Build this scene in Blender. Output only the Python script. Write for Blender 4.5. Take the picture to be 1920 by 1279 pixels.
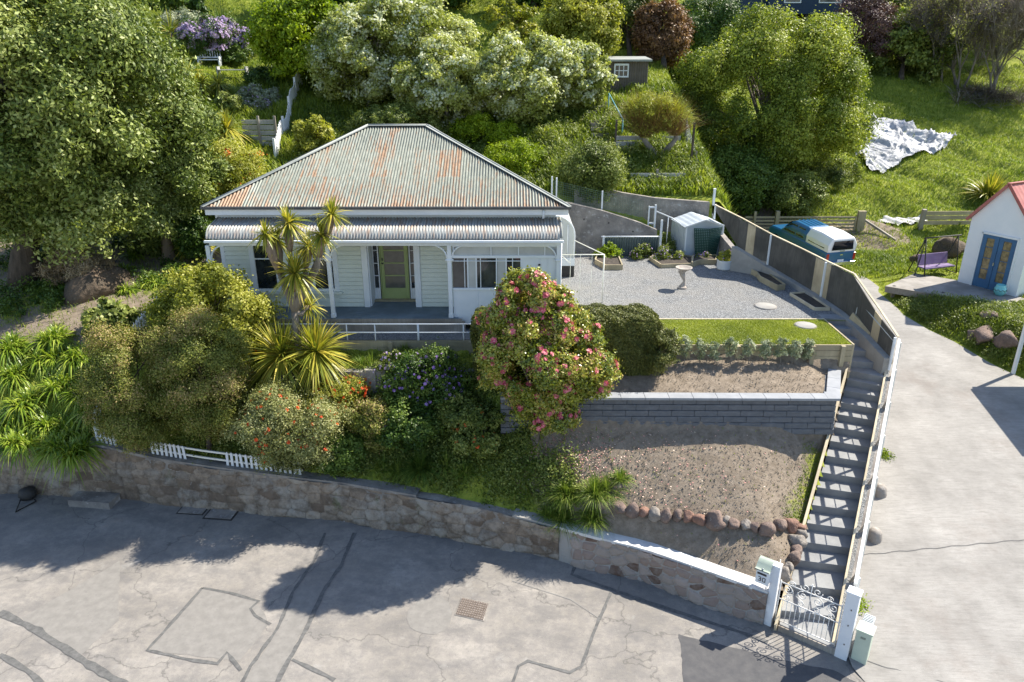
import bpy, math, random
import numpy as np
from mathutils import Vector
random.seed(7); RS = np.random.RandomState(11)
for o in list(bpy.data.objects): bpy.data.objects.remove(o)
SC = bpy.context.scene; COL = SC.collection
rad = math.radians
# ------------------------------------------------------------ camera, sky, sun, exposure
FPX, PITCH, CAMH = 1380.0, rad(21.5), 12.0
cd = bpy.data.cameras.new('camera'); cam = bpy.data.objects.new('camera', cd); COL.objects.link(cam)
cam.location = (0, 0, CAMH); cam.rotation_euler = (math.pi/2 - PITCH, 0, 0)
cd.sensor_width = 36; cd.lens = 36*FPX/1920; cd.clip_end = 600; SC.camera = cam
W = bpy.data.worlds.new('World'); SC.world = W; W.use_nodes = True
wn = W.node_tree.nodes; sky = wn.new('ShaderNodeTexSky'); sky.sky_type = 'NISHITA'; sky.sun_disc = False
SUNV = Vector((.625, .33, .765)).normalized()
sky.sun_elevation = math.asin(SUNV.z); sky.sun_rotation = math.atan2(SUNV.x, SUNV.y)
sky.air_density = 1.0; sky.dust_density = .6; sky.ozone_density = 1.0
W.node_tree.links.new(sky.outputs[0], wn['Background'].inputs[0]); wn['Background'].inputs[1].default_value = .12
sd = bpy.data.lights.new('sun', 'SUN'); sd.energy = 5.0; sd.angle = rad(.55); sd.color = (1, .93, .8)
sun = bpy.data.objects.new('sun', sd); COL.objects.link(sun); sun.rotation_euler = SUNV.to_track_quat('Z', 'Y').to_euler()
SC.view_settings.view_transform = 'Standard'; SC.view_settings.look = 'None'
SC.view_settings.exposure = 1.08; SC.view_settings.gamma = 1
SC.render.engine = 'CYCLES'
# ------------------------------------------------------------ photograph geometry -> metres
cP, sP = math.cos(PITCH), math.sin(PITCH)
def ray(x, y):
    u = (x-960)/FPX; v = (640-y)/FPX
    return u, cP+v*sP, -sP+v*cP
def P(x, y, Z):
    r = ray(x, y); t = (Z-CAMH)/r[2]; return Vector((r[0]*t, r[1]*t, Z))
def Q(x, y, Y):
    r = ray(x, y); t = Y/r[1]; return Vector((r[0]*t, Y, CAMH+r[2]*t))
def depth(Y, Z): return Y*cP-(Z-CAMH)*sP
# ------------------------------------------------------------ object helpers
ORG = {}
def tag(o, label=None, cat=None, group=None, kind=None):
    if label: o['label'] = label
    if cat: o['category'] = cat
    if group: o['group'] = group
    if kind: o['kind'] = kind
    return o
def thing(name, label, cat, loc=(0, 0, 0), group=None, rotz=0):
    o = bpy.data.objects.new(name, None); COL.objects.link(o); o.location = loc; o.rotation_euler = (0, 0, rotz)
    o.empty_display_size = .2; ORG[o.name] = Vector(loc) if rotz == 0 else Vector((0, 0, 0))
    return tag(o, label, cat, group)
def link_mesh(name, me, mat, parent=None):
    o = bpy.data.objects.new(name, me); COL.objects.link(o)
    if mat: me.materials.append(mat)
    if parent is not None:
        o.parent = parent; ORG[o.name] = Vector((0, 0, 0)); 
    return o
def origin_of(parent):
    v = Vector((0, 0, 0))
    while parent is not None:
        v += ORG.get(parent.name, Vector((0, 0, 0))); parent = parent.parent
    return v
def np_mesh(name, V, F, mat, parent=None, smooth=False, attrs=None, dom='FACE'):
    V = np.asarray(V, dtype=np.float32).reshape(-1, 3); F = np.asarray(F, dtype=np.int32)
    og = origin_of(parent); V = V-np.array(og, dtype=np.float32)
    me = bpy.data.meshes.new(name); k = F.shape[1]
    me.vertices.add(len(V)); me.vertices.foreach_set('co', V.ravel())
    me.loops.add(F.size); me.loops.foreach_set('vertex_index', F.ravel())
    me.polygons.add(len(F)); me.polygons.foreach_set('loop_start', np.arange(0, F.size, k, dtype=np.int32))
    try: me.polygons.foreach_set('loop_total', np.full(len(F), k, dtype=np.int32))
    except Exception: pass
    if smooth: me.polygons.foreach_set('use_smooth', np.ones(len(F), dtype=bool))
    for a, val in (attrs or {}).items():
        at = me.attributes.new(a, 'FLOAT', dom); at.data.foreach_set('value', np.asarray(val, dtype=np.float32))
    me.update(calc_edges=True)
    return link_mesh(name, me, mat, parent)
class MB:
    def __init__(s): s.v = []; s.f = []; s.sm = []
    def add(s, vs, fs, smooth=False):
        b = len(s.v); s.v += [tuple(x) for x in vs]
        for f in fs: s.f.append([b+i for i in f]); s.sm.append(smooth)
        return s
    def box(s, c, d, rz=0, rx=0):
        x, y, z = d[0]/2, d[1]/2, d[2]/2; ca, sa = math.cos(rz), math.sin(rz); cx, sx = math.cos(rx), math.sin(rx); out = []
        for k in (-1, 1):
            for i, j in ((-1, -1), (1, -1), (1, 1), (-1, 1)):
                a, b, e = i*x, j*y, k*z; b, e = b*cx-e*sx, b*sx+e*cx
                out.append((c[0]+a*ca-b*sa, c[1]+a*sa+b*ca, c[2]+e))
        return s.add(out, [(0, 3, 2, 1), (4, 5, 6, 7), (0, 1, 5, 4), (1, 2, 6, 5), (2, 3, 7, 6), (3, 0, 4, 7)])
    def b2(s, lo, hi):
        return s.box([(a+b)/2 for a, b in zip(lo, hi)], [abs(b-a) for a, b in zip(lo, hi)])
    def beam(s, p, q, w, h, up=(0, 0, 1)):
        p, q = Vector(p), Vector(q); d = (q-p).normalized(); a = d.cross(Vector(up))
        if a.length < 1e-4: a = Vector((1, 0, 0))
        a.normalize(); b = a.cross(d).normalized(); a = a*w/2; b = b*h/2
        out = [e+i*a+j*b for e in (p, q) for i, j in ((-1, -1), (1, -1), (1, 1), (-1, 1))]
        return s.add(out, [(0, 3, 2, 1), (4, 5, 6, 7), (0, 1, 5, 4), (1, 2, 6, 5), (2, 3, 7, 6), (3, 0, 4, 7)])
    def prism(s, poly, z0, z1):
        n = len(poly); g = lambda z, i, p: z[i] if isinstance(z, (list, tuple)) else (p[2] if z is None else z)
        lo = [(p[0], p[1], g(z0, i, p)) for i, p in enumerate(poly)]; hi = [(p[0], p[1], g(z1, i, p)) for i, p in enumerate(poly)]
        ar = sum(poly[i][0]*poly[(i+1) % n][1]-poly[(i+1) % n][0]*poly[i][1] for i in range(n))
        if ar < 0: lo.reverse(); hi.reverse()
        fs = [tuple(range(n-1, -1, -1)), tuple(range(n, 2*n))]+[(i, (i+1) % n, n+(i+1) % n, n+i) for i in range(n)]
        return s.add(lo+hi, fs)
    def sheet(s, pts):
        return s.add(pts, [tuple(range(len(pts)))])
    def tube(s, pts, r, n=8, cap=True):
        pts = [Vector(p) for p in pts]; rr = r if isinstance(r, (list, tuple)) else [r]*len(pts); vs = []; prev = None
        for i, p in enumerate(pts):
            d = (pts[min(i+1, len(pts)-1)]-pts[max(i-1, 0)]).normalized()
            if prev is None:
                a = d.cross(Vector((0, 0, 1)));
                if a.length < .05: a = d.cross(Vector((0, 1, 0)))
            else: a = prev-d*prev.dot(d)
            a.normalize(); prev = a; b = d.cross(a)
            for k in range(n):
                t = 2*math.pi*k/n; vs.append(p+(a*math.cos(t)+b*math.sin(t))*rr[i])
        fs = [(i*n+k, i*n+(k+1) % n, (i+1)*n+(k+1) % n, (i+1)*n+k) for i in range(len(pts)-1) for k in range(n)]
        s.add(vs, fs, True)
        if cap: b = len(s.v)-len(vs); s.f += [[b+k for k in range(n-1, -1, -1)], [b+(len(pts)-1)*n+k for k in range(n)]]; s.sm += [False]*2
        return s
    def lathe(s, prof, c, n=24, flip=False):
        vs = [(c[0]+r*math.cos(2*math.pi*k/n), c[1]+r*math.sin(2*math.pi*k/n), c[2]+z) for r, z in prof for k in range(n)]
        fs = [(i*n+k, i*n+(k+1) % n, (i+1)*n+(k+1) % n, (i+1)*n+k) for i in range(len(prof)-1) for k in range(n)]
        return s.add(vs, fs, True)
    def build(s, name, mat, parent=None, bevel=0):
        me = bpy.data.meshes.new(name); og = origin_of(parent)
        me.from_pydata([(x-og.x, y-og.y, z-og.z) for x, y, z in s.v], [], s.f); me.polygons.foreach_set('use_smooth', s.sm); me.validate()
        o = link_mesh(name, me, mat, parent)
        if bevel:
            m = o.modifiers.new('bevel', 'BEVEL'); m.width = bevel; m.segments = 2; m.limit_method = 'ANGLE'
        return o
def copy_tree(o, parent=None):
    c = o.copy(); COL.objects.link(c); c.parent = parent
    for ch in list(o.children): copy_tree(ch, c)
    return c
# ------------------------------------------------------------ materials
class NT:
    def __init__(s, name, rough=.8, spec=.3):
        s.m = bpy.data.materials.new(name); s.m.use_nodes = True; s.t = s.m.node_tree; s.b = s.t.nodes['Principled BSDF']
        s.b.inputs['Roughness'].default_value = rough; s.b.inputs['Specular IOR Level'].default_value = spec
        s.tc = s.t.nodes.new('ShaderNodeTexCoord')
    def l(s, a, b): s.t.links.new(a, b)
    def inp(s, sock, v):
        if hasattr(v, 'links'): s.l(v, sock)
        elif isinstance(v, (tuple, list)) and len(v) == 3 and sock.type == 'RGBA': sock.default_value = (*v, 1)
        else: sock.default_value = v
    def vec(s, scale=(1, 1, 1), src='Object', rot=(0, 0, 0)):
        mp = s.t.nodes.new('ShaderNodeMapping'); s.l(s.tc.outputs[src], mp.inputs[0]); mp.inputs['Scale'].default_value = scale; mp.inputs['Rotation'].default_value = rot
        return mp.outputs[0]
    def noise(s, scale, detail=4, vec=None, rough=.6, dist=0):
        n = s.t.nodes.new('ShaderNodeTexNoise'); s.l(vec or s.tc.outputs['Object'], n.inputs['Vector'])
        n.inputs['Scale'].default_value = scale; n.inputs['Detail'].default_value = detail; n.inputs['Roughness'].default_value = rough; n.inputs['Distortion'].default_value = dist
        return n.outputs[0]
    def voro(s, scale, feat='F1', vec=None, out=0, rnd=1):
        n = s.t.nodes.new('ShaderNodeTexVoronoi'); n.feature = feat; s.l(vec or s.tc.outputs['Object'], n.inputs['Vector'])
        n.inputs['Scale'].default_value = scale; n.inputs['Randomness'].default_value = rnd
        return n.outputs[out]
    def ramp(s, fac, stops, interp='LINEAR'):
        r = s.t.nodes.new('ShaderNodeValToRGB'); s.l(fac, r.inputs[0]); e = r.color_ramp; e.interpolation = interp
        while len(e.elements) < len(stops): e.elements.new(.5)
        for el, (p, c) in zip(e.elements, stops):
            el.position = p; el.color = (*(c if isinstance(c, (tuple, list)) else (c, c, c)), 1)
        return r.outputs[0]
    def mix(s, fac, a, b, mode='MIX'):
        n = s.t.nodes.new('ShaderNodeMix'); n.data_type = 'RGBA'; n.blend_type = mode
        s.inp(n.inputs[0], fac); s.inp(n.inputs[6], a); s.inp(n.inputs[7], b); return n.outputs[2]
    def math(s, op, a, b=0.0):
        n = s.t.nodes.new('ShaderNodeMath'); n.operation = op; s.inp(n.inputs[0], a); s.inp(n.inputs[1], b); return n.outputs[0]
    def attr(s, name, out='Fac'):
        n = s.t.nodes.new('ShaderNodeAttribute'); n.attribute_name = name; return n.outputs[out]
    def xyz(s, v=None):
        n = s.t.nodes.new('ShaderNodeSeparateXYZ'); s.l(v or s.tc.outputs['Object'], n.inputs[0]); return n.outputs
    def comb(s, x, y, z=0.0):
        n = s.t.nodes.new('ShaderNodeCombineXYZ'); s.inp(n.inputs[0], x); s.inp(n.inputs[1], y); s.inp(n.inputs[2], z); return n.outputs[0]
    def wnoise(s, v):
        n = s.t.nodes.new('ShaderNodeTexWhiteNoise'); s.l(v, n.inputs['Vector']); return n.outputs['Value']
    def color(s, c): s.inp(s.b.inputs['Base Color'], c); return s
    def bump(s, h, strength=.5, dist=.02):
        n = s.t.nodes.new('ShaderNodeBump'); n.inputs['Strength'].default_value = strength; n.inputs['Distance'].default_value = dist
        s.l(h, n.inputs['Height']); s.l(n.outputs[0], s.b.inputs['Normal']); return s
def sm(name, c1, c2=None, scale=3, rough=.8, bump=.3, bs=30, bd=.01, spec=.3, metal=0, dirt=None, dirts=.5, stretch=(1, 1, 1)):
    """mottled painted / mineral surface: two tones, optional worn patches"""
    c2 = c2 or tuple(x*.8 for x in c1); t = NT(name, rough, spec); v = t.vec(stretch)
    col = t.mix(t.ramp(t.noise(scale, 6, v), [(.35, 0.), (.65, 1.)]), c1, c2)
    if dirt: col = t.mix(t.ramp(t.noise(scale*2.3, 8, v, .75), [(dirts, 0.), (dirts+.12, 1.)]), col, dirt)
    t.color(col)
    if bump: t.bump(t.noise(bs, 6, v), bump, bd)
    t.b.inputs['Metallic'].default_value = metal
    return t.m
def leafmat(name, cols, trans=.3, rough=.5, spec=.3):
    t = NT(name, rough, spec); n = len(cols)
    c = t.ramp(t.attr('rnd'), [(i/max(1, n-1), k) for i, k in enumerate(cols)])
    t.color(c); tr = t.t.nodes.new('ShaderNodeBsdfTranslucent'); ms = t.t.nodes.new('ShaderNodeMixShader')
    tc = t.mix(1.0, c, (1.15, 1.2, .55), 'MULTIPLY'); t.l(tc, tr.inputs[0]); ms.inputs[0].default_value = trans
    t.l(t.b.outputs[0], ms.inputs[1]); t.l(tr.outputs[0], ms.inputs[2]); t.l(ms.outputs[0], t.t.nodes['Material Output'].inputs[0])
    return t.m
def timber(name, c1, c2, grain=(1, 1, 14), rough=.8):
    t = NT(name, rough, .2); v = t.vec(grain); n = t.noise(2.2, 8, v, .7); k = t.noise(1.1, 3)
    t.color(t.mix(t.ramp(k, [(.4, 0.), (.6, .6)]), t.ramp(n, [(.3, c1), (.7, c2)]), tuple(x*.7 for x in c1))); t.bump(n, .3, .006); return t.m
M = {}
M['white'] = sm('white_paint', (.74, .76, .78), (.66, .69, .72), 2, .5, .12, 25, dirt=(.33, .3, .26), dirts=.68)
M['whiterail'] = sm('white_rail_paint', (.8, .79, .75), (.72, .7, .63), 3, .5, .1, 30, dirt=(.4, .3, .2), dirts=.7)
M['board'] = sm('cream_weatherboard_paint', (.66, .69, .62), (.6, .64, .57), 1.5, .55, .1, 20, dirt=(.42, .4, .35), dirts=.72)
M['lime'] = sm('lime_green_door_paint', (.34, .4, .17), (.29, .35, .14), 3, .4, .05)
M['deck'] = timber('grey_blue_deck_boards', (.15, .19, .22), (.22, .27, .3), (1, 14, 1))
M['glass'] = (lambda t: (t.color(t.ramp(t.noise(2.2, 3), [(.35, (.012, .016, .02)), (.7, (.05, .06, .065))])), t.m)[1])(NT('dark_window_glass', .06, .8))
M['blind'] = sm('pale_blind', (.5, .5, .47), (.42, .42, .4), 3, .7, 0)
M['iron'] = sm('dark_iron', (.03, .03, .032), (.05, .045, .04), 8, .6, .2)
M['galv'] = sm('galvanised_steel', (.5, .53, .55), (.38, .41, .43), 6, .45, .1, metal=.4)
M['conc'] = sm('old_concrete', (.33, .3, .27), (.17, .155, .145), 1.6, .95, .9, 10, .04, dirt=(.47, .46, .45), dirts=.57)
M['concpale'] = sm('pale_concrete', (.33, .32, .3), (.26, .25, .235), 2, .9, .3, 25)
M['tim'] = timber('treated_pine', (.34, .29, .19), (.47, .4, .27), (14, 1, 1))
M['timnew'] = timber('pale_new_pine', (.56, .47, .33), (.72, .62, .45), (1, 14, 1))
M['timold'] = timber('weathered_timber', (.24, .21, .18), (.38, .35, .31), (12, 1, 1))
M['fencedark'] = timber('charcoal_stained_boards', (.075, .072, .066), (.14, .13, .115), (10, 10, 1))
M['fencepale'] = timber('pale_unstained_boards', (.42, .34, .22), (.56, .47, .33), (10, 10, 1))
M['bark'] = sm('rough_bark', (.11, .085, .065), (.055, .045, .035), 5, .95, .9, 14, .05, stretch=(1, 1, .3))
M['barkgrey'] = sm('grey_bark', (.25, .22, .19), (.14, .12, .1), 6, .95, .9, 18, .04, stretch=(1, 1, .3))
M['barkdead'] = sm('dead_leaf_skirt', (.3, .23, .17), (.19, .14, .1), 10, .95, .9, 20, .03, stretch=(1, 1, .2))
M['rock'] = sm('reddish_volcanic_rock', (.23, .165, .135), (.13, .1, .09), 5, .95, 1, 14, .05, dirt=(.32, .29, .26), dirts=.57)
M['rockbrown'] = sm('brown_boulder_rock', (.16, .115, .08), (.08, .065, .05), 2, .95, 1, 8, .08, dirt=(.24, .2, .16), dirts=.58)
# ------------------------------------------------------------ terrain
ST = [  # X, then ten (Y, Z) breaks: bed front, bed, lower wall foot/head, edging foot/head, yard back, upper wall head, path back, hill foot
 (-32, (20.0, 1.8), (20.8, 2.6), (22, 3.8), (22.1, 3.85), (24, 4.3), (24.1, 4.35), (27, 5.0), (27.1, 5.05), (30.9, 6.1), (31, 6.2)),
 (-15, (18.6, 1.75), (19.5, 2.5), (21.5, 3.7), (21.6, 3.72), (23.5, 4.2), (23.6, 4.25), (27, 4.9), (27.1, 4.95), (30.9, 5.9), (31, 6.0)),
 (-11.5, (18.35, 1.7), (18.9, 2.1), (20.2, 3.2), (20.3, 3.3), (21, 3.8), (21.1, 3.9), (27, 4.4), (27.1, 4.5), (30.9, 5.9), (31, 6.0)),
 (-9, (17.9, 1.5), (18.3, 1.75), (19.1, 2.9), (19.2, 3.5), (20, 3.75), (20.1, 4.05), (28, 4.3), (28.1, 4.4), (31.3, 5.8), (31.5, 6.0)),
 (-6.5, (17.4, 1.35), (18, 1.7), (18.9, 3.0), (19.0, 3.7), (20, 3.75), (20.1, 4.05), (31, 4.3), (31.1, 4.8), (31.8, 5.6), (32, 6.0)),
 (-3, (16.8, 1.2), (17.3, 1.6), (18.9, 3.0), (19.0, 3.7), (20, 3.8), (20.1, 4.05), (31, 4.3), (31.1, 4.8), (31.8, 5.6), (32, 6.0)),
 (-1, (16.2, 1.1), (16.7, 1.5), (18.3, 2.95), (18.4, 3.4), (20, 3.75), (20.1, 4.05), (31, 4.3), (31.1, 4.8), (31.8, 5.6), (32, 6.0)),
 (0, (15.95, 1.1), (16.5, 1.7), (17.3, 2.7), (17.4, 3.4), (19.6, 3.8), (19.7, 4.2), (31, 4.3), (31.1, 4.8), (31.8, 5.6), (32, 6.0)),
 (1, (15.6, 1.05), (16.2, 1.8), (17.2, 2.8), (17.35, 3.45), (19.18, 3.95), (19.28, 4.25), (30, 4.3), (30.1, 4.8), (31.3, 5.6), (31.5, 6.0)),
 (2, (15.2, 1.0), (15.6, 1.55), (17.2, 2.86), (17.35, 3.48), (19.18, 3.95), (19.28, 4.25), (29.45, 4.25), (29.55, 6.1), (30.8, 6.1), (31, 6.3)),
 (3.1, (14.75, 1.0), (15.0, 1.4), (17.2, 2.86), (17.35, 3.5), (19.18, 3.95), (19.28, 4.25), (29.45, 4.25), (29.55, 5.9), (30.8, 5.9), (31, 6.1)),
 (5.6, (13.3, .9), (14.5, 1.45), (17.2, 2.86), (17.35, 3.5), (19.18, 3.95), (19.28, 4.25), (29.45, 4.25), (29.55, 5.2), (30.8, 5.2), (31, 6.0)),
 (6.1, (13.1, .7), (14.3, 1.35), (17.2, 2.86), (17.35, 3.5), (19.18, 3.95), (19.28, 4.25), (30.7, 4.25), (30.75, 4.3), (30.8, 4.35), (31, 6.0)),
 (7.1, (13.8, .6), (14.9, 1.12), (17.2, 2.8), (17.35, 3.5), (19.18, 3.95), (19.28, 4.25), (30.7, 4.25), (30.75, 4.3), (30.8, 4.35), (31, 6.0)),
 (8.35, (16, 1.2), (16.9, 1.85), (17.2, 2.3), (17.35, 3.5), (19.18, 3.8), (19.28, 4.25), (30.7, 4.25), (30.75, 4.3), (30.8, 4.35), (31, 6.0)),
 (8.7, (16.5, 1.5), (17.4, 2.1), (17.78, 2.4), (17.95, 3.5), (19.18, 3.62), (19.28, 4.25), (30.7, 4.25), (30.75, 4.3), (30.8, 4.35), (31, 6.0)),
 (9.2, (17.5, 2.0), (18.6, 2.6), (18.9, 2.8), (19.05, 3.55), (19.18, 3.62), (19.28, 4.25), (30.7, 4.25), (30.75, 4.3), (30.8, 4.35), (31, 6.0)),
 (14, (17.5, 2.0), (18.6, 2.6), (18.9, 2.8), (19.05, 3.55), (19.18, 3.62), (19.28, 4.25), (30.7, 4.25), (30.75, 4.3), (30.8, 4.35), (31, 6.0))]
SX = np.array([s[0] for s in ST]); SY = np.array([[p[0] for p in s[1:]] for s in ST]); SZ = np.array([[p[1] for p in s[1:]] for s in ST])
WALLF = [(-34, 20.4), (-15, 18.44), (-11.76, 18.2), (-8.1, 17.55), (-4.7, 17.05), (-1.41, 16.2), (.55, 15.6), (3.13, 14.6), (5.72, 13.06)]
WX = [p[0] for p in WALLF]; WYY = [p[1] for p in WALLF]
tp = []
for x, y in ((0, 822), (180, 835), (300, 862), (570, 899), (720, 920), (870, 947), (1000, 977), (1130, 1012), (1290, 1059), (1440, 1112)):
    Yw = 17.
    for _ in range(30): q = Q(x, y, Yw); Yw = float(np.interp(q.x, WX, WYY))
    tp.append((q.x, q.z))
tp = [(-34, 1.9)]+tp; TX, TZ = [p[0] for p in tp], [p[1] for p in tp]
def wtop(x): return float(np.interp(x, TX, TZ))
for i in range(len(SX)):
    if SX[i] <= 5.6: SY[i, 0] = np.interp(SX[i], WX, WYY)+.3; SZ[i, 0] = wtop(SX[i])-.03; SY[i, 1] = max(SY[i, 1], SY[i, 0]+.25)
DY = [-60, 11.6, 20, 26, 28, 33, 38, 44, 60, 130]; DZ = [0, 0, 1.2, 2.05, 2.35, 2.62, 3.0, 5.1, 10.7, 35.2]
def hl(X, Y):
    yb = [np.interp(X, SX, SY[:, k]) for k in range(10)]; zb = [np.interp(X, SX, SZ[:, k]) for k in range(10)]
    yb += [np.full_like(X, 60.), np.full_like(X, 130.)]; zb += [zb[9]+(60-yb[9])*.35, zb[9]+(130-yb[9])*.35]
    Z = zb[0].copy()
    for k in range(len(yb)-1):
        t = np.clip((Y-yb[k])/np.maximum(yb[k+1]-yb[k], 1e-3), 0, 1); Z = np.where(Y >= yb[k], zb[k]+(zb[k+1]-zb[k])*t, Z)
    return Z
def sstep(a, b, x): t = np.clip((x-a)/(b-a), 0, 1); return t*t*(3-2*t)
EY = [8, 21.5, 22.9, 23.8, 25.4, 26.3, 27.5, 30, 30.5, 31.5, 33]; EX = [24, 18.1, 17.4, 16.9, 16.4, 15.9, 15.5, 15.6, 15.9, 15.9, 15.6]   # right edge of the drive
def hr(X, Y):
    D = np.interp(Y, DY, DZ); E = np.interp(Y, EY, EX); d = np.clip(X-E-.1, 0, 50)
    tgt = np.where(Y < 29.5, 2.84, D+(2.84-D)*np.clip(sstep(14.5, 18, X)+0*Y, 0, 1)); up = np.maximum(tgt-D, 0)*sstep(0, 1.7, d)
    return D+np.where(Y > 33, up*np.clip(1-(Y-33)/3, 0, 1), up)
def H(X, Y):
    X = np.asarray(X, float); Y = np.asarray(Y, float); X, Y = np.broadcast_arrays(X, Y)
    bx = np.where(Y < 30, np.interp(Y, BY, BX), 8.5)
    a = hl(X, Y); b = hr(X, Y); w = np.where(Y > 30.2, sstep(8.7, 11, X), (X > bx).astype(float))
    n = .10*np.sin(X*1.3+Y*.7)+.08*np.sin(X*.53-Y*1.9+1)+.05*np.sin(X*3.1+Y*2.7)
    hill = sstep(32, 37, Y)*n*1.6+n*.35*sstep(-10, -12, X)
    return a*(1-w)+b*w+hill
def h1(x, y): return float(H(np.array([x]), np.array([y]))[0])
# stairs: board lines on both sides
eL1, eL0 = P(1600, 655, 3.95), P(1457, 1172, .2)
eR1, eR0 = P(1662, 680, 3.52), P(1558, 1212, .12)
NOS = [597, 616, 636, 656, 677, 695, 712, 732, 755, 777, 801, 827, 855, 886, 914, 947, 981, 1016, 1050, 1095, 1145]
def on_line(a, b, y, Z):   # the point at height Z seen on picture row y that lies in the upright plane through a and b
    x = 1500.0
    for _ in range(40):
        p = P(x, y, Z); t = (p.y-a.y)/(b.y-a.y); X = a.x+(b.x-a.x)*t; x += (X-p.x)*60
    return P(x, y, Z)
STEP = []
for k, n in enumerate(NOS):
    Z = 4.3-.2*k
    if k < 5:
        l = P(1500, n, Z); l.x = 9.62; r = P([1592, 1608, 1623, 1640, 1658][k], n+[2, 2, 2, 3, 4][k], Z)
    else: l = on_line(eL1, eL0, n, Z); r = on_line(eR1, eR0, n+12, Z)
    STEP.append((l, r))
FEN = [P(1672, 675, 3.75), P(1632, 632, 4.05), P(1586, 589, 4.35), P(1540, 558, 4.4), P(1494, 530, 4.45), P(1440, 498, 4.7), P(1383, 464, 5.2), Vector((8.35, 30.0, 5.9))]
BY = [0, 12.0, eL0.y, 19.19, 19.2, 21.36, 21.37, FEN[2].y, FEN[3].y, FEN[4].y, FEN[5].y, FEN[6].y, 30, 31]
def lx(y): return eL0.x+(eL1.x-eL0.x)*(y-eL0.y)/(eL1.y-eL0.y)
BX = [5.7, 5.75, eL0.x, lx(19.19), 9.62, 9.62, 10.42, FEN[2].x, FEN[3].x, FEN[4].x, FEN[5].x, FEN[6].x, 8.35, 8.5]
_T = np.concatenate([np.arange(10, 40, .05), np.arange(40, 150, .2)])
def PG(x, y, near=10):      # where the sight line of a picture point meets the ground
    r = ray(x, y); t = _T/r[1]; X, Y, Z = r[0]*t, r[1]*t, CAMH+r[2]*t; g = H(X, Y); k = int(np.argmax(Z <= g))
    if not (Z <= g).any(): k = -1
    return Vector((X[k], Y[k], g[k]))
def grid(name, xs, ys, fn, mask, mat, attr=None, shift=None):
    X, Y = np.meshgrid(xs, ys); Y = Y+shift(X) if shift else Y; Z = fn(X, Y); V = np.stack([X, Y, Z], -1).reshape(-1, 3); nx = len(xs)
    i, j = np.meshgrid(np.arange(nx-1), np.arange(len(ys)-1)); i, j = i.ravel(), j.ravel(); a = j*nx+i
    F = np.stack([a, a+1, a+nx+1, a+nx], -1); c = V[F].mean(1); k = mask(c[:, 0], c[:, 1]); F = F[k]
    used = np.unique(F); mp = np.zeros(len(V), int); mp[used] = np.arange(len(used)); V = V[used]
    at = {'g': attr(V[:, 0], V[:, 1])} if attr else None
    o = np_mesh(name, V, mp[F], mat, None, True, at, 'POINT'); o['kind'] = 'structure'; return o
# ground cover amount 0 bare soil .. 1 green
def fnoise(X, Y, s=1.0):
    X, Y = X*s, Y*s
    return (np.sin(X*1.7+Y*.9)+np.sin(X*-.8+Y*2.1+2)+np.sin(X*3.3-Y*2.6+4)*.6+np.sin(X*5.9+Y*4.7)*.4)/3
def gcov(X, Y):
    g = np.ones_like(X)
    bed = (X > .9) & (Y < 19.3); edge = np.interp(Y, [13, 19.2], [6.1, 9.5])
    sb = np.clip((X-.2-.45*fnoise(X, Y, 1.4)+(Y-16.4)*.35)/1.3, 0, 1)
    g = np.where((X > -.8) & (Y < 17.4), 1-sb, g); g = np.where((X > 2) & (Y < 19.3), np.clip(1-(edge-X)/1.1, 0, 1)*.75*(Y < 17.1)*(Y > 15), g); g = np.where((X > -.3) & (Y >= 17.3) & (Y < 19.3), 0.05, g)
    g = np.where((X < -9.5) & (Y > 21) & (Y < 28), .35+.4*fnoise(X, Y, .8), g)
    g = np.where((X > 11.2) & (X < 14.6) & (Y > 37.5) & (Y < 42.5), .15, g)
    g = np.where((X > 16) & (X < 20.5) & (Y > 36) & (Y < 39.5), .25, g)
    return np.clip(g+.18*fnoise(X, Y, 2.3), 0, 1)
t = NT('garden_soil_and_turf', .95, .1)
so = t.ramp(t.noise(5, 10, rough=.7), [(.3, (.15, .12, .09)), (.5, (.22, .18, .14)), (.72, (.3, .25, .2))])
gr = t.ramp(t.noise(2.2, 8, rough=.7), [(.3, (.1, .135, .02)), (.5, (.2, .235, .035)), (.7, (.33, .34, .06))])
t.color(t.mix(t.ramp(t.math('ADD', t.math('MULTIPLY', t.noise(7, 6, rough=.7), .9), t.math('SUBTRACT', t.attr('g'), .45)), [(.42, 0.), (.62, 1.)]), so, gr))
t.bump(t.noise(16, 10, rough=.75), .8, .035); M['garden'] = t.m
wallin = lambda X: np.interp(X, WX, WYY)+.2
xsL = np.arange(-32, 14, .14); ysL = np.arange(12.4, 31.5, .14)
def mL(x, y): return (y > wallin(x)) & (x < np.interp(y, BY, BX)) & ~((y > 31.4))
grid('garden_ground', xsL, np.arange(0, 19.1, .14), lambda X, Y: H(np.minimum(X, np.where(Y < 30, np.interp(Y, BY, BX)-.01, X)), Y)+np.where(Y < 29, .03*fnoise(X, Y, 3)*((X < 9)), 0), mL, M['garden'], gcov, lambda X: np.interp(X, WX+[12], WYY+[12.4])+.24)
ysH = np.concatenate([np.arange(31.2, 60, .4), np.arange(60, 131, 3)]); xsH = np.concatenate([np.arange(-130, -30, 4), np.arange(-30, 40, .4), np.arange(40, 131, 4)])
grid('hillside', xsH, ysH, H, lambda x, y: y > 0, M['garden'], gcov)
xsR = np.concatenate([np.arange(5, 30, .2), np.arange(30, 131, 4)]); ysR = np.arange(6, 31.6, .2)
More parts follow.
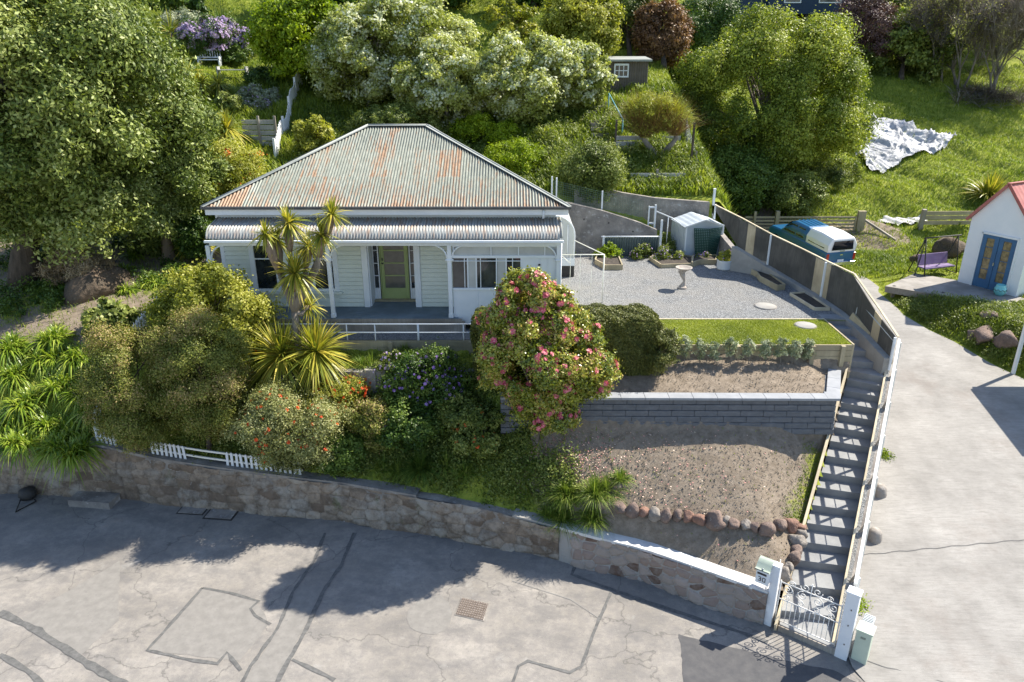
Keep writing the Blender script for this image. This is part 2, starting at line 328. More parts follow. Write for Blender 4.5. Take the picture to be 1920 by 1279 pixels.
grid('grass_bank', xsR, ysR, lambda X, Y: hr(X, Y)-.03+.05*fnoise(X, Y, 2)*(X > np.interp(Y, EY, EX)+.5), lambda x, y: (x > np.where(y > 21, np.interp(y, BY, BX)-.5, np.interp(y, [12, 12.6, 19.6, 21.6], [7.05, 7.3, 11.1, 11.3])+.3)) & ((y > 12.6) | (x > 24)), M['garden'], lambda X, Y: np.ones_like(X))
grid('hill_flank', np.arange(-130, -31.5, 4), np.arange(19, 32, 1.), lambda X, Y: H(np.maximum(X, -32), Y), lambda x, y: y > 20.3, M['garden'], gcov)
# road
t = NT('pale_worn_asphalt', .93, .15)
n1 = t.noise(.55, 5, rough=.65); n2 = t.noise(90, 4); n3 = t.noise(4, 8, rough=.75)
c = t.ramp(n1, [(.3, (.26, .24, .215)), (.5, (.33, .305, .275)), (.7, (.41, .38, .345))])
c = t.mix(t.ramp(n3, [(.42, .45), (.6, 0.)]), c, (.2, .19, .19)); c = t.mix(t.ramp(t.noise(1.3, 7, rough=.7), [(.6, 0.), (.75, .6)]), c, (.48, .47, .45))
c = t.mix(t.ramp(t.noise(.9, 9, t.vec((1, 1.6, 1), rot=(0, 0, .5)), .72), [(.47, 0.), (.62, .55)]), c, (.17, .165, .165))
c = t.mix(t.ramp(t.noise(14, 8, rough=.8), [(.54, 0.), (.68, .55)]), c, (.13, .128, .128)); c = t.mix(t.ramp(t.noise(22, 5, rough=.7), [(.62, 0.), (.7, .5)]), c, (.55, .53, .5))
wv = t.t.nodes.new('ShaderNodeTexVoronoi'); wv.feature = 'DISTANCE_TO_EDGE'; wv.inputs['Scale'].default_value = .28; dv = t.mix(.16, t.tc.outputs['Object'], t.noise(1.5, 6)); mm_ = t.t.nodes.new('ShaderNodeVectorMath'); mm_.operation = 'ADD'; nz_ = t.t.nodes.new('ShaderNodeTexNoise'); nz_.inputs['Scale'].default_value = 1.6; nz_.inputs['Detail'].default_value = 6; t.l(t.tc.outputs['Object'], nz_.inputs['Vector']); t.l(t.tc.outputs['Object'], mm_.inputs[0]); t.l(nz_.outputs['Color'], mm_.inputs[1]); t.l(mm_.outputs[0], wv.inputs['Vector'])
c = t.mix(t.ramp(wv.outputs[0], [(0., .6), (.006, 0.)]), c, (.1, .098, .095))
c = t.mix(.4, c, t.ramp(n2, [(.35, .15), (.65, .4)]), 'OVERLAY'); t.color(c); t.bump(t.noise(60, 6), .7, .015); M['asphalt'] = t.m
road = MB().sheet([(-130, -30, 0), (130, -30, 0), (130, 12.7, 0), (7.4, 12.7, 0), (6.2, 13.5, 0), (.6, 16, 0), (-8, 18, 0), (-15, 18.8, 0), (-34, 20.8, 0), (-130, 26, 0)]).build('road', M['asphalt']); tag(road, kind='structure')
def strip(pts, w, z, jit=.0):
    m = MB(); q = [P(x, y, 0) for x, y in pts]; r = [q[0]]
    for a, b in zip(q, q[1:]):
        n = max(1, int((b-a).length/.18)); r += [a+(b-a)*i/n for i in range(1, n+1)]
    vs = []
    for i, p in enumerate(r):
        d = (r[min(i+1, len(r)-1)]-r[max(0, i-1)]).normalized(); s = Vector((-d.y, d.x, 0)); ww = w/2*(1+random.uniform(-jit, jit))
        o = s*random.uniform(-jit, jit)*w*.3; vs += [p+s*ww+o+Vector((0, 0, z)), p-s*ww+o+Vector((0, 0, z))]
    return m.add(vs, [(2*i, 2*i+1, 2*i+3, 2*i+2) for i in range(len(r)-1)])
M['tar'] = sm('dark_tar_sealant', (.085, .085, .085), (.14, .138, .135), 9, .85, .3, 60)
M['tarpale'] = sm('faded_sealant', (.23, .225, .22), (.27, .265, .26), 9, .9, .3, 60)
M['patch'] = sm('smooth_asphalt_patch', (.185, .176, .165), (.23, .218, .204), 5, .93, .5, 80, .01, dirt=(.16, .155, .15), dirts=.56)
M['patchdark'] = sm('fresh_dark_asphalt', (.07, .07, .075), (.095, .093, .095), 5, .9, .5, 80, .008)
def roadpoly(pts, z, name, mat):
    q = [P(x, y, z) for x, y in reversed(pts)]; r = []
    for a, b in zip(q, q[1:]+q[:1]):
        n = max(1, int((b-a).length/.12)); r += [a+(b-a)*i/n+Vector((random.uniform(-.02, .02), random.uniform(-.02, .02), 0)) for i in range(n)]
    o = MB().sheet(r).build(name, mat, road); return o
roadpoly([(40, 1160), (225, 1052), (222, 1165), (150, 1230)], .004, 'asphalt_patch', M['patch'])
roadpoly([(380, 1103), (480, 1128), (505, 1170), (450, 1240), (280, 1220)], .004, 'asphalt_patch', M['patch'])
roadpoly([(560, 1100), (606, 1100), (540, 1240), (525, 1279), (455, 1279), (500, 1215)], .004, 'asphalt_patch', M['patch'])
roadpoly([(795, 1122), (812, 1116), (830, 1118), (843, 1130), (848, 1150), (843, 1172), (832, 1184), (812, 1190), (788, 1187), (770, 1176), (762, 1160), (768, 1142), (780, 1130)], .004, 'asphalt_patch', M['patch'])
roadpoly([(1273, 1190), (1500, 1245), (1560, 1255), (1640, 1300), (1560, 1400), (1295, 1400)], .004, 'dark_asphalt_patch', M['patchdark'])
for pts, w, mt in (([(0, 1148), (70, 1183), (150, 1235), (240, 1290), (300, 1340)], .16, 'tar'), ([(0, 1228), (50, 1258), (90, 1290)], .12, 'tar'),
    ([(380, 1103), (430, 1112), (485, 1128), (470, 1142), (478, 1155), (507, 1172)], .07, 'tar'), ([(380, 1103), (330, 1160), (276, 1220), (365, 1240), (408, 1245), (426, 1224), (452, 1258)], .08, 'tar'),
    ([(610, 1000), (590, 1050), (550, 1110), (520, 1180), (470, 1250), (445, 1300)], .08, 'tar'), ([(665, 1000), (640, 1060), (606, 1110), (575, 1180), (535, 1250), (510, 1300)], .1, 'tar'),
    ([(548, 1237), (600, 1262), (628, 1276)], .08, 'tar'),
    ([(958, 1290), (972, 1250), (990, 1240), (1040, 1254), (1068, 1262), (1090, 1250), (1120, 1170), (1146, 1112)], .075, 'tar'),
    ([(1078, 1064), (1072, 1078), (1130, 1100), (1200, 1125), (1300, 1158), (1400, 1190), (1440, 1205)], .1, 'tar'), ([(960, 1090), (1070, 1125), (1120, 1158)], .015, 'tarpale')):
    strip(pts, w, .008, .3).build('tar_seam', M[mt], road)
# driveway of pale broom-finished concrete
t = NT('broomed_driveway_concrete', .92, .2)
v = t.vec((1, 7, 1), rot=(0, 0, .5)); c = t.ramp(t.noise(.6, 7, rough=.7), [(.3, (.21, .2, .187)), (.5, (.29, .277, .26)), (.7, (.36, .345, .325))])
c = t.mix(t.ramp(t.noise(2.6, 9, v, .78), [(.36, .45), (.54, 0.)]), c, (.17, .16, .15)); c = t.mix(t.ramp(t.noise(.35, 6, rough=.75), [(.55, 0.), (.7, .45)]), c, (.2, .17, .15)); c = t.mix(t.ramp(t.noise(11, 8, rough=.8), [(.58, 0.), (.7, .5)]), c, (.14, .135, .13)); t.color(c); t.bump(t.noise(9, 9, v, .8), .6, .015)
M['drive'] = t.m
rows = np.concatenate([np.arange(-3, 12.8, .4), np.arange(12.8, 34, .3)]); V = []; 
def drl(y): return np.interp(y, [-3, 8, 12, 12.6, 19.6, 21.6, 25, 34], [10.5, 8.2, 7.05, 7.3, 11.1, 11.3, 11.0, 10.0])
for y in rows:
    l = drl(y); r = float(np.interp(y, EY, EX)) - (0 if y < 32.5 else (y-32.5)*.5)
    for k in range(25): x = l+(r-l)*k/24; V.append((x, y, float(hr(np.array([min(x, r-.1)]), np.array([y]))[0])+.008))
F = [(j*25+k, j*25+k+1, (j+1)*25+k+1, (j+1)*25+k) for j in range(len(rows)-1) for k in range(24)]
drv = np_mesh('driveway', V, F, M['drive'], None, True); drv['kind'] = 'structure'
m = MB()
def dstrip(pts, w):
    pp = [P(*q, 0) if q[1] > 1080 else None for q in pts]
for (x0, y0), (x1, y1) in (((7.3, 12.0), (12.5, 10.0)), ((8.6, 14.9), (14.5, 15.6))):
    n = 30; vs = []
    for i in range(n+1):
        x = x0+(x1-x0)*i/n; y = y0+(y1-y0)*i/n+.02*math.sin(i*1.7); z = float(hr(np.array([x]), np.array([y]))[0])+.014
        vs += [(x, y-.012, z), (x, y+.012, z)]
    m.add(vs, [(2*i, 2*i+2, 2*i+3, 2*i+1) for i in range(n)])
m.build('control_joint', M['tar'], drv)
# gravel yard, path, lawn
t = NT('grey_gravel', .95, .15); c = t.ramp(t.voro(28, out=1), [(0, (.1, .105, .11)), (.5, (.19, .195, .2)), (1, (.33, .335, .34))])
c = t.mix(t.ramp(t.noise(.8, 5), [(.4, 0.), (.62, .5)]), c, (.24, .23, .215)); t.color(c); t.bump(t.voro(28), 1.0, .03); M['gravel'] = t.m
yard = [(1.2, 21.34), (9.62, 21.34), (9.62, 21.85), (10.44, 21.85)]+[(p.x-.02, p.y) for p in FEN[2:7]]+[(8.3, 30.7), (6.0, 30.7), (5.9, 29.4), (1.2, 29.4)]
g = MB().sheet([(x, y, 4.296) for x, y in yard]).build('gravel_yard', M['gravel']); tag(g, kind='structure')
g = MB().sheet([(-9.2, 20.12, 4.112), (1.2, 20.12, 4.112), (1.2, 21.3, 4.112), (-9.2, 21.3, 4.112)]).build('gravel_path', M['gravel']); tag(g, kind='structure')
M['lawnbase'] = sm('short_turf', (.2, .23, .03), (.32, .33, .06), 5, .95, .9, 40, .03)
g = MB().sheet([(4.3, 19.26, 4.305), (9.57, 19.26, 4.305), (9.57, 21.3, 4.305), (3.6, 21.3, 4.305)]).build('lawn', M['lawnbase']); tag(g, kind='structure')
# ------------------------------------------------------------ villa
HS = thing('villa', 'old single storey weatherboard villa with rusty corrugated hip roof and front verandah', 'house', (-3.7, 20.7, 4.3))
YE, ZE, TP, PK = 21.4, 7.78, .43, .088
XL, XR, RL, RR = -9.02, 1.68, -4.86, -2.88; YR = 25.77; YB = 30.1; ZR = ZE+(YR-YE)*TP
t = NT('weathered_corrugated_iron', .55, .35); xyz = t.xyz()
cellv = t.comb(t.math('FLOOR', t.math('DIVIDE', xyz[0], .7)), t.math('FLOOR', t.math('DIVIDE', t.math('SUBTRACT', xyz[1], .7), 1.46)), 0)
cell = t.wnoise(cellv)
streak = t.noise(1.0, 7, t.vec((13, .8, .8)), .75); blot = t.noise(2.2, 7, rough=.75)
base = t.ramp(t.noise(3, 8, t.vec((5, 1, 1)), .7), [(.3, (.11, .125, .108)), (.55, (.18, .198, .172)), (.75, (.3, .31, .28))])
base = t.mix(t.ramp(cell, [(0, 0.), (1, .25)]), base, (.3, .31, .28))
rustc = t.ramp(t.noise(7, 6), [(.3, (.14, .07, .035)), (.55, (.23, .125, .065)), (.75, (.3, .21, .14))])
rf = t.math('ADD', t.math('ADD', t.math('MULTIPLY', streak, .95), t.math('MULTIPLY', blot, .3)), t.math('MULTIPLY', t.ramp(cell, [(.5, 0.), (.95, 1.)]), .13))
lowr = t.ramp(t.math('DIVIDE', xyz[1], 5.), [(.15, .1), (.5, 0.), (.8, -.1 if False else 0.)])
rf = t.math('ADD', rf, lowr); c = t.mix(t.ramp(rf, [(.69, 0.), (.79, .85)]), base, rustc)
c = t.mix(t.ramp(t.noise(40, 4, rough=.8), [(.66, 0.), (.72, .7)]), c, (.7, .68, .64)); t.color(c); M['roof'] = t.m
t.b.inputs['Metallic'].default_value = .15
t = NT('verandah_corrugated_iron', .55, .35); bb = t.ramp(t.noise(3, 8, t.vec((6, 1, 1)), .7), [(.3, (.24, .25, .24)), (.55, (.38, .39, .37)), (.75, (.52, .51, .47))]); bb = t.mix(t.ramp(t.noise(1.4, 7, t.vec((6, .8, .8)), .75), [(.46, 0.), (.62, .8)]), bb, (.34, .22, .15)); t.color(bb); M['roof2'] = t.m
def corr_plane(x0, x1, top, depth0, fpos, rows):   # generic corrugated sheet: columns along x, clipped by top(x)
    n = int((x1-x0)/(PK/6)); V = []; R = len(rows)
    for i in range(n+1):
        x = x0+(x1-x0)*i/n; a = .019*math.cos(2*math.pi*x/PK); tp = top(x)
        for j, r in enumerate(rows):
            y = min(r, tp); V.append(fpos(x, y, a+.006*(j % 2)))
    F = [(i*R+j, (i+1)*R+j, (i+1)*R+j+1, i*R+j+1) for i in range(n) for j in range(R-1) if min(rows[j], max(top(x0+(x1-x0)*i/n), top(x0+(x1-x0)*(i+1)/n))) < rows[j+1] and rows[j] < max(top(x0+(x1-x0)*i/n), top(x0+(x1-x0)*(i+1)/n))]
    return V, F
rows = [0, 1.5, 1.502, 2.9, 2.902, 4.37]
def topf(x): return 4.37*min(1, (x-XL)/(RL-XL), (XR-x)/(XR-RR))
cn = math.cos(math.atan(TP)); sn = math.sin(math.atan(TP))
V, F = corr_plane(XL+.001, XR-.001, topf, 0, lambda x, y, a: (x, YE+y-a*sn, ZE+y*TP+a*cn), rows)
np_mesh('roof', V, F, M['roof'], HS, True)
XB, XB2 = .3, -.95    # the rear range of the roof is narrower than the front
def topb(x): return 4.33*min(1, (x-XL)/(RL-XL), max(0, (XB2+.02-x)/(XB2-RR)))
V, F = corr_plane(XL+.001, XB2, topb, 0, lambda x, y, a: (x, YB-y+a*sn, ZE+y*TP+a*cn), rows); F = [f[::-1] for f in F]
np_mesh('roof', V, F, M['roof'], HS, True)
n = int((YB-YE)/(PK/6)); V = []
for i in range(n+1):
    y = YE+(YB-YE)*i/n; tt = min(1, (y-YE)/(YR-YE), (YB-y)/(YB-YR)); a = .0135*math.cos(2*math.pi*y/PK)
    V += [(XL, y, ZE+a), (XL+(RL-XL)*tt, y, ZE+(ZR-ZE)*tt+a)]
np_mesh('roof', V, [(2*i, 2*i+2, 2*i+3, 2*i+1) for i in range(n)], M['roof'], HS, True)
o = MB().add([(XR, YE, ZE), (XB, YR, ZE-.05), (RR, YR, ZR), (XB2, YB, ZE)], [(0, 1, 2), (1, 3, 2)]).build('roof', M['roof'], HS)
M['flash'] = sm('grey_green_ridge_flashing', (.24, .26, .24), (.34, .35, .33), 2, .6, .1, dirt=(.3, .2, .13), dirts=.62)
A = [(XL, YE, ZE), (RL, YR, ZR), (RR, YR, ZR), (XR, YE, ZE)]
m = MB()
for a, b in zip(A, A[1:]): m.tube([Vector(a)+Vector((0, 0, .025)), Vector(b)+Vector((0, 0, .025))], .035, 6); m.beam(Vector(a)+Vector((0, -.05, .012)), Vector(b)+Vector((0, -.05, .012)), .17, .014)
for xe, xr in ((XL, RL), (XB2, RR)): m.beam((xe, YB, ZE+.03), (xr, YR, ZR+.03), .2, .03)
m.build('ridge_flashing', M['flash'], HS)
M['gutterdark'] = sm('dark_gutter_paint', (.06, .062, .065), (.1, .095, .09), 4, .5, .1)
m = MB(); m.box(((XL+XR)/2, YE-.03, ZE-.035), (XR-XL+.1, .11, .08)); m.box((XL-.02, (YE+YB)/2, ZE-.035), (.1, YB-YE, .08)); m.beam((XR, YE, ZE-.035), (XB+.02, YR, ZE-.085), .1, .08)
m.build('gutter', M['gutterdark'], HS, .012)
m = MB(); m.box(((XL+XR)/2, YE+.06, ZE-.17), (XR-XL-.06, .05, .17)); m.box((XL+.08, (YE+YB)/2, ZE-.17), (.05, YB-YE-.1, .17)); m.beam((XR-.1, YE+.05, ZE-.17), (XB-.08, YR, ZE-.17), .05, .17)
m.b2((XL+.11, YE+.09, ZE-.13), (XB2-.11, YB-.1, ZE-.11)); m.b2((XB2-.11, YE+.09, ZE-.13), (.2, 25.6, ZE-.11)); m.b2((.2, YE+.09, ZE-.13), (1.3, 22.5, ZE-.11)); m.build('fascia', M['white'], HS, .006)
# walls
def boards(m, x0, x1, z0, z1, y):
    n = max(1, round((z1-z0)/.135)); h = (z1-z0)/n
    for i in range(n):
        a, b = z0+i*h, z0+(i+1)*h
        m.add([(x0, y-.055, a+.014), (x1, y-.055, a+.014), (x1, y-.035, b), (x0, y-.035, b), (x0, y, a+.014), (x1, y, a+.014)], [(0, 1, 2, 3), (0, 4, 5, 1)])
m = MB(); m.b2((-8.85, 21.85, 4.3), (-4.42, 30, 7.66)); m.b2((-2.97, 21.85, 4.3), (.2, 25.6, 7.6)); m.b2((-2.97, 25.6, 4.3), (-1.1, 30, 7.6)); m.b2((.25, 21.85, 4.3), (1.3, 22.5, 7.64)); m.b2((.25, 22.5, 4.3), (1.3, 29, 6.75)); m.b2((-4.42, 22.62, 4.3), (-2.97, 30, 7.66))
m.b2((-4.42, 21.85, 6.7), (-2.97, 22.62, 7.66)); m.build('wall', M['board'], HS)
m = MB(); boards(m, -8.75, -7.98, 4.56, 7.3, 21.85); boards(m, -7.98, -7.12, 4.56, 5.02, 21.85); boards(m, -7.12, -6.2, 4.56, 7.3, 21.85); boards(m, -6.2, -5.36, 4.56, 5.02, 21.85)
boards(m, -5.36, -4.58, 4.56, 7.3, 21.85); m.build('weatherboard_cladding', M['board'], HS); m = MB(); boards(m, -2.83, -1.72, 4.56, 7.3, 21.85); m.build('weatherboard_cladding', M['board'], HS)
m = MB(); m.b2((-8.86, 21.8, 4.56), (-8.74, 21.86, 7.64)); m.b2((1.2, 21.8, 4.3), (1.31, 21.86, 7.64))
for x in (-4.5, -2.9): m.b2((x-.09, 21.76, 4.56), (x+.09, 21.9, 7.1))
m.b2((-8.85, 21.805, 7.36), (1.3, 21.85, 7.66)); m.build('corner_boards', M['white'], HS, .006)
m = MB()
for x in (-6, -2, 0.2): m.box((x, 21.795, 7.5), (.35, .01, .03))
m.build('peeled_paint', M['timold'], HS)
def window(parent, x0, x1, z0, z1, y, mull=(), tr=.1, rails=()):
    f = MB()
    for x in (x0, x1): f.b2((x-tr/2, y-.05, z0-.05), (x+tr/2, y+.02, z1+.05))
    f.b2((x0, y-.045, z1-.04), (x1, y+.02, z1+.06)); f.b2((x0, y-.045, z0-.05), (x1, y+.02, z0+.03))
    for x in mull: f.b2((x-.02, y-.035, z0+.03), (x+.02, y+.01, z1-.04))
    for z in rails: f.b2((x0+tr/2, y-.03, z-.02), (x1-tr/2, y+.01, z+.02))
    w = f.build('window', M['white'], parent, .004)
    MB().b2((x0, y-.004, z0), (x1, y+.004, z1)).build('pane', M['glass'], w)
    return w
for x0, x1 in ((-7.93, -7.17), (-6.15, -5.41)):
    w = window(HS, x0, x1, 5.12, 7.0, 21.84, (), .15, (6.1,)); MB().b2((x0-.16, 21.7, 5.0), (x1+.16, 21.85, 5.07)).build('sill', M['board'], w, .005)
# entry
m = MB(); D = HS
dr = MB(); dr.b2((-4.14, 22.52, 4.6), (-4.04, 22.58, 6.66)); dr.b2((-3.4, 22.52, 4.6), (-3.3, 22.58, 6.66)); dr.b2((-4.04, 22.52, 4.6), (-3.4, 22.58, 4.95)); dr.b2((-4.04, 22.52, 6.58), (-3.4, 22.58, 6.66))
for z in (5.36, 5.77, 6.18): dr.b2((-4.04, 22.53, z-.02), (-3.4, 22.57, z+.02))
for x in (-4.17, -3.27): dr.b2((x-.03, 22.48, 4.57), (x+.03, 22.6, 6.68))
dr = dr.build('front_door', M['lime'], HS, .004); tag(dr, 'lime green front door with four dark glass panes')
M['doorglass'] = sm('obscure_door_glass', (.09, .09, .08), (.13, .125, .11), 6, .15, .1, spec=.6)
MB().b2((-4.04, 22.545, 4.95), (-3.4, 22.555, 6.58)).build('pane', M['doorglass'], dr)
m = MB(); m.lathe([(0, 0), (.03, .0), (.03, .03), (0, .04)], (-4.09, 22.5, 5.75)); m.box((-4.09, 22.5, 5.9), (.03, .03, .09)); m.build('handle', M['iron'], dr)
for x0, x1 in ((-4.4, -4.2), (-3.24, -3.0)):
    f = MB(); f.b2((x0, 22.5, 4.57), (x1, 22.6, 4.95))
    for x in (x0, x1): f.b2((x-.035, 22.48, 4.57), (x+.035, 22.6, 6.7))
    for z in (5.36, 5.77, 6.18): f.b2((x0, 22.51, z-.012), (x1, 22.58, z+.012))
    f = f.build('sidelight', M['white'], HS, .004); MB().b2((x0, 22.55, 4.95), (x1, 22.56, 6.66)).build('pane', M['glass'], f)
MB().b2((-4.42, 22.3, 4.565), (-2.97, 22.6, 4.6)).build('threshold', M['tim'], HS)
MB().b2((-4.42, 21.86, 4.56), (-4.38, 22.6, 6.7)).b2((-3.01, 21.86, 4.56), (-2.97, 22.6, 6.7)).build('recess_lining', M['white'], HS)
# verandah
m = MB(); y = 20.72
for i in range(14): m.b2((-8.95, y+.135*i+.003, 4.5), (-1.62, y+.135*(i+1)-.003, 4.55))
m.build('verandah_deck', M['deck'], HS)
MB().b2((-8.95, 20.69, 4.47), (-1.5, 20.715, 4.56)).b2((-8.9, 20.72, 4.1), (-1.4, 20.76, 4.47)).build('deck_skirt', M['timold'], HS)
def vroof(k, a=0):    # bullnose profile k 0..1 -> (y, z)
    if k < .5: q = k/.5; return 21.83-.72*q, 7.38-.1*q
    q = (k-.5)/.5*rad(78); return 21.11-.42*math.sin(q), 7.28-.36*(1-math.cos(q))
n = int((1.41+8.75)/(PK/6)); K = 12; V = []
for i in range(n+1):
    x = -8.75+10.16*i/n; a = .021*math.cos(2*math.pi*x/PK)
    for j in range(K+1):
        yy_, z = vroof(j/K); y2, z2 = vroof(min(1, j/K+.02)); y1, z1 = vroof(max(0, j/K-.02)); dy, dz = y2-y1, z2-z1; L = math.hypot(dy, dz); V.append((x, yy_+a*dz/L*-1 if False else yy_-a*(-dz/L)*-1, z+a*abs(dy)/L))
F = [(i*(K+1)+j, i*(K+1)+j+1, (i+1)*(K+1)+j+1, (i+1)*(K+1)+j) for i in range(n) for j in range(K)]
np_mesh('verandah_roof', V, F, M['roof2'], HS, True)
m = MB()
for x in (-8.77, 1.43):
    pr = [vroof(j/K) for j in range(K+1)]; m.add([(x, a, b) for a, b in pr]+[(x, 21.83, 6.95)], [tuple(range(K+2))])
    m.tube([(x, a, b+.01) for a, b in pr], .022, 6); m.build('verandah_roof_end', M['flash'], HS); m = MB()
m = MB(); m.box((-3.67, 20.66, 6.92), (10.3, .09, .075)); m.build('verandah_gutter', M['white'], HS, .015)
m = MB(); m.box((-3.67, 20.83, 6.83), (10.15, .07, .13)); m.b2((-8.7, 20.85, 6.93), (1.36, 21.82, 6.95)); m.build('verandah_beam', M['white'], HS, .005)
def arch(m, px, sgn, z0=6.45, r=.42):
    pts = [(px+sgn*(.06+r*(1-math.cos(q))), 20.85, z0-.1+r*math.sin(q)) for q in [i*math.pi/16 for i in range(9)]]
    for a, b in zip(pts, pts[1:]): m.beam(a, b, .04, .075, (0, 1, 0))
    m.lathe([(0, 0), (.035, .02), (.035, .05), (0, .07)], (px+sgn*.09, 20.85, z0-.16))
for k, px_ in enumerate((400, 620, 844, 1046)):
    x = Q(px_, 530, 20.85).x; m = MB(); m.box((x, 20.85, 5.66), (.115, .115, 2.22)); m.box((x, 20.85, 6.33), (.16, .16, .05)); m.box((x, 20.85, 4.62), (.14, .14, .12))
    if k < 3: arch(m, x, 1)
    if k > 0: arch(m, x, -1)
    m.build('verandah_post', M['white'], HS, .006)
# glazed-in porch at the right end
S0, S1 = Q(849, 520, 20.9).x, Q(1044, 520, 20.9).x; fx = lambda p: Q(p, 500, 20.9).x
m = MB(); m.b2((S0, 20.88, 4.35), (S1, 20.92, 5.42)); m.b2((S1+.0, 20.92, 4.35), (S1+.04, 21.85, 6.9)); m.b2((S0, 20.92, 4.35), (S0+.04, 21.85, 6.9))
m.b2((fx(977), 20.885, 5.42), (S1, 20.915, 6.45)); m.build('porch_panel', M['white'], HS)
m = MB(); m.b2((S0, 20.845, 5.40), (S1, 20.93, 5.47)); m.b2((S0, 20.85, 6.38), (S1, 20.93, 6.46)); m.b2((S0, 20.85, 6.72), (S1, 20.93, 6.8))
for p in (877, 893, 931, 949, 977): m.b2((fx(p)-.02, 20.86, 5.47), (fx(p)+.02, 20.93, 6.38))
for p in (871, 901, 961): m.b2((fx(p)-.012, 20.865, 5.47), (fx(p)+.012, 20.925, 6.38))
for p in (851, 921, 972, 1021): m.b2((fx(p)-.015, 20.86, 6.46), (fx(p)+.015, 20.93, 6.72))
for p in (895, 1012, 1027): m.b2((fx(p)-.012, 20.865, 4.4), (fx(p)+.012, 20.9, 5.4 if p < 900 else 6.38))
m.b2((S0, 20.862, 6.28), (fx(977), 20.925, 6.3)); m.build('porch_frame', M['white'], HS, .004)
MB().b2((S0, 20.9, 5.45), (fx(977), 20.905, 6.4)).build('porch_glass', M['glass'], HS)
for a, b in ((878, 892), (933, 948)): MB().b2((fx(a), 20.89, 5.47), (fx(b), 20.899, 6.38)).build('blind', M['blind'], HS)
MB().b2((S0, 20.897, 6.46), (S1, 20.903, 6.72)).build('obscure_pane', M['blind'], HS)
m = MB()
for z in (6.05, 6.18): m.lathe([(0, -.03), (.035, -.02), (.035, .02), (0, .03)], (fx(1011), 20.86, z), 10)
m.build('door_knob', M['iron'], HS)
m = MB(); m.tube([(.92, YE+.0, ZE-.1), (.92, YE+.02, ZE-.32), (.92, 21.72, ZE-.42)], .035, 8); m.build('downpipe', M['white'], HS)
m = MB(); m.tube([(1.42, 20.8, 6.9), (1.42, 20.82, 4.3)], .03, 8); m.build('downpipe', M['white'], HS)
# curved clear lean-to on the right side
M['poly'] = (lambda t: (t.color((.75, .78, .8)), t.b.inputs.__getitem__('Transmission Weight').__setattr__('default_value', .35), t.b.inputs.__getitem__('Alpha').__setattr__('default_value', .85), t.m)[-1])(NT('clear_corrugated_plastic', .3, .5))
m = MB(); pts = lambda y: [(1.3+.0, y, 6.6)]+[(1.5+.75*math.sin(q), y, 5.85+.7*math.cos(q)) for q in [i*math.pi/16 for i in range(9)]]+[(2.25, y, 4.75)]
ys = [26.0+.12*i for i in range(24)]; vs = []
for i, y in enumerate(ys): vs += [(p[0]+.012*(i % 2), p[1], p[2]) for p in pts(y)]
kk = len(pts(0)); m.add(vs, [(i*kk+j, (i+1)*kk+j, (i+1)*kk+j+1, i*kk+j+1) for i in range(len(ys)-1) for j in range(kk-1)], True)
m.add(pts(26.0)+[(1.3, 26, 4.75)], [tuple(range(kk, -1, -1))]); LT = m.build('side_lean_to', M['poly'], HS)
m = MB(); m.tube(pts(25.98), .03, 6)
for x in (1.5, 1.75, 2.0): m.tube([(x, 25.97, 4.75), (x, 25.97, 6.4-(x-1.5)**2*.7)], .018, 6)
m.b2((1.3, 25.95, 4.72), (2.28, 26.0, 5.0)); m.build('frame', M['white'], LT)
MB().b2((1.3, 25.97, 4.3), (2.27, 28.7, 4.72)).build('base_panel', M['iron'], LT)
# ------------------------------------------------------------ front rail and path edge boards
RY = 20.08
def timber_wall(name, label, x0, x1, y, z0, z1, nb, posts, mat=M['tim'], group=None):
    T = thing(name, label, 'retaining wall', ((x0+x1)/2, y, z0), group); h = (z1-z0)/nb; 
    for i in range(nb): MB().b2((x0, y, z0+i*h+.004), (x1, y+.05, z0+(i+1)*h-.004)).build('board', mat, T, .004)
    for p in posts: MB().b2((p-.06, y-.1, z0-.1), (p+.06, y-.004, z1-.01)).build('post', mat, T, .005)
    return T
timber_wall('timber_retaining_wall', 'low timber edging wall of stacked boards under the front path rail', -8.9, .1, 20.0, 3.72, 4.13, 2, (-8, -5.8, -3.55, -1.2))
T = thing('pipe_handrail', 'white two rail pipe handrail along the path in front of the verandah', 'handrail', (-4, RY, 4.1))
for z in (4.62, 4.36): MB().tube([(-8.6, RY, z), (-.2, RY, z)], .022).build('rail', M['white'], T)
for p in (505, 650, 703, 784, 869): x = Q(p, 620, RY).x; MB().tube([(x, RY, 3.95), (x, RY, 4.62)], .02 if p != 784 else .032).build('post', M['white'], T)
# ------------------------------------------------------------ lawn edging, block wall, beds
timber_wall('lawn_retaining_wall', 'timber board wall holding up the lawn behind the row of young shrubs', 4.2, 9.58, 19.2, 3.8, 4.32, 3, (4.95, 6.35, 8.45, 9.3))
T = thing('timber_edging', 'thin timber edge strip between the gravel yard and the lawn', 'edging', (6, 21.3, 4.3)); MB().b2((3.5, 21.3, 4.2), (9.6, 21.34, 4.34)).build('strip', M['timnew'], T)
T = thing('timber_edging', 'timber edge of the lawn running beside the top flight of steps', 'edging', (9.6, 20.3, 4.3)); MB().b2((9.58, 19.2, 3.3), (9.63, 21.34, 4.335)).build('strip', M['tim'], T); 
t = NT('slate_grey_retaining_block', .85, .2); c = t.ramp(t.noise(3, 9, t.vec((1, 1, 3)), .7), [(.3, (.1, .107, .12)), (.55, (.145, .153, .168)), (.75, (.22, .23, .245))]); c = t.mix(t.ramp(t.attr('rnd'), [(0, 0.), (1, .35)]), c, (.16, .165, .18)); t.color(c); t.bump(t.noise(9, 8, t.vec((1, 1, 2.2)), .7), 1, .04); M['block'] = t.m
M['cap'] = sm('grey_wall_cap', (.3, .31, .33), (.24, .25, .27), 3, .85, .2)
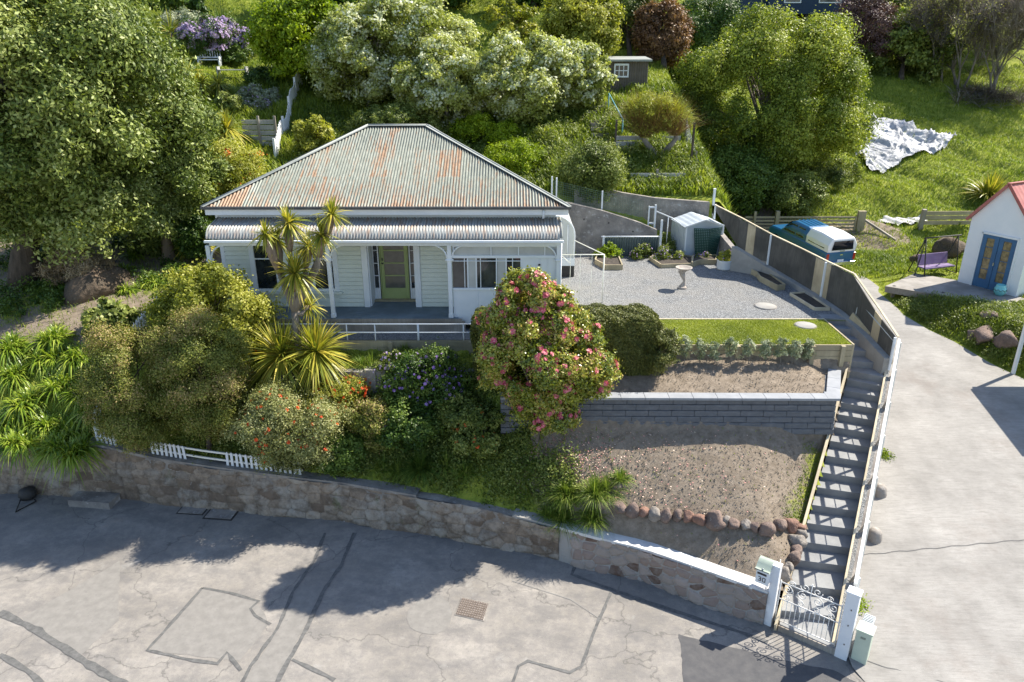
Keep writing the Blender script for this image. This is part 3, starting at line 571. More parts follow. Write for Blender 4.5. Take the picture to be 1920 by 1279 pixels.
BW = thing('block_retaining_wall', 'blue grey concrete block retaining wall with pale capping below the shrub bed', 'retaining wall', (4, 17.2, 2.8))
def block_run(a, b, z0, n, hh, mb, att):
    d = (b-a); L = d.length; d.normalize(); nrm = Vector((d.y, -d.x, 0)); ang = math.atan2(d.y, d.x)
    for r in range(n):
        s = -(.3 if r % 2 else 0)-random.uniform(0, .2)
        while s < L:
            e = min(s+.6, L); s0 = max(s, 0)
            if e-s0 > .03:
                c = a+d*(s0+e)/2-nrm*(.13+.018*r); off = random.uniform(-.004, .004)
                mb.box((c.x+nrm.x*off, c.y+nrm.y*off, z0+hh*(r+.5)), (e-s0-.006, .3, hh-.008), ang)
                att.extend([random.random()]*6)
            s += .6
mb = MB(); att = []; A1, A2, A3 = Vector((-.3, 17.22, 0)), Vector((8.44, 17.14, 0)), Vector((9.22, 18.95, 0))
block_run(A1, A2, 2.6, 6, .165, mb, att); block_run(A2, A3, 2.6, 6, .165, mb, att)
o = mb.build('masonry', M['block'], BW, .012); at = o.data.attributes.new('rnd', 'FLOAT', 'FACE'); at.data.foreach_set('value', att)
m = MB()
for a, b in ((A1, A2), (A2, A3)):
    d = (b-a).normalized(); nn = Vector((-d.y, d.x, 0)); L = (b-a).length; k = max(1, int(L/.6))
    for i in range(k):
        p = a+d*(L*i/k+.003)+nn*.14; q = a+d*(L*(i+1)/k-.003)+nn*.14; m.beam((p.x, p.y, 3.625), (q.x, q.y, 3.625), .34, .07)
m.prism([(8.15, 17.108), (8.47, 17.105), (8.62, 17.42), (8.2, 17.55)], 3.592, 3.664)
m.build('capping', M['cap'], BW, .008)
# ------------------------------------------------------------ stairs
M['tread'] = sm('grey_concrete_tread', (.27, .275, .28), (.21, .215, .225), 2.5, .9, .35, 30, dirt=(.32, .31, .295), dirts=.62)
M['riser'] = sm('grey_stained_riser', (.19, .195, .2), (.145, .15, .16), 5, .9, .3, 30)
ST_ = thing('garden_stairs', 'long grey flight of steps climbing from the street gate to the gravel yard', 'stairs', tuple(STEP[20][0]))
back = [(9.62, 21.85, 4.3), (10.5, 21.85, 4.3)]
for k in range(len(STEP)):
    l, r = STEP[k]; L2, R2 = STEP[k-1] if k else (Vector(back[0]), Vector(back[1]))
    s = MB().prism([(l.x, l.y), (r.x, r.y), (R2.x, R2.y+.02), (L2.x, L2.y+.02)], l.z-.75 if l.z > 1 else -.05, l.z)
    s = s.build('step', M['tread'], ST_, .006)
l, r = STEP[-1]; f0, f1 = Vector((5.95, 12.92, 0)), Vector((6.9, 12.2, 0))
MB().prism([(f0.x, f0.y), (f1.x, f1.y), (r.x, r.y), (l.x, l.y)], -.05, .14).build('step', M['tread'], ST_, .006)
MB().beam((5.92, 12.9, .06), (6.95, 12.14, .06), .06, .16).build('threshold_board', M['timold'], ST_, .005)
def off(a, b, k): return a+(b-a)*k
d = Vector((0, 0, .0)); MB().beam(off(eL1, eL0, -.02)-Vector((.03, 0, .12)), off(eL1, eL0, 1.0)-Vector((.03, 0, .1)), .05, .3).build('stringer', M['timnew'], ST_, .004)
MB().beam(eR1+Vector((.03, 0, -.12)), eR0+Vector((.03, 0, -.12)), .05, .24).build('stringer', M['timnew'], ST_, .004)
ub = [STEP[4][1]+Vector((.04, 0, .3)), STEP[3][1]+Vector((.04, 0, .2)), STEP[2][1]+Vector((.04, 0, .15)), STEP[1][1]+Vector((.04, 0, .12)), STEP[0][1]+Vector((.04, 0, .1))]
m = MB()
for a, b in zip(ub, ub[1:]): m.beam(a, b, .05, .3)
m.beam(eR1+Vector((.03, 0, -.06)), ub[0], .05, .28); m.build('stringer', M['tim'], ST_)
# stair side wall down to the driveway and its handrail
RT, RB_ = Vector((11.1, 19.65, 4.3)), Vector((7.12, 12.35, 1.72))
def zst(y): return float(np.interp(y, [12.3, 13.44, eR1.y, 21.6, 30], [.1, .35, 3.3, 4.35, 5.2]))
T = thing('concrete_retaining_wall', 'rough concrete wall between the steps and the sloping driveway', 'retaining wall', (9, 16, 0))
poly = []; ptsw = [Vector((7.02, 12.3, 0)), Vector((9.0, 15.9, 0)), Vector((10.95, 19.5, 0))]+[Vector((p.x+.12, p.y, 0)) for p in FEN[:7]]+[Vector((8.45, 30, 0))]
m = MB()
for a, b in zip(ptsw, ptsw[1:]):
    n = 6
    for i in range(n):
        p = a+(b-a)*i/n; q = a+(b-a)*(i+1)/n; d = (q-p).normalized(); s = Vector((d.y, -d.x, 0))*.1
        za, zb = zst(p.y)+.02, zst(q.y)+.02; m.add([(*(p+s).xy, -.1), (*(q+s).xy, -.1), (*(q-s).xy, -.1), (*(p-s).xy, -.1), (*(p+s).xy, za), (*(q+s).xy, zb), (*(q-s).xy, zb), (*(p-s).xy, za)], [(0, 3, 2, 1), (4, 5, 6, 7), (0, 1, 5, 4), (1, 2, 6, 5), (2, 3, 7, 6), (3, 0, 4, 7)])
m.build('wall', M['conc'], T)
# dark drainage gravel between stringer and wall
V = []
for i in range(20):
    k = i/19; a = eR1+(eR0-eR1)*k; b = RT+(RB_-RT)*k; V += [(a.x+.03, a.y, a.z-.1), (b.x-.02, b.y, zst(b.y)-.04)]
o = np_mesh('drain_gravel', V, [(2*i, 2*i+2, 2*i+3, 2*i+1) for i in range(19)], M['gravel'], None); tag(o, 'narrow strip of loose grey gravel between the steps and the side wall', 'gravel')
T = thing('stair_handrail', 'long white timber handrail on posts along the driveway side of the steps', 'handrail', tuple(RB_-Vector((0, 0, 1.7))))
MB().beam(RB_, RT, .07, .07).build('top_rail', M['whiterail'], T, .006)
for k in (.02, .2, .36, .53, .68, .84, .985):
    p = RB_+(RT-RB_)*k; MB().box((p.x+.04, p.y, (p.z+zst(p.y)-.35)/2), (.07, .07, p.z-zst(p.y)+.35)).build('post', M['whiterail'], T, .005)
    if .1 < k < .9: MB().beam((p.x+.04, p.y, zst(p.y)+.3), (p.x-.1, p.y-.0, zst(p.y)), .04, .04).build('brace', M['timold'], T)
p0, p1 = RB_+(RT-RB_)*.03, RB_+(RT-RB_)*.98
MB().beam(p0-Vector((0, 0, .5)), p1-Vector((0, 0, .42)), .015, .02).build('mid_rail', M['whiterail'], T)
for i, (x, y, lab) in enumerate(((1648, 735, 'concrete stub footing beside the driveway highest up the stair wall'), (1640, 770, 'concrete stub footing below the highest one by the stair wall'), (1642, 928, 'rounded concrete footing by the driveway about halfway down the steps'), (1632, 1012, 'mossy rounded concrete footing by the driveway near the foot of the steps'))):
    q = PG(x+6, y); o = MB().lathe([(0, .3), (.1, .29), (.16, .22), (.19, .05), (.2, -.2)], (q.x, q.y, q.z), 14).build('concrete_footing', M['conc']); tag(o, lab, 'footing', 'concrete footings beside the stair wall')
# steel handrail on the dark fence
T = thing('steel_handrail', 'thin galvanised handrail fixed inside the dark fence by the top steps', 'handrail', tuple(FEN[1]))
ra, rb = P(1603, 556, 5.0), P(1676, 640, 4.3); MB().tube([ra, rb], .02).build('rail', M['galv'], T)
pm = ra+(rb-ra)*.12; MB().tube([pm, (pm.x-.05, pm.y, 4.3)], .02).build('post', M['galv'], T)
# ------------------------------------------------------------ dark board fence
T = thing('board_fence', 'charcoal board fence with a few pale boards between the yard and the driveway', 'fence', tuple(FEN[0]))
tops = [Q(1684, 634, FEN[0].y+.0), Q(1650, 583, FEN[1].y), Q(1602, 516, FEN[2].y), Q(1553, 493, FEN[3].y), Q(1503, 468, FEN[4].y), Q(1448, 442, FEN[5].y), Q(1393, 412, FEN[6].y), Q(1341, 386, 29.8)]
segs = []
for a, b, ta, tb in zip(FEN, FEN[1:], tops, tops[1:]):
    n = max(2, int((b-a).length/.28))
    for i in range(n): segs.append((a+(b-a)*i/n, a+(b-a)*(i+1)/n, ta.z+(tb.z-ta.z)*i/n, ta.z+(tb.z-ta.z)*(i+1)/n))
cdk = MB(); 
def ppx(p): 
    dd = p.y*cP-(p.z-CAMH)*sP; return 960+FPX*p.x/dd
pale = []
for a, b, za, zb in segs:
    xm = ppx((a+b)/2+Vector((0, 0, .6))); isp = any(abs(xm-c) < w for c, w in ((1408, 9), (1540, 10), (1643, 10)))
    (pale if isp else [cdk]).append(None) if False else None
    tgt = MB() if isp else cdk
    d = (b-a).normalized(); s = Vector((d.y, -d.x, 0))*.012*(1+.3*random.random()); a2 = a+d*.003; b2 = b-d*.003
    tgt.add([(*(a2+s).xy, a.z+.03), (*(b2+s).xy, b.z+.03), (*(b2-s).xy, b.z+.03), (*(a2-s).xy, a.z+.03), (*(a2+s).xy, za), (*(b2+s).xy, zb), (*(b2-s).xy, zb), (*(a2-s).xy, za)], [(0, 3, 2, 1), (4, 5, 6, 7), (0, 1, 5, 4), (1, 2, 6, 5), (2, 3, 7, 6), (3, 0, 4, 7)])
    if isp:
        tgt.build('pale_board', M['fencepale'], T)
        if cdk.v: cdk.build('dark_boards', M['fencedark'], T); cdk = MB()
cdk.build('dark_boards', M['fencedark'], T)
m = MB()
for a, b in zip(tops, tops[1:]): m.beam(a+Vector((0, 0, .03)), b+Vector((0, 0, .03)), .06, .03)
m.build('capping_rail', M['timnew'], T)
for i in (0, 3, 5, 7): a = FEN[i]; b = tops[i]; MB().box((a.x-.04, a.y-.02, (a.z-.3+b.z)/2), (.06, .06, b.z-a.z+.34)).build('post', M['white'], T, .005)
# pale sloping kerb wall at the fence foot
T = thing('sloping_kerb_wall', 'low pale concrete kerb wall stepping up along the foot of the dark fence', 'kerb', tuple(FEN[4])); m = MB()
kp = [(FEN[0], .0), (FEN[1], .02), (FEN[2], .06), (FEN[3], .1), (FEN[4], .12), (FEN[5], .42), (FEN[6], .85)]
for (a, ha), (b, hb) in zip(kp, kp[1:]):
    w = Vector((-.16, -.02, 0)); za = max(a.z, 4.3 if ha else a.z)+.0; 
    fa = (a.x, a.y); m.prism([(a.x-.22, a.y, ), (a.x-.02, a.y), (b.x-.02, b.y), (b.x-.22, b.y)], [3.3]*4, [a.z+.04]*2+[b.z+.04]*2)
m.build('kerb', M['concpale'], T)
# ------------------------------------------------------------ street walls
def stone_wall(name, label, x0, x1, tops, mat, cell, bulge, coping, cmat, thick=.45):
    T = thing(name, label, 'stone wall', (x0, np.interp(x0, WX, WYY), 0))
    xs = np.arange(x0, x1+.01, .035); xs[-1] = x1; ys = np.interp(xs, WX, WYY); s = np.concatenate([[0], np.cumsum(np.hypot(np.diff(xs), np.diff(ys)))])
    top = np.interp(xs, tops[0], tops[1]); nz = 44; rs = np.random.RandomState(5)
    S, Kz = np.meshgrid(s, np.linspace(0, 1, nz)); Zf = -.1+Kz*(top[None, :]+.1)
    cw, ch = cell; gi = np.floor(S/cw).astype(int); gj = np.floor(Zf/ch).astype(int)+2; NI, NJ = gi.max()+4, gj.max()+4
    jx, jy, rr = rs.rand(NI, NJ)*.75+.12, rs.rand(NI, NJ)*.7+.15, rs.rand(NI, NJ); d1 = np.full(S.shape, 9.); d2 = d1.copy(); rid = np.zeros(S.shape)
    for a in (-1, 0, 1):
        for b in (-1, 0, 1):
            ii, jj = np.clip(gi+a, 0, NI-1), np.clip(gj+b, 0, NJ-1); off_ = (jj % 2)*.5
            px_ = (ii+jx[ii, jj]+0*off_)*cw; pz = (jj-2+jy[ii, jj])*ch; d = np.hypot((S-px_)/cw, (Zf-pz)/ch)
            new = d < d1; d2 = np.where(new, d1, np.minimum(d2, d)); rid = np.where(new, rr[ii, jj], rid); d1 = np.where(new, d, d1)
    e = np.clip((d2-d1)/.32, 0, 1); push = bulge*np.sqrt(e)+.012*(rs.rand(*S.shape)-.5)+bulge*.5*(rid-.5)*(e > .2)+.04*np.sin(S*2.1+Zf*3)
    tx = np.gradient(xs)/np.hypot(np.gradient(xs), np.gradient(ys)); ty = np.gradient(ys)/np.hypot(np.gradient(xs), np.gradient(ys))
    batter = -.06*(1-Kz)
    X = xs[None, :]+ty[None, :]*(push-batter); Y = ys[None, :]-tx[None, :]*(push-batter)
    V = np.stack([X, Y, Zf], -1).reshape(-1, 3); n = len(xs); i, j = np.meshgrid(np.arange(n-1), np.arange(nz-1)); a = (j*n+i).ravel()
    F = np.stack([a, a+1, a+n+1, a+n], -1)
    np_mesh('masonry', V, F, mat, T, True, {'rnd': rid.ravel(), 'edge': e.ravel()}, 'POINT')
    m = MB(); step = 12
    idx = list(range(0, n, step))+[n-1]
    for a, b in zip(idx, idx[1:]):
        if b <= a: continue
        q = [(xs[a]-ty[a]*.0, ys[a]), (xs[b], ys[b]), (xs[b]-ty[b]*thick, ys[b]+tx[b]*thick), (xs[a]-ty[a]*thick, ys[a]+tx[a]*thick)]
        m.prism(q, [-.1]*4, [top[a]-.01, top[b]-.01, top[b]-.01, top[a]-.01])
    m.build('wall_core', M['conc'], T)
    for c0, c1, w, h, cmat in coping:
        m = MB(); ii = [k for k in idx if c0 <= xs[k] <= c1]
        for a, b in zip(ii, ii[1:]):
            za, zb = top[a], top[b]; o = .04
            m.add([(xs[a]+ty[a]*o, ys[a]-tx[a]*o, za-.03), (xs[b]+ty[b]*o, ys[b]-tx[b]*o, zb-.03), (xs[b]-ty[b]*w, ys[b]+tx[b]*w, zb-.03), (xs[a]-ty[a]*w, ys[a]+tx[a]*w, za-.03),
                   (xs[a]+ty[a]*o, ys[a]-tx[a]*o, za+h), (xs[b]+ty[b]*o, ys[b]-tx[b]*o, zb+h), (xs[b]-ty[b]*w, ys[b]+tx[b]*w, zb+h), (xs[a]-ty[a]*w, ys[a]+tx[a]*w, za+h)], [(4, 5, 6, 7), (0, 1, 5, 4), (2, 3, 7, 6)])
        m.build('coping', cmat, T)
    return T
M['cop'] = sm('weathered_white_coping', (.62, .62, .62), (.46, .46, .46), 3, .75, .4, 20, dirt=(.3, .29, .27), dirts=.62)
t = NT('old_mossy_stonework', .95, .15); st = t.ramp(t.attr('rnd'), [(0, (.17, .125, .095)), (.3, (.29, .225, .17)), (.6, (.38, .31, .245)), (1, (.27, .235, .2))])
st = t.mix(t.ramp(t.noise(3.5, 9, rough=.75), [(.38, .8), (.6, 0.)]), st, (.12, .095, .075)); st = t.mix(t.ramp(t.noise(1.1, 6, rough=.7), [(.5, 0.), (.63, .75)]), st, (.4, .365, .32))
st = t.mix(t.ramp(t.noise(2.1, 7, t.vec((1, 1, .6)), .7), [(.6, 0.), (.7, .7)]), st, (.11, .13, .06)); c = t.mix(t.ramp(t.attr('edge'), [(.02, .6), (.25, 0.)]), st, (.11, .09, .075)); t.color(c); t.bump(t.noise(14, 9, rough=.75), 1, .04); M['stoneold'] = t.m
t = NT('rounded_stone_in_mortar', .92, .2); st = t.ramp(t.attr('rnd'), [(0, (.13, .08, .06)), (.18, (.27, .2, .17)), (.5, (.31, .26, .23)), (.85, (.35, .29, .26)), (1, (.2, .15, .12))], 'CONSTANT')
st = t.mix(t.ramp(t.noise(6, 8, rough=.7), [(.35, .6), (.6, 0.)]), st, (.28, .24, .21)); c = t.mix(t.ramp(t.attr('edge'), [(.16, 1.), (.36, 0.)]), st, (.34, .32, .3)); t.color(c); t.bump(t.noise(20, 8, rough=.7), .8, .03); M['stonenew'] = t.m
stone_wall('street_stone_wall', 'long old mossy grey brown stone retaining wall along the street under the garden', -34, 1.2, (TX, TZ), M['stoneold'], (.46, .27), .06, [(-30, -2.5, .35, .05, M['conc']), (-.2, 1.2, .3, .045, M['concpale'])], None)
stone_wall('street_stone_wall', 'low wall of rounded reddish stones in mortar with white coping left of gate', 1.2, 5.66, (TX, TZ), M['stonenew'], (.33, .25), .07, [(-9, 9, .3, .045, M['cop'])], None)
# kerb blocks, lids and odd bits at the wall foot
T = PG(180, 935); o = MB().box((-11.9, 17.85, .1), (1.25, .5, .22), -.12).build('stone_kerb_block', M['conc']); tag(o, 'dark damp stone kerb block lying at the foot of the old wall', 'kerb')
t_ = thing('service_lid', 'pale rectangular concrete service lid in the road by the old wall', 'cover', tuple(P(415, 965, 0))); p = P(415, 965, 0)
MB().box((p.x, p.y, .012), (.75, .42, .024), -.12).build('lid', M['conc'], t_); MB().box((p.x, p.y, .006), (.85, .52, .012), -.12).build('frame', M['iron'], t_)
t_ = thing('service_lid', 'second flat service lid, just left of the pale one beside the old wall', 'cover', tuple(P(365, 958, 0))); p = P(362, 957, 0)
MB().box((p.x, p.y, .01), (.7, .36, .02), -.1).build('lid', M['conc'], t_); MB().box((p.x, p.y, .004), (.78, .44, .01), -.1).build('frame', M['iron'], t_)
p = P(648, 978, 0); t_ = thing('marker_post', 'tiny white marker peg at the foot of the old stone wall', 'marker', tuple(p)); MB().box((p.x, p.y, .13), (.09, .03, .3), .1).build('peg', M['white'], t_, .005); MB().box((p.x, p.y-.02, .18), (.05, .01, .12), .1).build('plate', M['galv'], t_)
p = P(468, 955, 0); o = MB().tube([(p.x, p.y, -.02), (p.x, p.y+.05, .35)], .05).build('drain_pipe', M['conc']); tag(o, 'short upright drain pipe stub against the stone wall', 'pipe')
# black rounded body and bent wire frame at far left, kind unknown
p = P(48, 940, 0); t_ = thing('black_disc_and_frame', 'small black round thing on a bent wire frame lying by the wall at far left', 'stand', tuple(p))
MB().lathe([(0, .02), (.2, .03), (.24, .14), (.2, .28), (.08, .34), (0, .35)], (p.x, p.y+.15, 0), 14).build('disc', M['iron'], t_)
a, b, c_ = P(30, 962, 0), P(68, 942, 0), P(58, 934, 0); MB().tube([(p.x-.1, p.y, .1), (a.x, a.y, .03), (b.x, b.y, .03), (c_.x, c_.y, .12)], .022, 6).build('frame', M['iron'], t_)
# cast iron manhole
cs = [P(*q, 0) for q in ((865, 1121), (917, 1133), (907, 1166), (852, 1154))]; T = thing('manhole_cover', 'rusty brown rectangular cast iron cover with a studded pattern in the road', 'manhole cover', tuple(cs[0]))
M['cast'] = sm('rusty_cast_iron', (.12, .095, .08), (.17, .14, .12), 12, .8, .4, 40, metal=.2)
MB().prism([(q.x, q.y) for q in cs], .0, .012).build('frame', M['conc'], T)
cc = sum(cs, Vector())/4; ci = [cc+(q-cc)*.93 for q in cs]; MB().prism([(q.x, q.y) for q in ci], .0, .02).build('plate', M['cast'], T)
m = MB()
for i in range(11):
    for j in range(8):
        u, v = (i+.5)/11, (j+.5)/8; q = (ci[0]*(1-u)+ci[1]*u)*(1-v)+(ci[3]*(1-u)+ci[2]*u)*v; m.box((q.x, q.y, .024), (.032, .02, .012), .5 if (i+j) % 2 else -.6)
m.build('stud_pattern', sm('worn_stud_metal', (.3, .26, .235), (.22, .185, .16), 10, .7), T)
# ------------------------------------------------------------ gate, posts, letterbox
gl, gr_ = P(1440, 1172, 0)+Vector((.02, .05, 0)), P(1578, 1235, 0)+Vector((.03, .08, 0))
gd = (gr_-gl).normalized(); ang = math.atan2(gd.y, gd.x); gn = Vector((gd.y, -gd.x, 0))
M['chip'] = sm('flaking_white_paint', (.74, .75, .77), (.68, .7, .74), 4, .6, .3, 30, dirt=(.3, .2, .13), dirts=.64)
T = thing('gate_post', 'peeling white square timber gate post carrying the letterbox', 'gate post', tuple(gl), 'gate posts'); MB().box((gl.x, gl.y, .78), (.17, .17, 1.6), ang).build('post', M['chip'], T, .01); MB().add([], []).box((gl.x, gl.y, 1.6), (.19, .19, .04), ang).build('cap', M['chip'], T, .01)
T = thing('gate_post', 'thicker white square gate post on the driveway side of the gate', 'gate post', tuple(gr_), 'gate posts'); MB().box((gr_.x, gr_.y, .82), (.25, .22, 1.7), ang).build('post', M['chip'], T, .012); m = MB()
m.box((gr_.x, gr_.y, 1.69), (.28, .25, .05), ang).build('cap', M['chip'], T, .012)
m = MB()
for z in (.4, .9, 1.3): q = gr_+gn*.115+gd*.02; m.box((q.x, q.y, z), (.02, .02, .03), ang)
m.build('bolt_heads', M['cast'], T)
LB = gl-gd*.22+gn*.05; T = thing('letterbox', 'white letterbox with curved grey green lid and house number on the left gate post', 'letterbox', (LB.x, LB.y, 1.1))
def loc(u, v, z): q = LB+gd*u+gn*v; return (q.x, q.y, z)
zb, zt = 1.14, 1.5
pr = [(-.15, zb), (.13, zb), (.13, zt), (-.15, zt)]
MB().box((LB.x, LB.y, (zb+zt)/2), (.28, .38, zt-zb), ang).build('box', M['white'], T, .008)
vs = []; prof = [(-.23, .02), (-.2, .0), (-.15, .02), (-.08, .09), (0, .14), (.08, .15), (.15, .11), (.2, .07)]
for u in (-.17, .15):
    for v, z in prof: vs.append(loc(u, -v, zt+z))
n = len(prof); MB().add(vs, [(i, i+1, n+i+1, n+i) for i in range(n-1)], True).add([loc(u, -v, zt+z-.025) for u in (-.17, .15) for v, z in prof], [(i, n+i, n+i+1, i+1) for i in range(n-1)], True).build('lid', sm('grey_green_lid', (.3, .36, .3), (.36, .41, .35), 4, .5, .1), T)
for u in (-.15, .13): MB().add([loc(u, -v, zt+z-.02) for v, z in prof[1:]]+[loc(u, -.19, zt-.02), loc(u, .19, zt-.02)], [tuple(range(n+1))]).build('side', M['white'], T)
MB().box(loc(-.01, .195, zt-.1), (.2, .012, .045), ang).build('slot', M['iron'], T)
MB().box(loc(-.01, .197, zb+.13), (.2, .008, .14), ang).build('number_plate', M['white'], T)
m = MB(); q = .034
segs_ = {'3': [((0, 2), (1, 2)), ((1, 2), (1, 1)), ((.3, 1), (1, 1)), ((1, 1), (1, 0)), ((1, 0), (0, 0))], '0': [((0, 0), (1, 0)), ((1, 0), (1, 2)), ((1, 2), (0, 2)), ((0, 2), (0, 0))]}
for ch, u0 in (('3', -.075), ('0', .02)):
    for (a, b), (c, d) in segs_[ch]: m.beam(loc(u0+a*.055, .204, zb+.085+b*.047), loc(u0+c*.055, .204, zb+.085+d*.047), .016, .006, tuple(gn))
m.build('house_number', M['iron'], T)
m = MB(); c0 = loc(.05, .197, zt+.03); m.tube([loc(-.01, .19, zt+.03), loc(-.01, .205, zt+.03)], .025, 10).build('knob', M['galv'], T)
# gate of scrolled iron
GW = (gr_-gl).length; T = thing('iron_gate', 'small white wrought iron gate with curled scrolls between the two white posts', 'gate', tuple(gl+gd*.1))
def gp(u, z, v=0): q = gl+gd*u-gn*v; return Vector((q.x, q.y, z))
g0, g1 = .13, GW-.17; M['ironwhite'] = sm('white_painted_iron', (.8, .78, .75), (.72, .7, .66), 6, .45, .1)
m = MB()
for z in (.2, .78, 1.22): m.tube([gp(g0, z), gp(g1, z)], .013, 6)
for u in (g0, g1): m.tube([gp(u, .14), gp(u, 1.26)], .015, 6)
m.build('frame', M['ironwhite'], T)
nb = 13
for i in range(1, nb): u = g0+(g1-g0)*i/nb; MB().tube([gp(u, .2), gp(u, .78)], .008, 6).build('bar', M['ironwhite'], T)
def scroll(m, cu, cz, r, turns=1.4, s=1, a0=0, r1=.18):
    pts = []
    for i in range(26):
        k = i/25; a = a0+s*k*turns*2*math.pi; rr = r*(1-k*(1-r1)); pts.append(gp(cu+rr*math.cos(a), cz+rr*math.sin(a)))
    m.tube(pts, .009, 6)
W4 = (g1-g0)/4
for i in range(4):
    cu = g0+W4*(i+.5); s = 1 if i % 2 else -1
    m = MB(); scroll(m, cu, 1.08, .11, 1.5, s, math.pi/2); scroll(m, cu, .86, .075, 1.4, -s, -math.pi/2)
    m.tube([gp(cu-s*.1, 1.12), gp(cu-s*.13, 1.0), gp(cu+s*.02, .92), gp(cu+s*.08, .84)], .008, 6); m.build('scroll', M['ironwhite'], T)
m = MB()
for s in (-1, 1): scroll(m, (g0+g1)/2+s*.13, 1.31, .1, 1.3, -s, math.pi/2 if False else (0 if s > 0 else math.pi)); scroll(m, (g0+g1)/2+s*.38, 1.27, .07, 1.2, s, (0 if s > 0 else math.pi))
m.tube([gp((g0+g1)/2, .78), gp((g0+g1)/2, 1.47)], .01, 6); m.tube([gp((g0+g1)/2-.05, 1.42), gp((g0+g1)/2+.05, 1.42)], .01, 6); m.build('crest', M['ironwhite'], T)
# narrow scroll panel beside the letterbox post
T = thing('iron_side_panel', 'narrow white iron scroll panel between the letterbox post and the steps', 'panel', tuple(gp(.1, 0, .3))); m = MB(); a, b = gl-gn*.08, gl-gn*.08+Vector((.25, .5, 0))
def sp(k, z): q = a+(b-a)*k; return Vector((q.x, q.y, z))
for z in (.35, .8, 1.25): m.tube([sp(0, z), sp(1, z)], .011, 6)
for k in (0, .33, .66, 1): m.tube([sp(k, .35), sp(k, .8)], .009, 6)
m.tube([sp(0, .2), sp(0, 1.3)], .012, 6); m.tube([sp(1, .2), sp(1, 1.3)], .012, 6); m.build('frame', M['ironwhite'], T)
m = MB()
for k0, z0 in ((.28, 1.12), (.72, 1.0), (.3, .92)):
    m.tube([sp(k0+.2*(1-i/20)*math.cos(i*.42), z0+.1*(1-i/22)*math.sin(i*.42)) for i in range(20)], .008, 6)
m.build('scroll', M['ironwhite'], T)
q = gr_+gd*.33-gn*.12; T = thing('meter_box', 'pale green utility box standing behind the right gate post', 'utility box', (q.x, q.y, 0)); G = sm('pale_green_box_paint', (.5, .56, .46), (.45, .51, .42), 3, .5, .05)
MB().box((q.x, q.y, .4), (.3, .3, .82), ang).build('cabinet', G, T, .015); MB().box((q.x, q.y, .83), (.34, .34, .04), ang).build('lid', G, T, .01)
m = MB()
for i in range(5): r_ = q+gn*.153+gd*(-.04+i*.02); m.box((r_.x, r_.y, .68), (.008, .004, .05), ang)
m.build('vent_slots', M['iron'], T)
q = gr_+gd*.3-gn*.5; T = thing('vent_box', 'small grey metal box with a ribbed lid behind the utility box', 'utility box', (q.x, q.y, 0)); MB().box((q.x, q.y, .4), (.22, .3, .75), ang).build('cabinet', M['galv'], T, .01); m = MB()
for i in range(6): r_ = q+gn*(.12-i*.05); m.box((r_.x, r_.y, .785), (.2, .02, .02), ang)
m.build('ribbed_lid', M['galv'], T)
# ------------------------------------------------------------ picket fences
def picket(label, pts, step, hgt, missing=()):
    T = thing('picket_fence', label, 'picket fence', tuple(pts[0])); L = 0; i = 0
    for a, b in zip(pts, pts[1:]):
        d = b-a; n = max(1, int(d.length/step)); dn = d.normalized(); ag = math.atan2(dn.y, dn.x)
        for k in (.28, .8): MB().beam(a+Vector((0, 0, hgt*k)), b+Vector((0, 0, hgt*k)), .035, .05).build('rail', M['whiterail'], T)
        for j in range(n):
            i += 1
            if i in missing: continue
            p = a+d*(j+.5)/n; x, y, z = p; w = .035; lean = random.uniform(-.03, .03); nx, ny = dn.y*.03, -dn.x*.03; m = MB()
            f = [(-w, 0), (w, 0), (w, hgt*.9), (0, hgt), (-w, hgt*.9)]; vs = [(x+dn.x*(u+lean*v/hgt)+nx*s, y+dn.y*(u+lean*v/hgt)+ny*s, z+v) for s in (1, 1.7) for u, v in f]
            m.add(vs, [(4, 3, 2, 1, 0), (5, 6, 7, 8, 9)]+[(k, (k+1) % 5, 5+(k+1) % 5, 5+k) for k in range(5)]); m.build('picket', M['white'], T)
wp = lambda x, o=.16: Vector((x, float(np.interp(x, WX, WYY))+o, wtop(x)+.05))
picket('low white picket fence with a gap, on the old stone wall under the bushes', [wp(x) for x in (-10.1, -8.6, -7.2, -5.7)], .13, .42, (9, 10, 11, 12, 13, 14, 15, 16))
picket('short white picket fence end at the wall corner beside the strap leaved plants', [wp(-11.75), wp(-11.1)], .13, .5)
a = wp(-11.8); b = PG(262, 605); c = Vector(((a.x+b.x)/2, (a.y+b.y)/2, 0)); c.z = h1(c.x, c.y)
picket('white picket fence running uphill beside the big bushes towards the villa', [a+Vector((0, .1, 0)), c, Vector((-11.35, 22.4, h1(-11.35, 22.4)))], .14, .75)
M['rockgrey'] = sm('grey_volcanic_rock', (.3, .27, .24), (.2, .175, .155), 5, .95, 1, 14, .05, dirt=(.13, .11, .09), dirts=.58); M['rockred'] = sm('red_volcanic_rock', (.27, .16, .12), (.17, .1, .08), 5, .95, 1, 14, .05, dirt=(.33, .29, .25), dirts=.6)
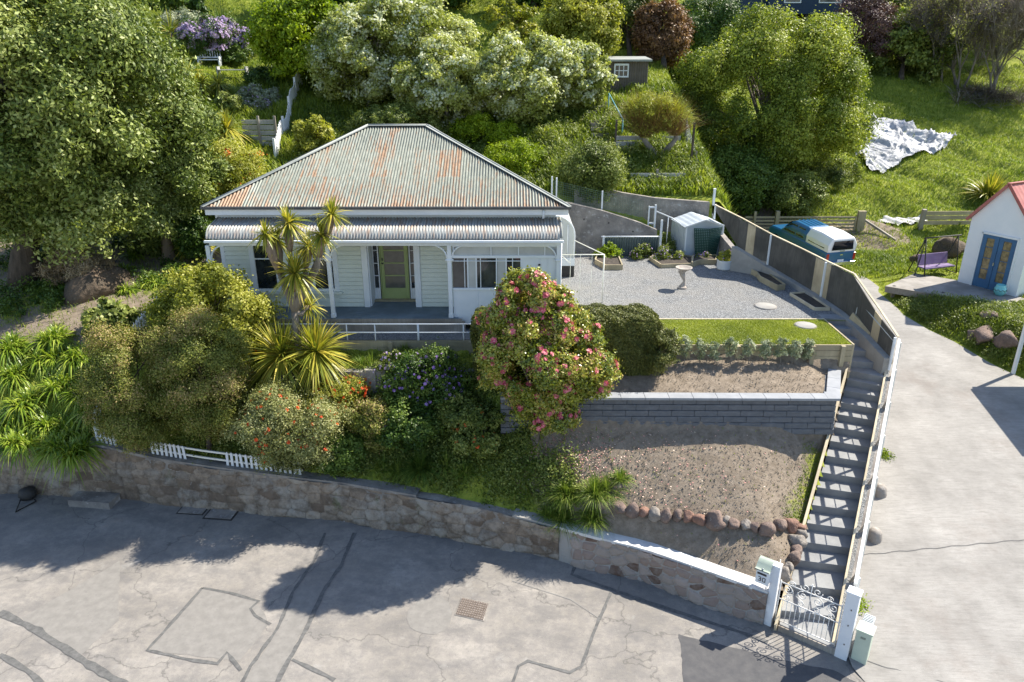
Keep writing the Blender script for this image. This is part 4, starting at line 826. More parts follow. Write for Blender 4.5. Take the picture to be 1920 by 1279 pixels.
# border rocks
rp = [(1128, 950), (1160, 957), (1185, 960), (1207, 963), (1228, 966), (1248, 968), (1270, 970), (1290, 972), (1312, 975), (1338, 978), (1357, 981), (1375, 984), (1398, 988), (1415, 990), (1440, 992), (1463, 988), (1482, 985), (1500, 990), (1500, 1003), (1494, 1017), (1492, 1035), (1488, 1053), (1478, 1066), (1470, 1080)]
names_ = ['leftmost border rock, half hidden by the long grass'] + [None]*22 + [None]
def rock(name, label, c, s, mat, group=None, seed=0, cat='rock', sub=2):
    rs = np.random.RandomState(seed); import bmesh
    bm = bmesh.new(); bmesh.ops.create_icosphere(bm, subdivisions=sub+1, radius=1); ph = rs.rand(9)*6
    pl = [(Vector(rs.normal(size=3)).normalized(), rs.uniform(.62, .86)) for _ in range(11)]
    for v in bm.verts:
        for n_, d_ in pl:
            e_ = v.co.dot(n_)-d_
            if e_ > 0: v.co -= n_*e_*.85
        x, y, z = v.co; k = 1.12+.08*math.sin(3*x+ph[0])*math.cos(2.6*y+ph[1])+.1*math.sin(4.3*z+ph[2]+2*x)+.05*math.sin(9*x+ph[3])*math.sin(8*y+ph[4])
        v.co = (x*k*s[0], y*k*s[1], z*k*s[2])
    me = bpy.data.meshes.new(name); bm.to_mesh(me); bm.free(); me.polygons.foreach_set('use_smooth', [True]*len(me.polygons)); o = link_mesh(name, me, mat); o.location = c; o.rotation_euler = (0, 0, rs.rand()*6)
    return tag(o, label, cat, group)
ordn = ['first', 'second', 'third', 'fourth', 'fifth', 'sixth', 'seventh', 'eighth', 'ninth', 'tenth', 'eleventh', 'twelfth', 'thirteenth', 'fourteenth', 'fifteenth', 'sixteenth', 'seventeenth', 'eighteenth', 'nineteenth', 'twentieth', 'twenty first', 'twenty second', 'twenty third', 'twenty fourth']
for i, (x, y) in enumerate(rp):
    p = PG(x, y+6); w = random.uniform(.11, .2) if i != 9 else .24
    lab = '%s border rock along the soil bed, counted from the long grass end' % ordn[i] if i < 17 else 'reddish border rock beside the foot of the steps, %s from the bottom' % ordn[len(rp)-1-i]
    rock('border_rock', lab, (p.x, p.y, p.z+.08), (w*random.uniform(.85, 1.15), w*random.uniform(.75, 1), w*random.uniform(.8, 1.1)), M[random.choice(('rock', 'rock', 'rockgrey', 'rockred'))], 'border rocks edging the soil bed', i, 'rock')
# ------------------------------------------------------------ yard objects
M['stonebath'] = sm('weathered_cast_stone', (.4, .36, .32), (.28, .24, .21), 6, .9, .4, 25, dirt=(.5, .47, .44), dirts=.6)
b = P(1279, 541, 4.3); T = thing('birdbath', 'stone birdbath with a wide bowl on a twisted pedestal standing on the gravel', 'birdbath', tuple(b))
MB().lathe([(0, 0), (.15, 0), (.16, .03), (.13, .06), (.05, .08)], b, 20).build('base', M['stonebath'], T)
def twist(k): return (b.x+.05*math.sin(k*5.0), b.y+.03*math.cos(k*5), b.z+.05+k*.58)
MB().tube([twist(i/14) for i in range(15)], [.09-.05*math.sin(math.pi*min(1, i/10))+(.05 if i > 12 else 0)+(.02 if i < 4 else 0) for i in range(15)], 12).build('pedestal', M['stonebath'], T)
MB().lathe([(0, .6), (.07, .61), (.15, .66), (.27, .72), (.29, .745), (.285, .76), (.26, .755), (.2, .71), (0, .69)], b, 28).build('bowl', M['stonebath'], T)
for (x, y), r, lab, z in (((1435, 575), .33, 'round pale concrete cover set in the gravel near the fence', 4.3), ((1510, 611), .3, 'round pale concrete cover set in the lawn', 4.32)):
    q = P(x, y, z); T = thing('tank_cover', lab, 'cover', tuple(q)); MB().lathe([(r, -.03), (r, .02), (r-.02, .03), (0, .03)], q, 28).build('lid', M['concpale'], T); MB().lathe([(r+.03, -.03), (r+.03, .012), (r-.01, .012)], q, 28).build('rim', M['conc'], T)
q = P(1357, 505, 4.3); T = thing('planter_pot', 'round white planter pot with leafy flowers at the edge of the gravel', 'plant pot', tuple(q)); MB().lathe([(0, 0), (.24, 0), (.27, .06), (.28, .34), (.3, .36), (.27, .37), (.25, .3), (0, .3)], q, 26).build('pot', M['white'], T); POT = T; POTQ = q
# planter beds
def bed(label, pts, z0, z1, soil=True, mat=None):
    q = [P(x, y, z1) for x, y in pts]; c = sum(q, Vector())/len(q); T = thing('raised_bed', label, 'garden bed', (c.x, c.y, z0)); mat = mat or M['tim']
    for a, b_ in zip(q, q[1:]+q[:1]): MB().beam((a.x, a.y, (z0+z1)/2), (b_.x, b_.y, (z0+z1)/2), .045, z1-z0).build('board', mat, T, .004)
    if soil: MB().sheet([(p.x, p.y, z1-.05) for p in (q if (q[1]-q[0]).cross(q[2]-q[1]).z > 0 else q[::-1])]).build('soil', M['soil'], T)
    return T
M['soil'] = sm('dark_garden_soil', (.05, .042, .036), (.085, .07, .058), 8, .95, 1, 25, .04)
bed('small raised timber bed of bright green plants near the concrete wall', [(1116, 486), (1136, 497), (1167, 497), (1160, 480), (1120, 478)], 4.28, 4.5)
bed('timber edged flower bed in front of the small corrugated fence', [(1219, 482), (1240, 496), (1296, 494), (1298, 480), (1240, 472)], 4.28, 4.45)
bed('timber edged bed in front of the shed and its lattice', [(1298, 492), (1312, 487), (1342, 487), (1344, 478), (1300, 478)], 4.28, 4.5)
bed('long low timber bed of dark soil against the sloping kerb wall', [(1378, 488), (1420, 510), (1426, 518), (1458, 535), (1472, 533), (1425, 500), (1390, 478)], 4.28, 4.5)
bed('square dark soil bed framed in timber by the top of the steps', [(1482, 549), (1528, 577), (1556, 577), (1512, 547)], 4.28, 4.4, True, M['timnew'])
# thin white arch frame gate
gx0, gx1, gy = Q(1052, 500, 23.0).x, Q(1132, 500, 23.0).x, 23.0; zt_ = Q(1100, 478, 23.0).z
T = thing('metal_trellis_frame', 'thin pale metal trellis gate frame at the right corner of the villa', 'trellis', (gx1, gy, 4.3)); m = MB(); m.tube([(gx1, gy, 4.3), (gx1, gy, zt_)], .022, 6); m.tube([(gx0, gy, zt_), (gx1+.02, gy, zt_)], .016, 6); m.tube([(gx1, gy, zt_), (gx1-.8, gy+1.9, zt_)], .014, 6); m.tube([(gx0, gy, 4.3), (gx0, gy, zt_)], .018, 6); m.build('frame', M['whiterail'], T)
for k in (.22, .45, .72): x = gx0+(gx1-gx0)*k; MB().tube([(x, gy, 4.3), (x, gy, zt_)], .008, 5).build('rod', M['whiterail'], T)
m = MB(); m.tube([(gx0, gy, zt_-.02), (gx0+.3, gy, zt_-.3)], .01, 5); m.build('brace', M['whiterail'], T)
# garden shed
s0, s1 = Vector((6.93, 28.9, 4.3)), Vector((8.5, 29.15, 4.3)); sd_ = (s1-s0).normalized(); sn_ = Vector((-sd_.y, sd_.x, 0)); sw = (s1-s0).length; sl = 1.5
M['shed'] = sm('pale_blue_grey_shed_metal', (.52, .57, .62), (.44, .49, .54), 3, .45, .1, 20, metal=.2, dirt=(.3, .3, .3), dirts=.7)
T = thing('garden_shed', 'small pale metal garden shed with a low gable roof in the yard corner', 'shed', tuple(s0))
def shp(u, v, z): q = s0+sd_*u+sn_*v; return Vector((q.x, q.y, z))
zE, zA = 5.5, 5.74; m = MB()
m.add([shp(0, 0, 4.3), shp(sw, 0, 4.3), shp(sw, 0, zE), shp(sw/2, 0, zA), shp(0, 0, zE)], [(0, 1, 2, 3, 4)]); m.add([shp(0, sl, 4.3), shp(sw, sl, 4.3), shp(sw, sl, zE), shp(sw/2, sl, zA), shp(0, sl, zE)], [(4, 3, 2, 1, 0)])
m.add([shp(0, 0, 4.3), shp(0, sl, 4.3), shp(0, sl, zE), shp(0, 0, zE)], [(0, 3, 2, 1)]); m.add([shp(sw, 0, 4.3), shp(sw, sl, 4.3), shp(sw, sl, zE), shp(sw, 0, zE)], [(0, 1, 2, 3)]); m.build('wall', M['shed'], T)
m = MB()
for i in range(9): m.beam(shp(-.012, sl*i/8, 4.35), shp(-.012, sl*i/8, zE), .03, .03, tuple(sd_))
m.build('side_ribs', M['shed'], T)
for s, u0, u1 in ((0, -.06, sw/2), (1, sw/2, sw+.06)):
    za, zb_ = (zE-.02, zA+.02) if s == 0 else (zA+.02, zE-.02); m = MB()
    for i in range(8):
        a = u0+(u1-u0)*i/8; b_ = u0+(u1-u0)*(i+1)/8; z_a = za+(zb_-za)*i/8; z_b = za+(zb_-za)*(i+1)/8; h = .012*(i % 2)
        m.add([shp(a, -.05, z_a+h), shp(b_, -.05, z_b+.012-h), shp(b_, sl+.05, z_b+.012-h), shp(a, sl+.05, z_a+h)], [(0, 1, 2, 3)])
    m.build('roof', M['shed'], T)
m = MB(); m.beam(shp(.02, -.01, 4.3), shp(.02, -.01, zE), .05, .04); m.beam(shp(sw-.02, -.01, 4.3), shp(sw-.02, -.01, zE), .05, .04); m.beam(shp(0, -.02, zE), shp(sw/2, -.02, zA), .03, .06); m.beam(shp(sw, -.02, zE), shp(sw/2, -.02, zA), .03, .06); m.build('trim', M['white'], T)
T = thing('lattice_panel', 'folded dark green fan lattice leaning against the front of the shed', 'lattice', tuple(shp(sw/2, -.2, 4.3))); LG = sm('dark_green_lattice', (.02, .065, .05), (.03, .085, .065), 6, .6, .1)
for side in (0, 1):
    m = MB(); ua, ub_ = (.3, .85) if side == 0 else (.85, 1.45)
    def lp(k, z): 
        top_u = ua if side == 0 else ub_; f = (z-4.35)/1.1; outer = (ua+.14*(1-f)) if side == 0 else (ub_-.14*(1-f)); u = .87+(outer-.87)*k; return shp(u, -.12-.18*(1-k), z)
    for i in range(9): m.beam(lp(i/8, 4.35), lp(i/8, 5.46), .035, .012, tuple(sn_))
    for i in range(17): z = 4.37+i*.067; m.beam(lp(0, z)-sn_*.006, lp(1, z)-sn_*.006, .012, .035)
    m.build('lattice', LG, T)
# corrugated bed fence, concrete walls, wire fence
T = thing('corrugated_panel_fence', 'low dark corrugated panel fence with a white top rail below the concrete wall', 'fence', (4, 28.9, 4.3)); fa, fb = Q(1131, 460, 28.9).x, Q(1235, 460, 28.9).x; V = []; n = 240
zt_ = Q(1180, 445, 28.9).z
for i in range(n+1): x = fa+(fb-fa)*i/n; y = 28.9+.03*math.sin(i/n*22*2*math.pi); V += [(x, y, 4.3), (x, y, zt_)]
np_mesh('panel', V, [(2*i, 2*i+2, 2*i+3, 2*i+1) for i in range(n)], sm('dark_green_grey_iron', (.09, .12, .12), (.14, .17, .17), 4, .5, .1), T, True)
m = MB(); m.tube([(fa-.1, 28.88, zt_+.02), (fb+.1, 28.88, zt_+.02)], .03, 6); m.build('top_rail', M['white'], T)
for x, h in ((fa, .05), (fb+.05, .7)): MB().box((x, 28.86, (4.3+zt_+h)/2), (.08, .06, zt_+h-4.3)).build('post', M['white'], T)
T = thing('concrete_retaining_wall', 'stained concrete wall with a sloping top to the right of the villa', 'retaining wall', (3.5, 29.5, 4.3))
wp_ = [(1.3, 6.42), (2.3, 6.35), (Q(1124, 392, 29.4).x, Q(1124, 394, 29.4).z), (Q(1200, 420, 29.4).x, Q(1200, 418, 29.4).z), (5.88, 5.25)]
vs = [(x, 29.38, 4.1) for x, z in wp_]+[(x, 29.38, z) for x, z in wp_]+[(x, 29.62, 4.1) for x, z in wp_]+[(x, 29.62, z) for x, z in wp_]; k = len(wp_)
MB().add(vs, [(i, i+1, k+i+1, k+i) for i in range(k-1)]+[(k+i, k+i+1, 3*k+i+1, 3*k+i) for i in range(k-1)]+[(k-1, 3*k-1, 4*k-1, 2*k-1)]).build('wall', M['conc'], T)
m = MB()
for x, z in ((2.9, 5.7), (3.9, 5.55), (4.9, 5.2), (4.4, 5.0), (2.4, 5.2)): m.tube([(x, 29.375, z), (x, 29.37, z)], .035, 8)
m.build('weep_hole', M['iron'], T)
T = thing('concrete_retaining_wall', 'upper shaded concrete wall behind the ramp above the shed', 'retaining wall', (5.5, 30.9, 5)); q = [(2.6, 7.0), (3.6, 6.75), (4.6, 6.5), (6.0, 6.28), (8.3, 6.1)]; k = len(q)
MB().add([(x, 30.86, 4.2) for x, z in q]+[(x, 30.86, z) for x, z in q]+[(x, 31.06, z) for x, z in q], [(i, i+1, k+i+1, k+i) for i in range(k-1)]+[(k+i, k+i+1, 2*k+i+1, 2*k+i) for i in range(k-1)]).build('wall', M['conc'], T)
def wire_fence(name, label, a, b, h, nx, nz, posts, mat, pm):
    T = thing(name, label, 'wire fence', tuple(a)); m = MB(); up = Vector((0, 0, h)); d = b-a
    for i in range(nx+1): p = a+d*i/nx; m.beam(p, p+up, .006, .006)
    for j in range(nz+1): m.beam(a+up*j/nz, b+up*j/nz, .007, .007)
    m.build('wire_mesh', mat, T)
    for k, hh in posts: p = a+d*k; MB().box((p.x, p.y, p.z+hh/2-.1), (.06, .06, hh+.2)).build('post', pm, T)
    return T
wire_fence('wire_fence', 'green wire mesh fence on white posts along the sloping ramp', Vector((1.6, 29.7, 6.45)), Vector((5.3, 29.7, 5.6)), .75, 40, 9, ((.0, .9), (.05, .9), (.55, .8)), sm('green_wire', (.12, .2, .16), None, 3, .5, 0), M['white'])
wire_fence('wire_fence', 'grey netting fence climbing the slope behind the end of the board fence', Vector((8.5, 30.6, h1(8.4, 30.8))), Vector((8.45, 37, h1(8.4, 37))), 1.0, 40, 7, ((0, 1.1), (.3, 1.1), (.62, 1.2), (1, 1.2)), M['galv'], M['timold'])
T = thing('ramp_gate', 'small white gate frame and rails at the foot of the ramp beside the shed', 'gate', (5.9, 29.3, 4.3)); m = MB(); zz = 5.1
xa, xb = Q(1216, 410, 29.8).x, Q(1228, 410, 29.8).x; m.box((xb, 29.8, 5.65), (.07, .07, 1.1)); m.box((xa, 29.8, 5.75), (.05, .05, .8)); 
for z in (5.45, 6.1): m.box(((xa+xb)/2, 29.8, z), (xb-xa, .04, .06))
m.build('frame', M['white'], T); m = MB(); m.tube([(xb, 29.8, 5.95), (6.5, 29.6, 5.7), (6.8, 29.3, 5.5)], .025, 6); m.tube([(6.35, 29.65, 4.6), (6.35, 29.65, 5.75)], .02, 6); m.build('rail', M['white'], T)
# ------------------------------------------------------------ farm gate, ute
FG = 38.2; fy = lambda x, y: Q(x, y, FG)
zg = 3.03; T = thing('farm_gate', 'wide double timber farm gate with diagonal braces beyond the parked ute', 'gate', tuple(fy(1530, 440))); zT = fy(1530, 408).z
for xa, xb in ((1456, 1529), (1534, 1601)):
    A_, B_ = fy(xa, 430).x, fy(xb, 430).x; lf = MB()
    for j in range(5): z = zg+.15+j*(zT-zg-.15)/4; lf.box(((A_+B_)/2, FG, z), (B_-A_, .04, .1))
    for x in (A_, B_): lf.box((x, FG-.03, (zg+.1+zT)/2), (.1, .04, zT-zg))
    c = (A_, B_) if xa > 1500 else (B_, A_); lf.beam((c[0], FG-.04, zT), (c[1], FG-.04, zg+.15), .03, .09, (0, 1, 0)); lf.build('gate_leaf', M['tim'], T)
for x in (1453, 1606, 1613): q = fy(x, 440); MB().box((q.x, FG, zg+.6), (.2, .2, zT-zg+.35)).build('gate_post', M['tim'], T, .01)
q = fy(1616, 440); MB().beam((q.x, FG, zg+.75), (q.x+1.2, FG-1.2, zg-.05), .14, .1).build('stay', M['timold'], T)
T = thing('rail_fence', 'timber rail fence continuing left of the farm gate behind the board fence', 'fence', tuple(fy(1420, 440)))
for j in range(5): z = zg+.15+j*(zT-zg-.15)/4; MB().b2((fy(1395, 430).x, FG-.02, z-.05), (fy(1450, 430).x, FG+.02, z+.05)).build('rail', M['tim'], T)
MB().box((fy(1412, 430).x, FG-.06, zg+.6), (.12, .1, zT-zg+.3)).build('post', M['tim'], T)
M['ublue'] = (lambda t: (t.color((.012, .105, .24)), t.b.inputs['Coat Weight'].__setattr__('default_value', .6), t.m)[-1])(NT('blue_car_paint', .3, .5)); M['uwhite'] = (lambda t: (t.color((.78, .79, .8)), t.m)[-1])(NT('white_canopy', .35, .5))
M['uglass'] = (lambda t: (t.color((.01, .012, .018)), t.m)[-1])(NT('car_glass', .05, .8)); M['tyre'] = sm('tyre_rubber', (.02, .02, .021), (.03, .03, .03), 8, .85, .2)
M['red'] = (lambda t: (t.color((.45, .03, .02)), t.m)[-1])(NT('red_lamp', .2, .6)); M['chrome'] = (lambda t: (t.color((.7, .72, .75)), t.b.inputs['Metallic'].__setattr__('default_value', .9), t.m)[-1])(NT('chrome', .2, .6))
U = thing('pickup_truck', 'blue double cab pickup truck with a white canopy, parked on the driveway behind the fence', 'pickup truck', (0, 0, 0))
def loft(m, secs, close=True):   # sections of (x, [(y, z) ...]) joined front to back
    n = len(secs[0][1]); vs = [(x, y, z) for x, pr in secs for y, z in pr]; fs = [(i*n+k, i*n+(k+1) % n, (i+1)*n+(k+1) % n, (i+1)*n+k) for i in range(len(secs)-1) for k in range(n)]
    fs = [f[::-1] for f in fs]; m.add(vs, fs, False)
    if close: b = len(m.v)-len(vs); m.f += [[b+k for k in range(n)], [b+(len(secs)-1)*n+k for k in range(n-1, -1, -1)]]; m.sm += [False]*2
def sec(w, z0, z1, r=.08, ti=0): return [(-w, z0), (w, z0), (w+.02, (z0+z1)/2), (w-ti, z1-r), (w-ti-r, z1), (-w+ti+r, z1), (-w+ti, z1-r), (-w-.02, (z0+z1)/2)]
m = MB(); loft(m, [(0, sec(.8, .5, 1.0)), (.08, sec(.84, .42, 1.04)), (1.6, sec(.85, .4, 1.06)), (3.6, sec(.85, .4, 1.04)), (4.6, sec(.82, .42, .98)), (4.85, sec(.74, .5, .85))]); m.build('body', M['ublue'], U, .02)
m = MB(); loft(m, [(.03, sec(.8, 1.03, 1.62, .07, .16)), (.06, sec(.81, 1.03, 1.68, .07, .14)), (.9, sec(.82, 1.03, 1.74, .07, .13)), (1.72, sec(.81, 1.03, 1.7, .07, .14))]); m.build('canopy', M['uwhite'], U, .02)
m = MB(); loft(m, [(1.76, sec(.8, 1.03, 1.62, .08, .14)), (2.0, sec(.8, 1.03, 1.68, .08, .14)), (3.0, sec(.8, 1.03, 1.68, .08, .15)), (3.3, sec(.8, 1.02, 1.55, .08, .17)), (3.75, sec(.8, .98, 1.1, .05, .1))]); m.build('cab', M['ublue'], U, .02)
m = MB(); m.add([(0-.0, -.62, 1.13), (0, .62, 1.13), (.012, .55, 1.56), (.012, -.55, 1.56)], [(0, 1, 2, 3)][::1]); m.v = m.v; m.f = [[3, 2, 1, 0]]; w_ = m.build('rear_window', M['uglass'], U)
for s in (-1, 1):
    for nm, (xa, xb, xc, xd), z0, z1 in (('canopy_window', (.3, 1.55, 1.5, .35), 1.16, 1.55), ('rear_door_window', (1.95, 2.55, 2.5, 2.0), 1.14, 1.55), ('front_door_window', (2.62, 3.5, 3.15, 2.62), 1.12, 1.55)):
        yv = lambda z: s*(.835-.17*max(0, (z-1.3))/.35); vs = [(xa, yv(z0), z0), (xb, yv(z0), z0), (xc, yv(z1), z1), (xd, yv(z1), z1)]; MB().add(vs, [(0, 1, 2, 3) if s < 0 else (3, 2, 1, 0)]).build(nm, M['uglass'], U)
MB().add([(3.78, -.66, 1.1), (3.78, .66, 1.1), (3.34, .58, 1.56), (3.34, -.58, 1.56)], [(0, 1, 2, 3)]).build('windscreen', M['uglass'], U)
for x in (.95, 3.95):
    for s in (-1, 1): wh = MB().tube([(x, s*.62, .36), (x, s*.86, .36)], .36, 20).build('wheel', M['tyre'], U); MB().tube([(x, s*.855, .36), (x, s*.875, .36)], .2, 14).build('rim', M['chrome'], wh)
MB().box((-.05, 0, .5), (.14, 1.6, .16)).build('rear_bumper', M['chrome'], U, .02); MB().box((4.9, 0, .5), (.16, 1.6, .2)).build('front_bumper', M['chrome'], U, .02)
for s in (-1, 1): MB().box((-.005, s*.77, .8), (.05, .12, .34)).build('tail_light', M['red'], U, .01)
MB().box((-.012, 0, 1.085), (.03, .3, .03)).build('tailgate_handle', M['chrome'], U); MB().box((-.012, .0, .9), (.02, .16, .05)).build('badge', M['chrome'], U); MB().box((-.03, 0, .62), (.02, .36, .11)).build('number_plate', M['white'], U)
m = MB()
for y in (-.35, -.12, .12, .35): m.box((2.55, y, 1.69), (1.1, .05, .02))
m.build('roof_ribs', M['ublue'], U)
u0 = P(1569, 512, 2.6); U.location = (u0.x, u0.y, h1(u0.x, u0.y)+.02); U.rotation_euler = (0, -.1, math.atan2(1, -.31)); U.scale = (.92, .93, .97)
# ------------------------------------------------------------ cottage, deck, swing
c1, c2 = P(1795, 528, 2.9), P(1904, 557, 2.9); cd_ = (c2-c1).normalized(); cw_ = (c2-c1).length; cn_ = Vector((-cd_.y, cd_.x, 0))
def cp(u, v, z): q = c1+cd_*u+cn_*v; return Vector((q.x, q.y, z))
CE = Q(1813, 408, c1.y).z; CA = Q(1883, 347, (c1.y+c2.y)/2).z; CL = 5.0
M['cot'] = sm('white_rendered_boards', (.76, .77, .79), (.7, .72, .75), 1.5, .6, .15, 12)
T = thing('cottage', 'tiny white gabled cottage with a red iron roof and blue double doors', 'cottage', tuple(c1)); m = MB(); w = cw_
m.add([cp(0, 0, 2.4), cp(w, 0, 2.4), cp(w, 0, CE), cp(w/2, 0, CA), cp(0, 0, CE)], [(0, 1, 2, 3, 4)]); m.add([cp(0, CL, 2.4), cp(w, CL, 2.4), cp(w, CL, CE), cp(w/2, CL, CA), cp(0, CL, CE)], [(4, 3, 2, 1, 0)])
m.add([cp(0, 0, 2.4), cp(0, CL, 2.4), cp(0, CL, CE), cp(0, 0, CE)], [(0, 3, 2, 1)]); m.add([cp(w, 0, 2.4), cp(w, CL, 2.4), cp(w, CL, CE), cp(w, 0, CE)], [(0, 1, 2, 3)]); m.build('wall', M['cot'], T)
M['redroof'] = sm('red_roofing_iron', (.33, .09, .08), (.4, .15, .13), 2, .5, .1)
for s in (0, 1):
    V = []; n = 120; z0, z1 = CE-.1, CA+.03
    for i in range(n+1):
        v = -.1+(CL+.2)*i/n; a = .016*(1 if (i % 6) < 2 else 0)
        u0_, u1_ = (-.12, w/2) if s == 0 else (w+.12, w/2); V += [cp(u0_, v, z0+a+.03), cp(u1_, v, z1+a)]
    np_mesh('roof', [tuple(v) for v in V], [(2*i, 2*i+1, 2*i+3, 2*i+2) if s == 0 else (2*i, 2*i+2, 2*i+3, 2*i+1) for i in range(n)], M['redroof'], T)
m = MB(); m.beam(cp(-.14, -.13, CE-.1), cp(w/2, -.13, CA+.02), .03, .12); m.beam(cp(w+.14, -.13, CE-.1), cp(w/2, -.13, CA+.02), .03, .12); m.beam(cp(w/2, -.15, CA+.06), cp(w/2, CL, CA+.06), .14, .03); m.build('barge_board', M['redroof'], T)
xq = lambda x: (P(x, 540, 2.9).xy-c1.xy).length
d0, d1 = .32*w, .32*w+.52*w; d0, d1 = .27*w, .82*w; zD = 5.08
fr = MB(); 
for u in (d0-.05, d1+.05): fr.beam(cp(u, -.03, 2.9), cp(u, -.03, zD+.08), .07, .06, tuple(cn_))
fr.beam(cp(d0-.08, -.03, zD+.06), cp(d1+.08, -.03, zD+.06), .06, .08); fr.build('door_frame', M['white'], T)
M['bluedoor'] = sm('blue_door_paint', (.04, .11, .22), (.05, .14, .27), 3, .45, .05); M['curtain'] = sm('patterned_curtain_glass', (.3, .22, .1), (.06, .05, .03), 6, .2, 0, spec=.7)
for a, b_ in ((d0, (d0+d1)/2-.01), ((d0+d1)/2+.01, d1)):
    m = MB(); e = (b_-a)*.26
    m.beam(cp(a+e/2, -.02, 2.92), cp(a+e/2, -.02, zD), e, .05, tuple(cn_)); m.beam(cp(b_-e/2, -.02, 2.92), cp(b_-e/2, -.02, zD), e, .05, tuple(cn_)); m.beam(cp(a+e, -.02, 3.1), cp(b_-e, -.02, 3.1), .05, .36); m.beam(cp(a+e, -.02, zD-.06), cp(b_-e, -.02, zD-.06), .05, .12)
    for z in (3.7, 4.15, 4.6): m.beam(cp(a+e, -.025, z), cp(b_-e, -.025, z), .03, .02)
    dd = m.build('door', M['bluedoor'], T); MB().beam(cp((a+b_)/2, -.012, 3.2), cp((a+b_)/2, -.012, zD-.1), b_-a-2*e, .01, tuple(cn_)).build('pane', M['curtain'], dd)
MB().beam(cp((d0+d1)/2, -.08, 3.9), cp((d0+d1)/2, -.08, 4.05), .03, .03).build('door_handle', M['chrome'], T)
o = MB().beam(cp(.13*w, -.006, 3.35), cp(.13*w, -.006, 3.65), .22*w, .004, tuple(cn_)).build('pale_patch', M['white'], T)
dk = [P(*q, 2.9) for q in ((1660, 537), (1716, 513), (1795, 526), (1904, 554), (1925, 562), (1897, 569), (1835, 566))]
T = thing('timber_deck', 'weathered grey timber deck in front of the little white cottage', 'deck', tuple(dk[0]))
m = MB(); ym, yM = min(q.y for q in dk), max(q.y for q in dk); MB().prism([(q.x, q.y) for q in dk], 2.78, 2.9).build('decking', timber('weathered_deck', (.24, .22, .2), (.36, .34, .32), (1, 16, 1)), T)
m = MB()
for a, b_ in ((dk[0], dk[6]), (dk[6], dk[5])): m.beam((a.x, a.y-.03, 2.78), (b_.x, b_.y-.03, 2.78), .04, .26)
m.build('fascia', M['timold'], T)
for k in (.1, .5, .9): a = dk[0]+(dk[5]-dk[0])*k; MB().box((a.x, a.y+.25, 2.4), (.12, .12, 1.0)).build('post', M['timold'], T)
# swing seat
sa = P(1733, 519, 2.9); sb = P(1788, 513, 2.9); T = thing('swing_seat', 'garden swing seat with a purple back panel on the left end of the deck', 'swing seat', tuple(sa)); ztp = Q(1735, 450, sa.y).z
swd = (sb-sa).normalized(); sbk = Vector((-swd.y, swd.x, 0)); L = (sb-sa).length; m = MB(); TA, TB = sa+Vector((0, 0, ztp-2.9)), sb+Vector((0, 0, ztp-2.9)); TA += sbk*.3; TB += sbk*.3
m.tube([TA-swd*.1, TB+swd*.3], .03, 8)
for a, b_ in ((sa, TA), (sb+swd*.15, TB+swd*.15)): m.tube([a, b_], .025, 8); m.tube([a+sbk*.9-swd*.0+Vector((0, 0, 0)), b_], .025, 8); m.tube([a-Vector((0, 0, 0)), a+sbk*.9], .02, 6)
m.tube([sa-swd*.35+sbk*.2, sa-swd*.1+sbk*.3+Vector((0, 0, .7)), TA], .02, 6); m.build('frame', M['iron'], T)
a = sa+swd*.0+sbk*.45; zA_, zB_ = Q(1760, 500, sa.y+.3).z, Q(1760, 481, sa.y+.3).z
PU = sm('purple_fabric', (.17, .12, .24), (.21, .16, .28), 4, .8, .2); MB().beam(a+Vector((0, 0, zA_-2.9+.0)), a+Vector((0, .12, zB_-2.9)), .001, .001)
mm = MB(); q0, q1 = a+Vector((0, 0, zA_-2.9)), a+swd*L+Vector((0, 0, zA_-2.9)); up = Vector((0, .12, zB_-zA_))
mm.add([q0, q1, q1+up, q0+up, q0+Vector((0, .04, 0)), q1+Vector((0, .04, 0)), q1+up+Vector((0, .04, 0)), q0+up+Vector((0, .04, 0))], [(0, 1, 2, 3), (7, 6, 5, 4), (0, 4, 5, 1), (3, 2, 6, 7), (0, 3, 7, 4), (1, 5, 6, 2)]); mm.build('backrest', PU, T)
MB().prism([(q.x, q.y) for q in (q0-sbk*.45, q1-sbk*.45, q1, q0)], zA_-.06, zA_-.01).build('seat', PU, T)
m = MB()
for p in (q0, q1): m.tube([p, p+Vector((0, -.1, ztp-zA_))], .01, 5)
m.build('hanger', M['iron'], T)
# blue pot
q = P(1877, 553, 2.9)+cn_*-.15; T = thing('glazed_pot', 'turquoise glazed pot with a dark zigzag beside the blue doors', 'plant pot', tuple(q)); pf = lambda k: .13+.1*math.sin(min(1, k*1.15)*math.pi*.85)
TQ = sm('turquoise_glaze', (.16, .5, .52), (.22, .58, .6), 4, .25, .1, spec=.6); MB().lathe([(0, 0)]+[(pf(i/8), i/8*.42) for i in range(9)]+[(.16, .44), (.12, .42), (.12, .3), (0, .3)], q, 24).build('pot', TQ, T)
MB().tube([(q.x+(pf((.22+.06*(i % 2))/.42)+.006)*math.cos(a), q.y+(pf((.22+.06*(i % 2))/.42)+.006)*math.sin(a), q.z+.2+.07*(i % 2)) for i, a in enumerate(np.linspace(0, 2*math.pi, 19))], .012, 5).build('zigzag_band', M['iron'], T)
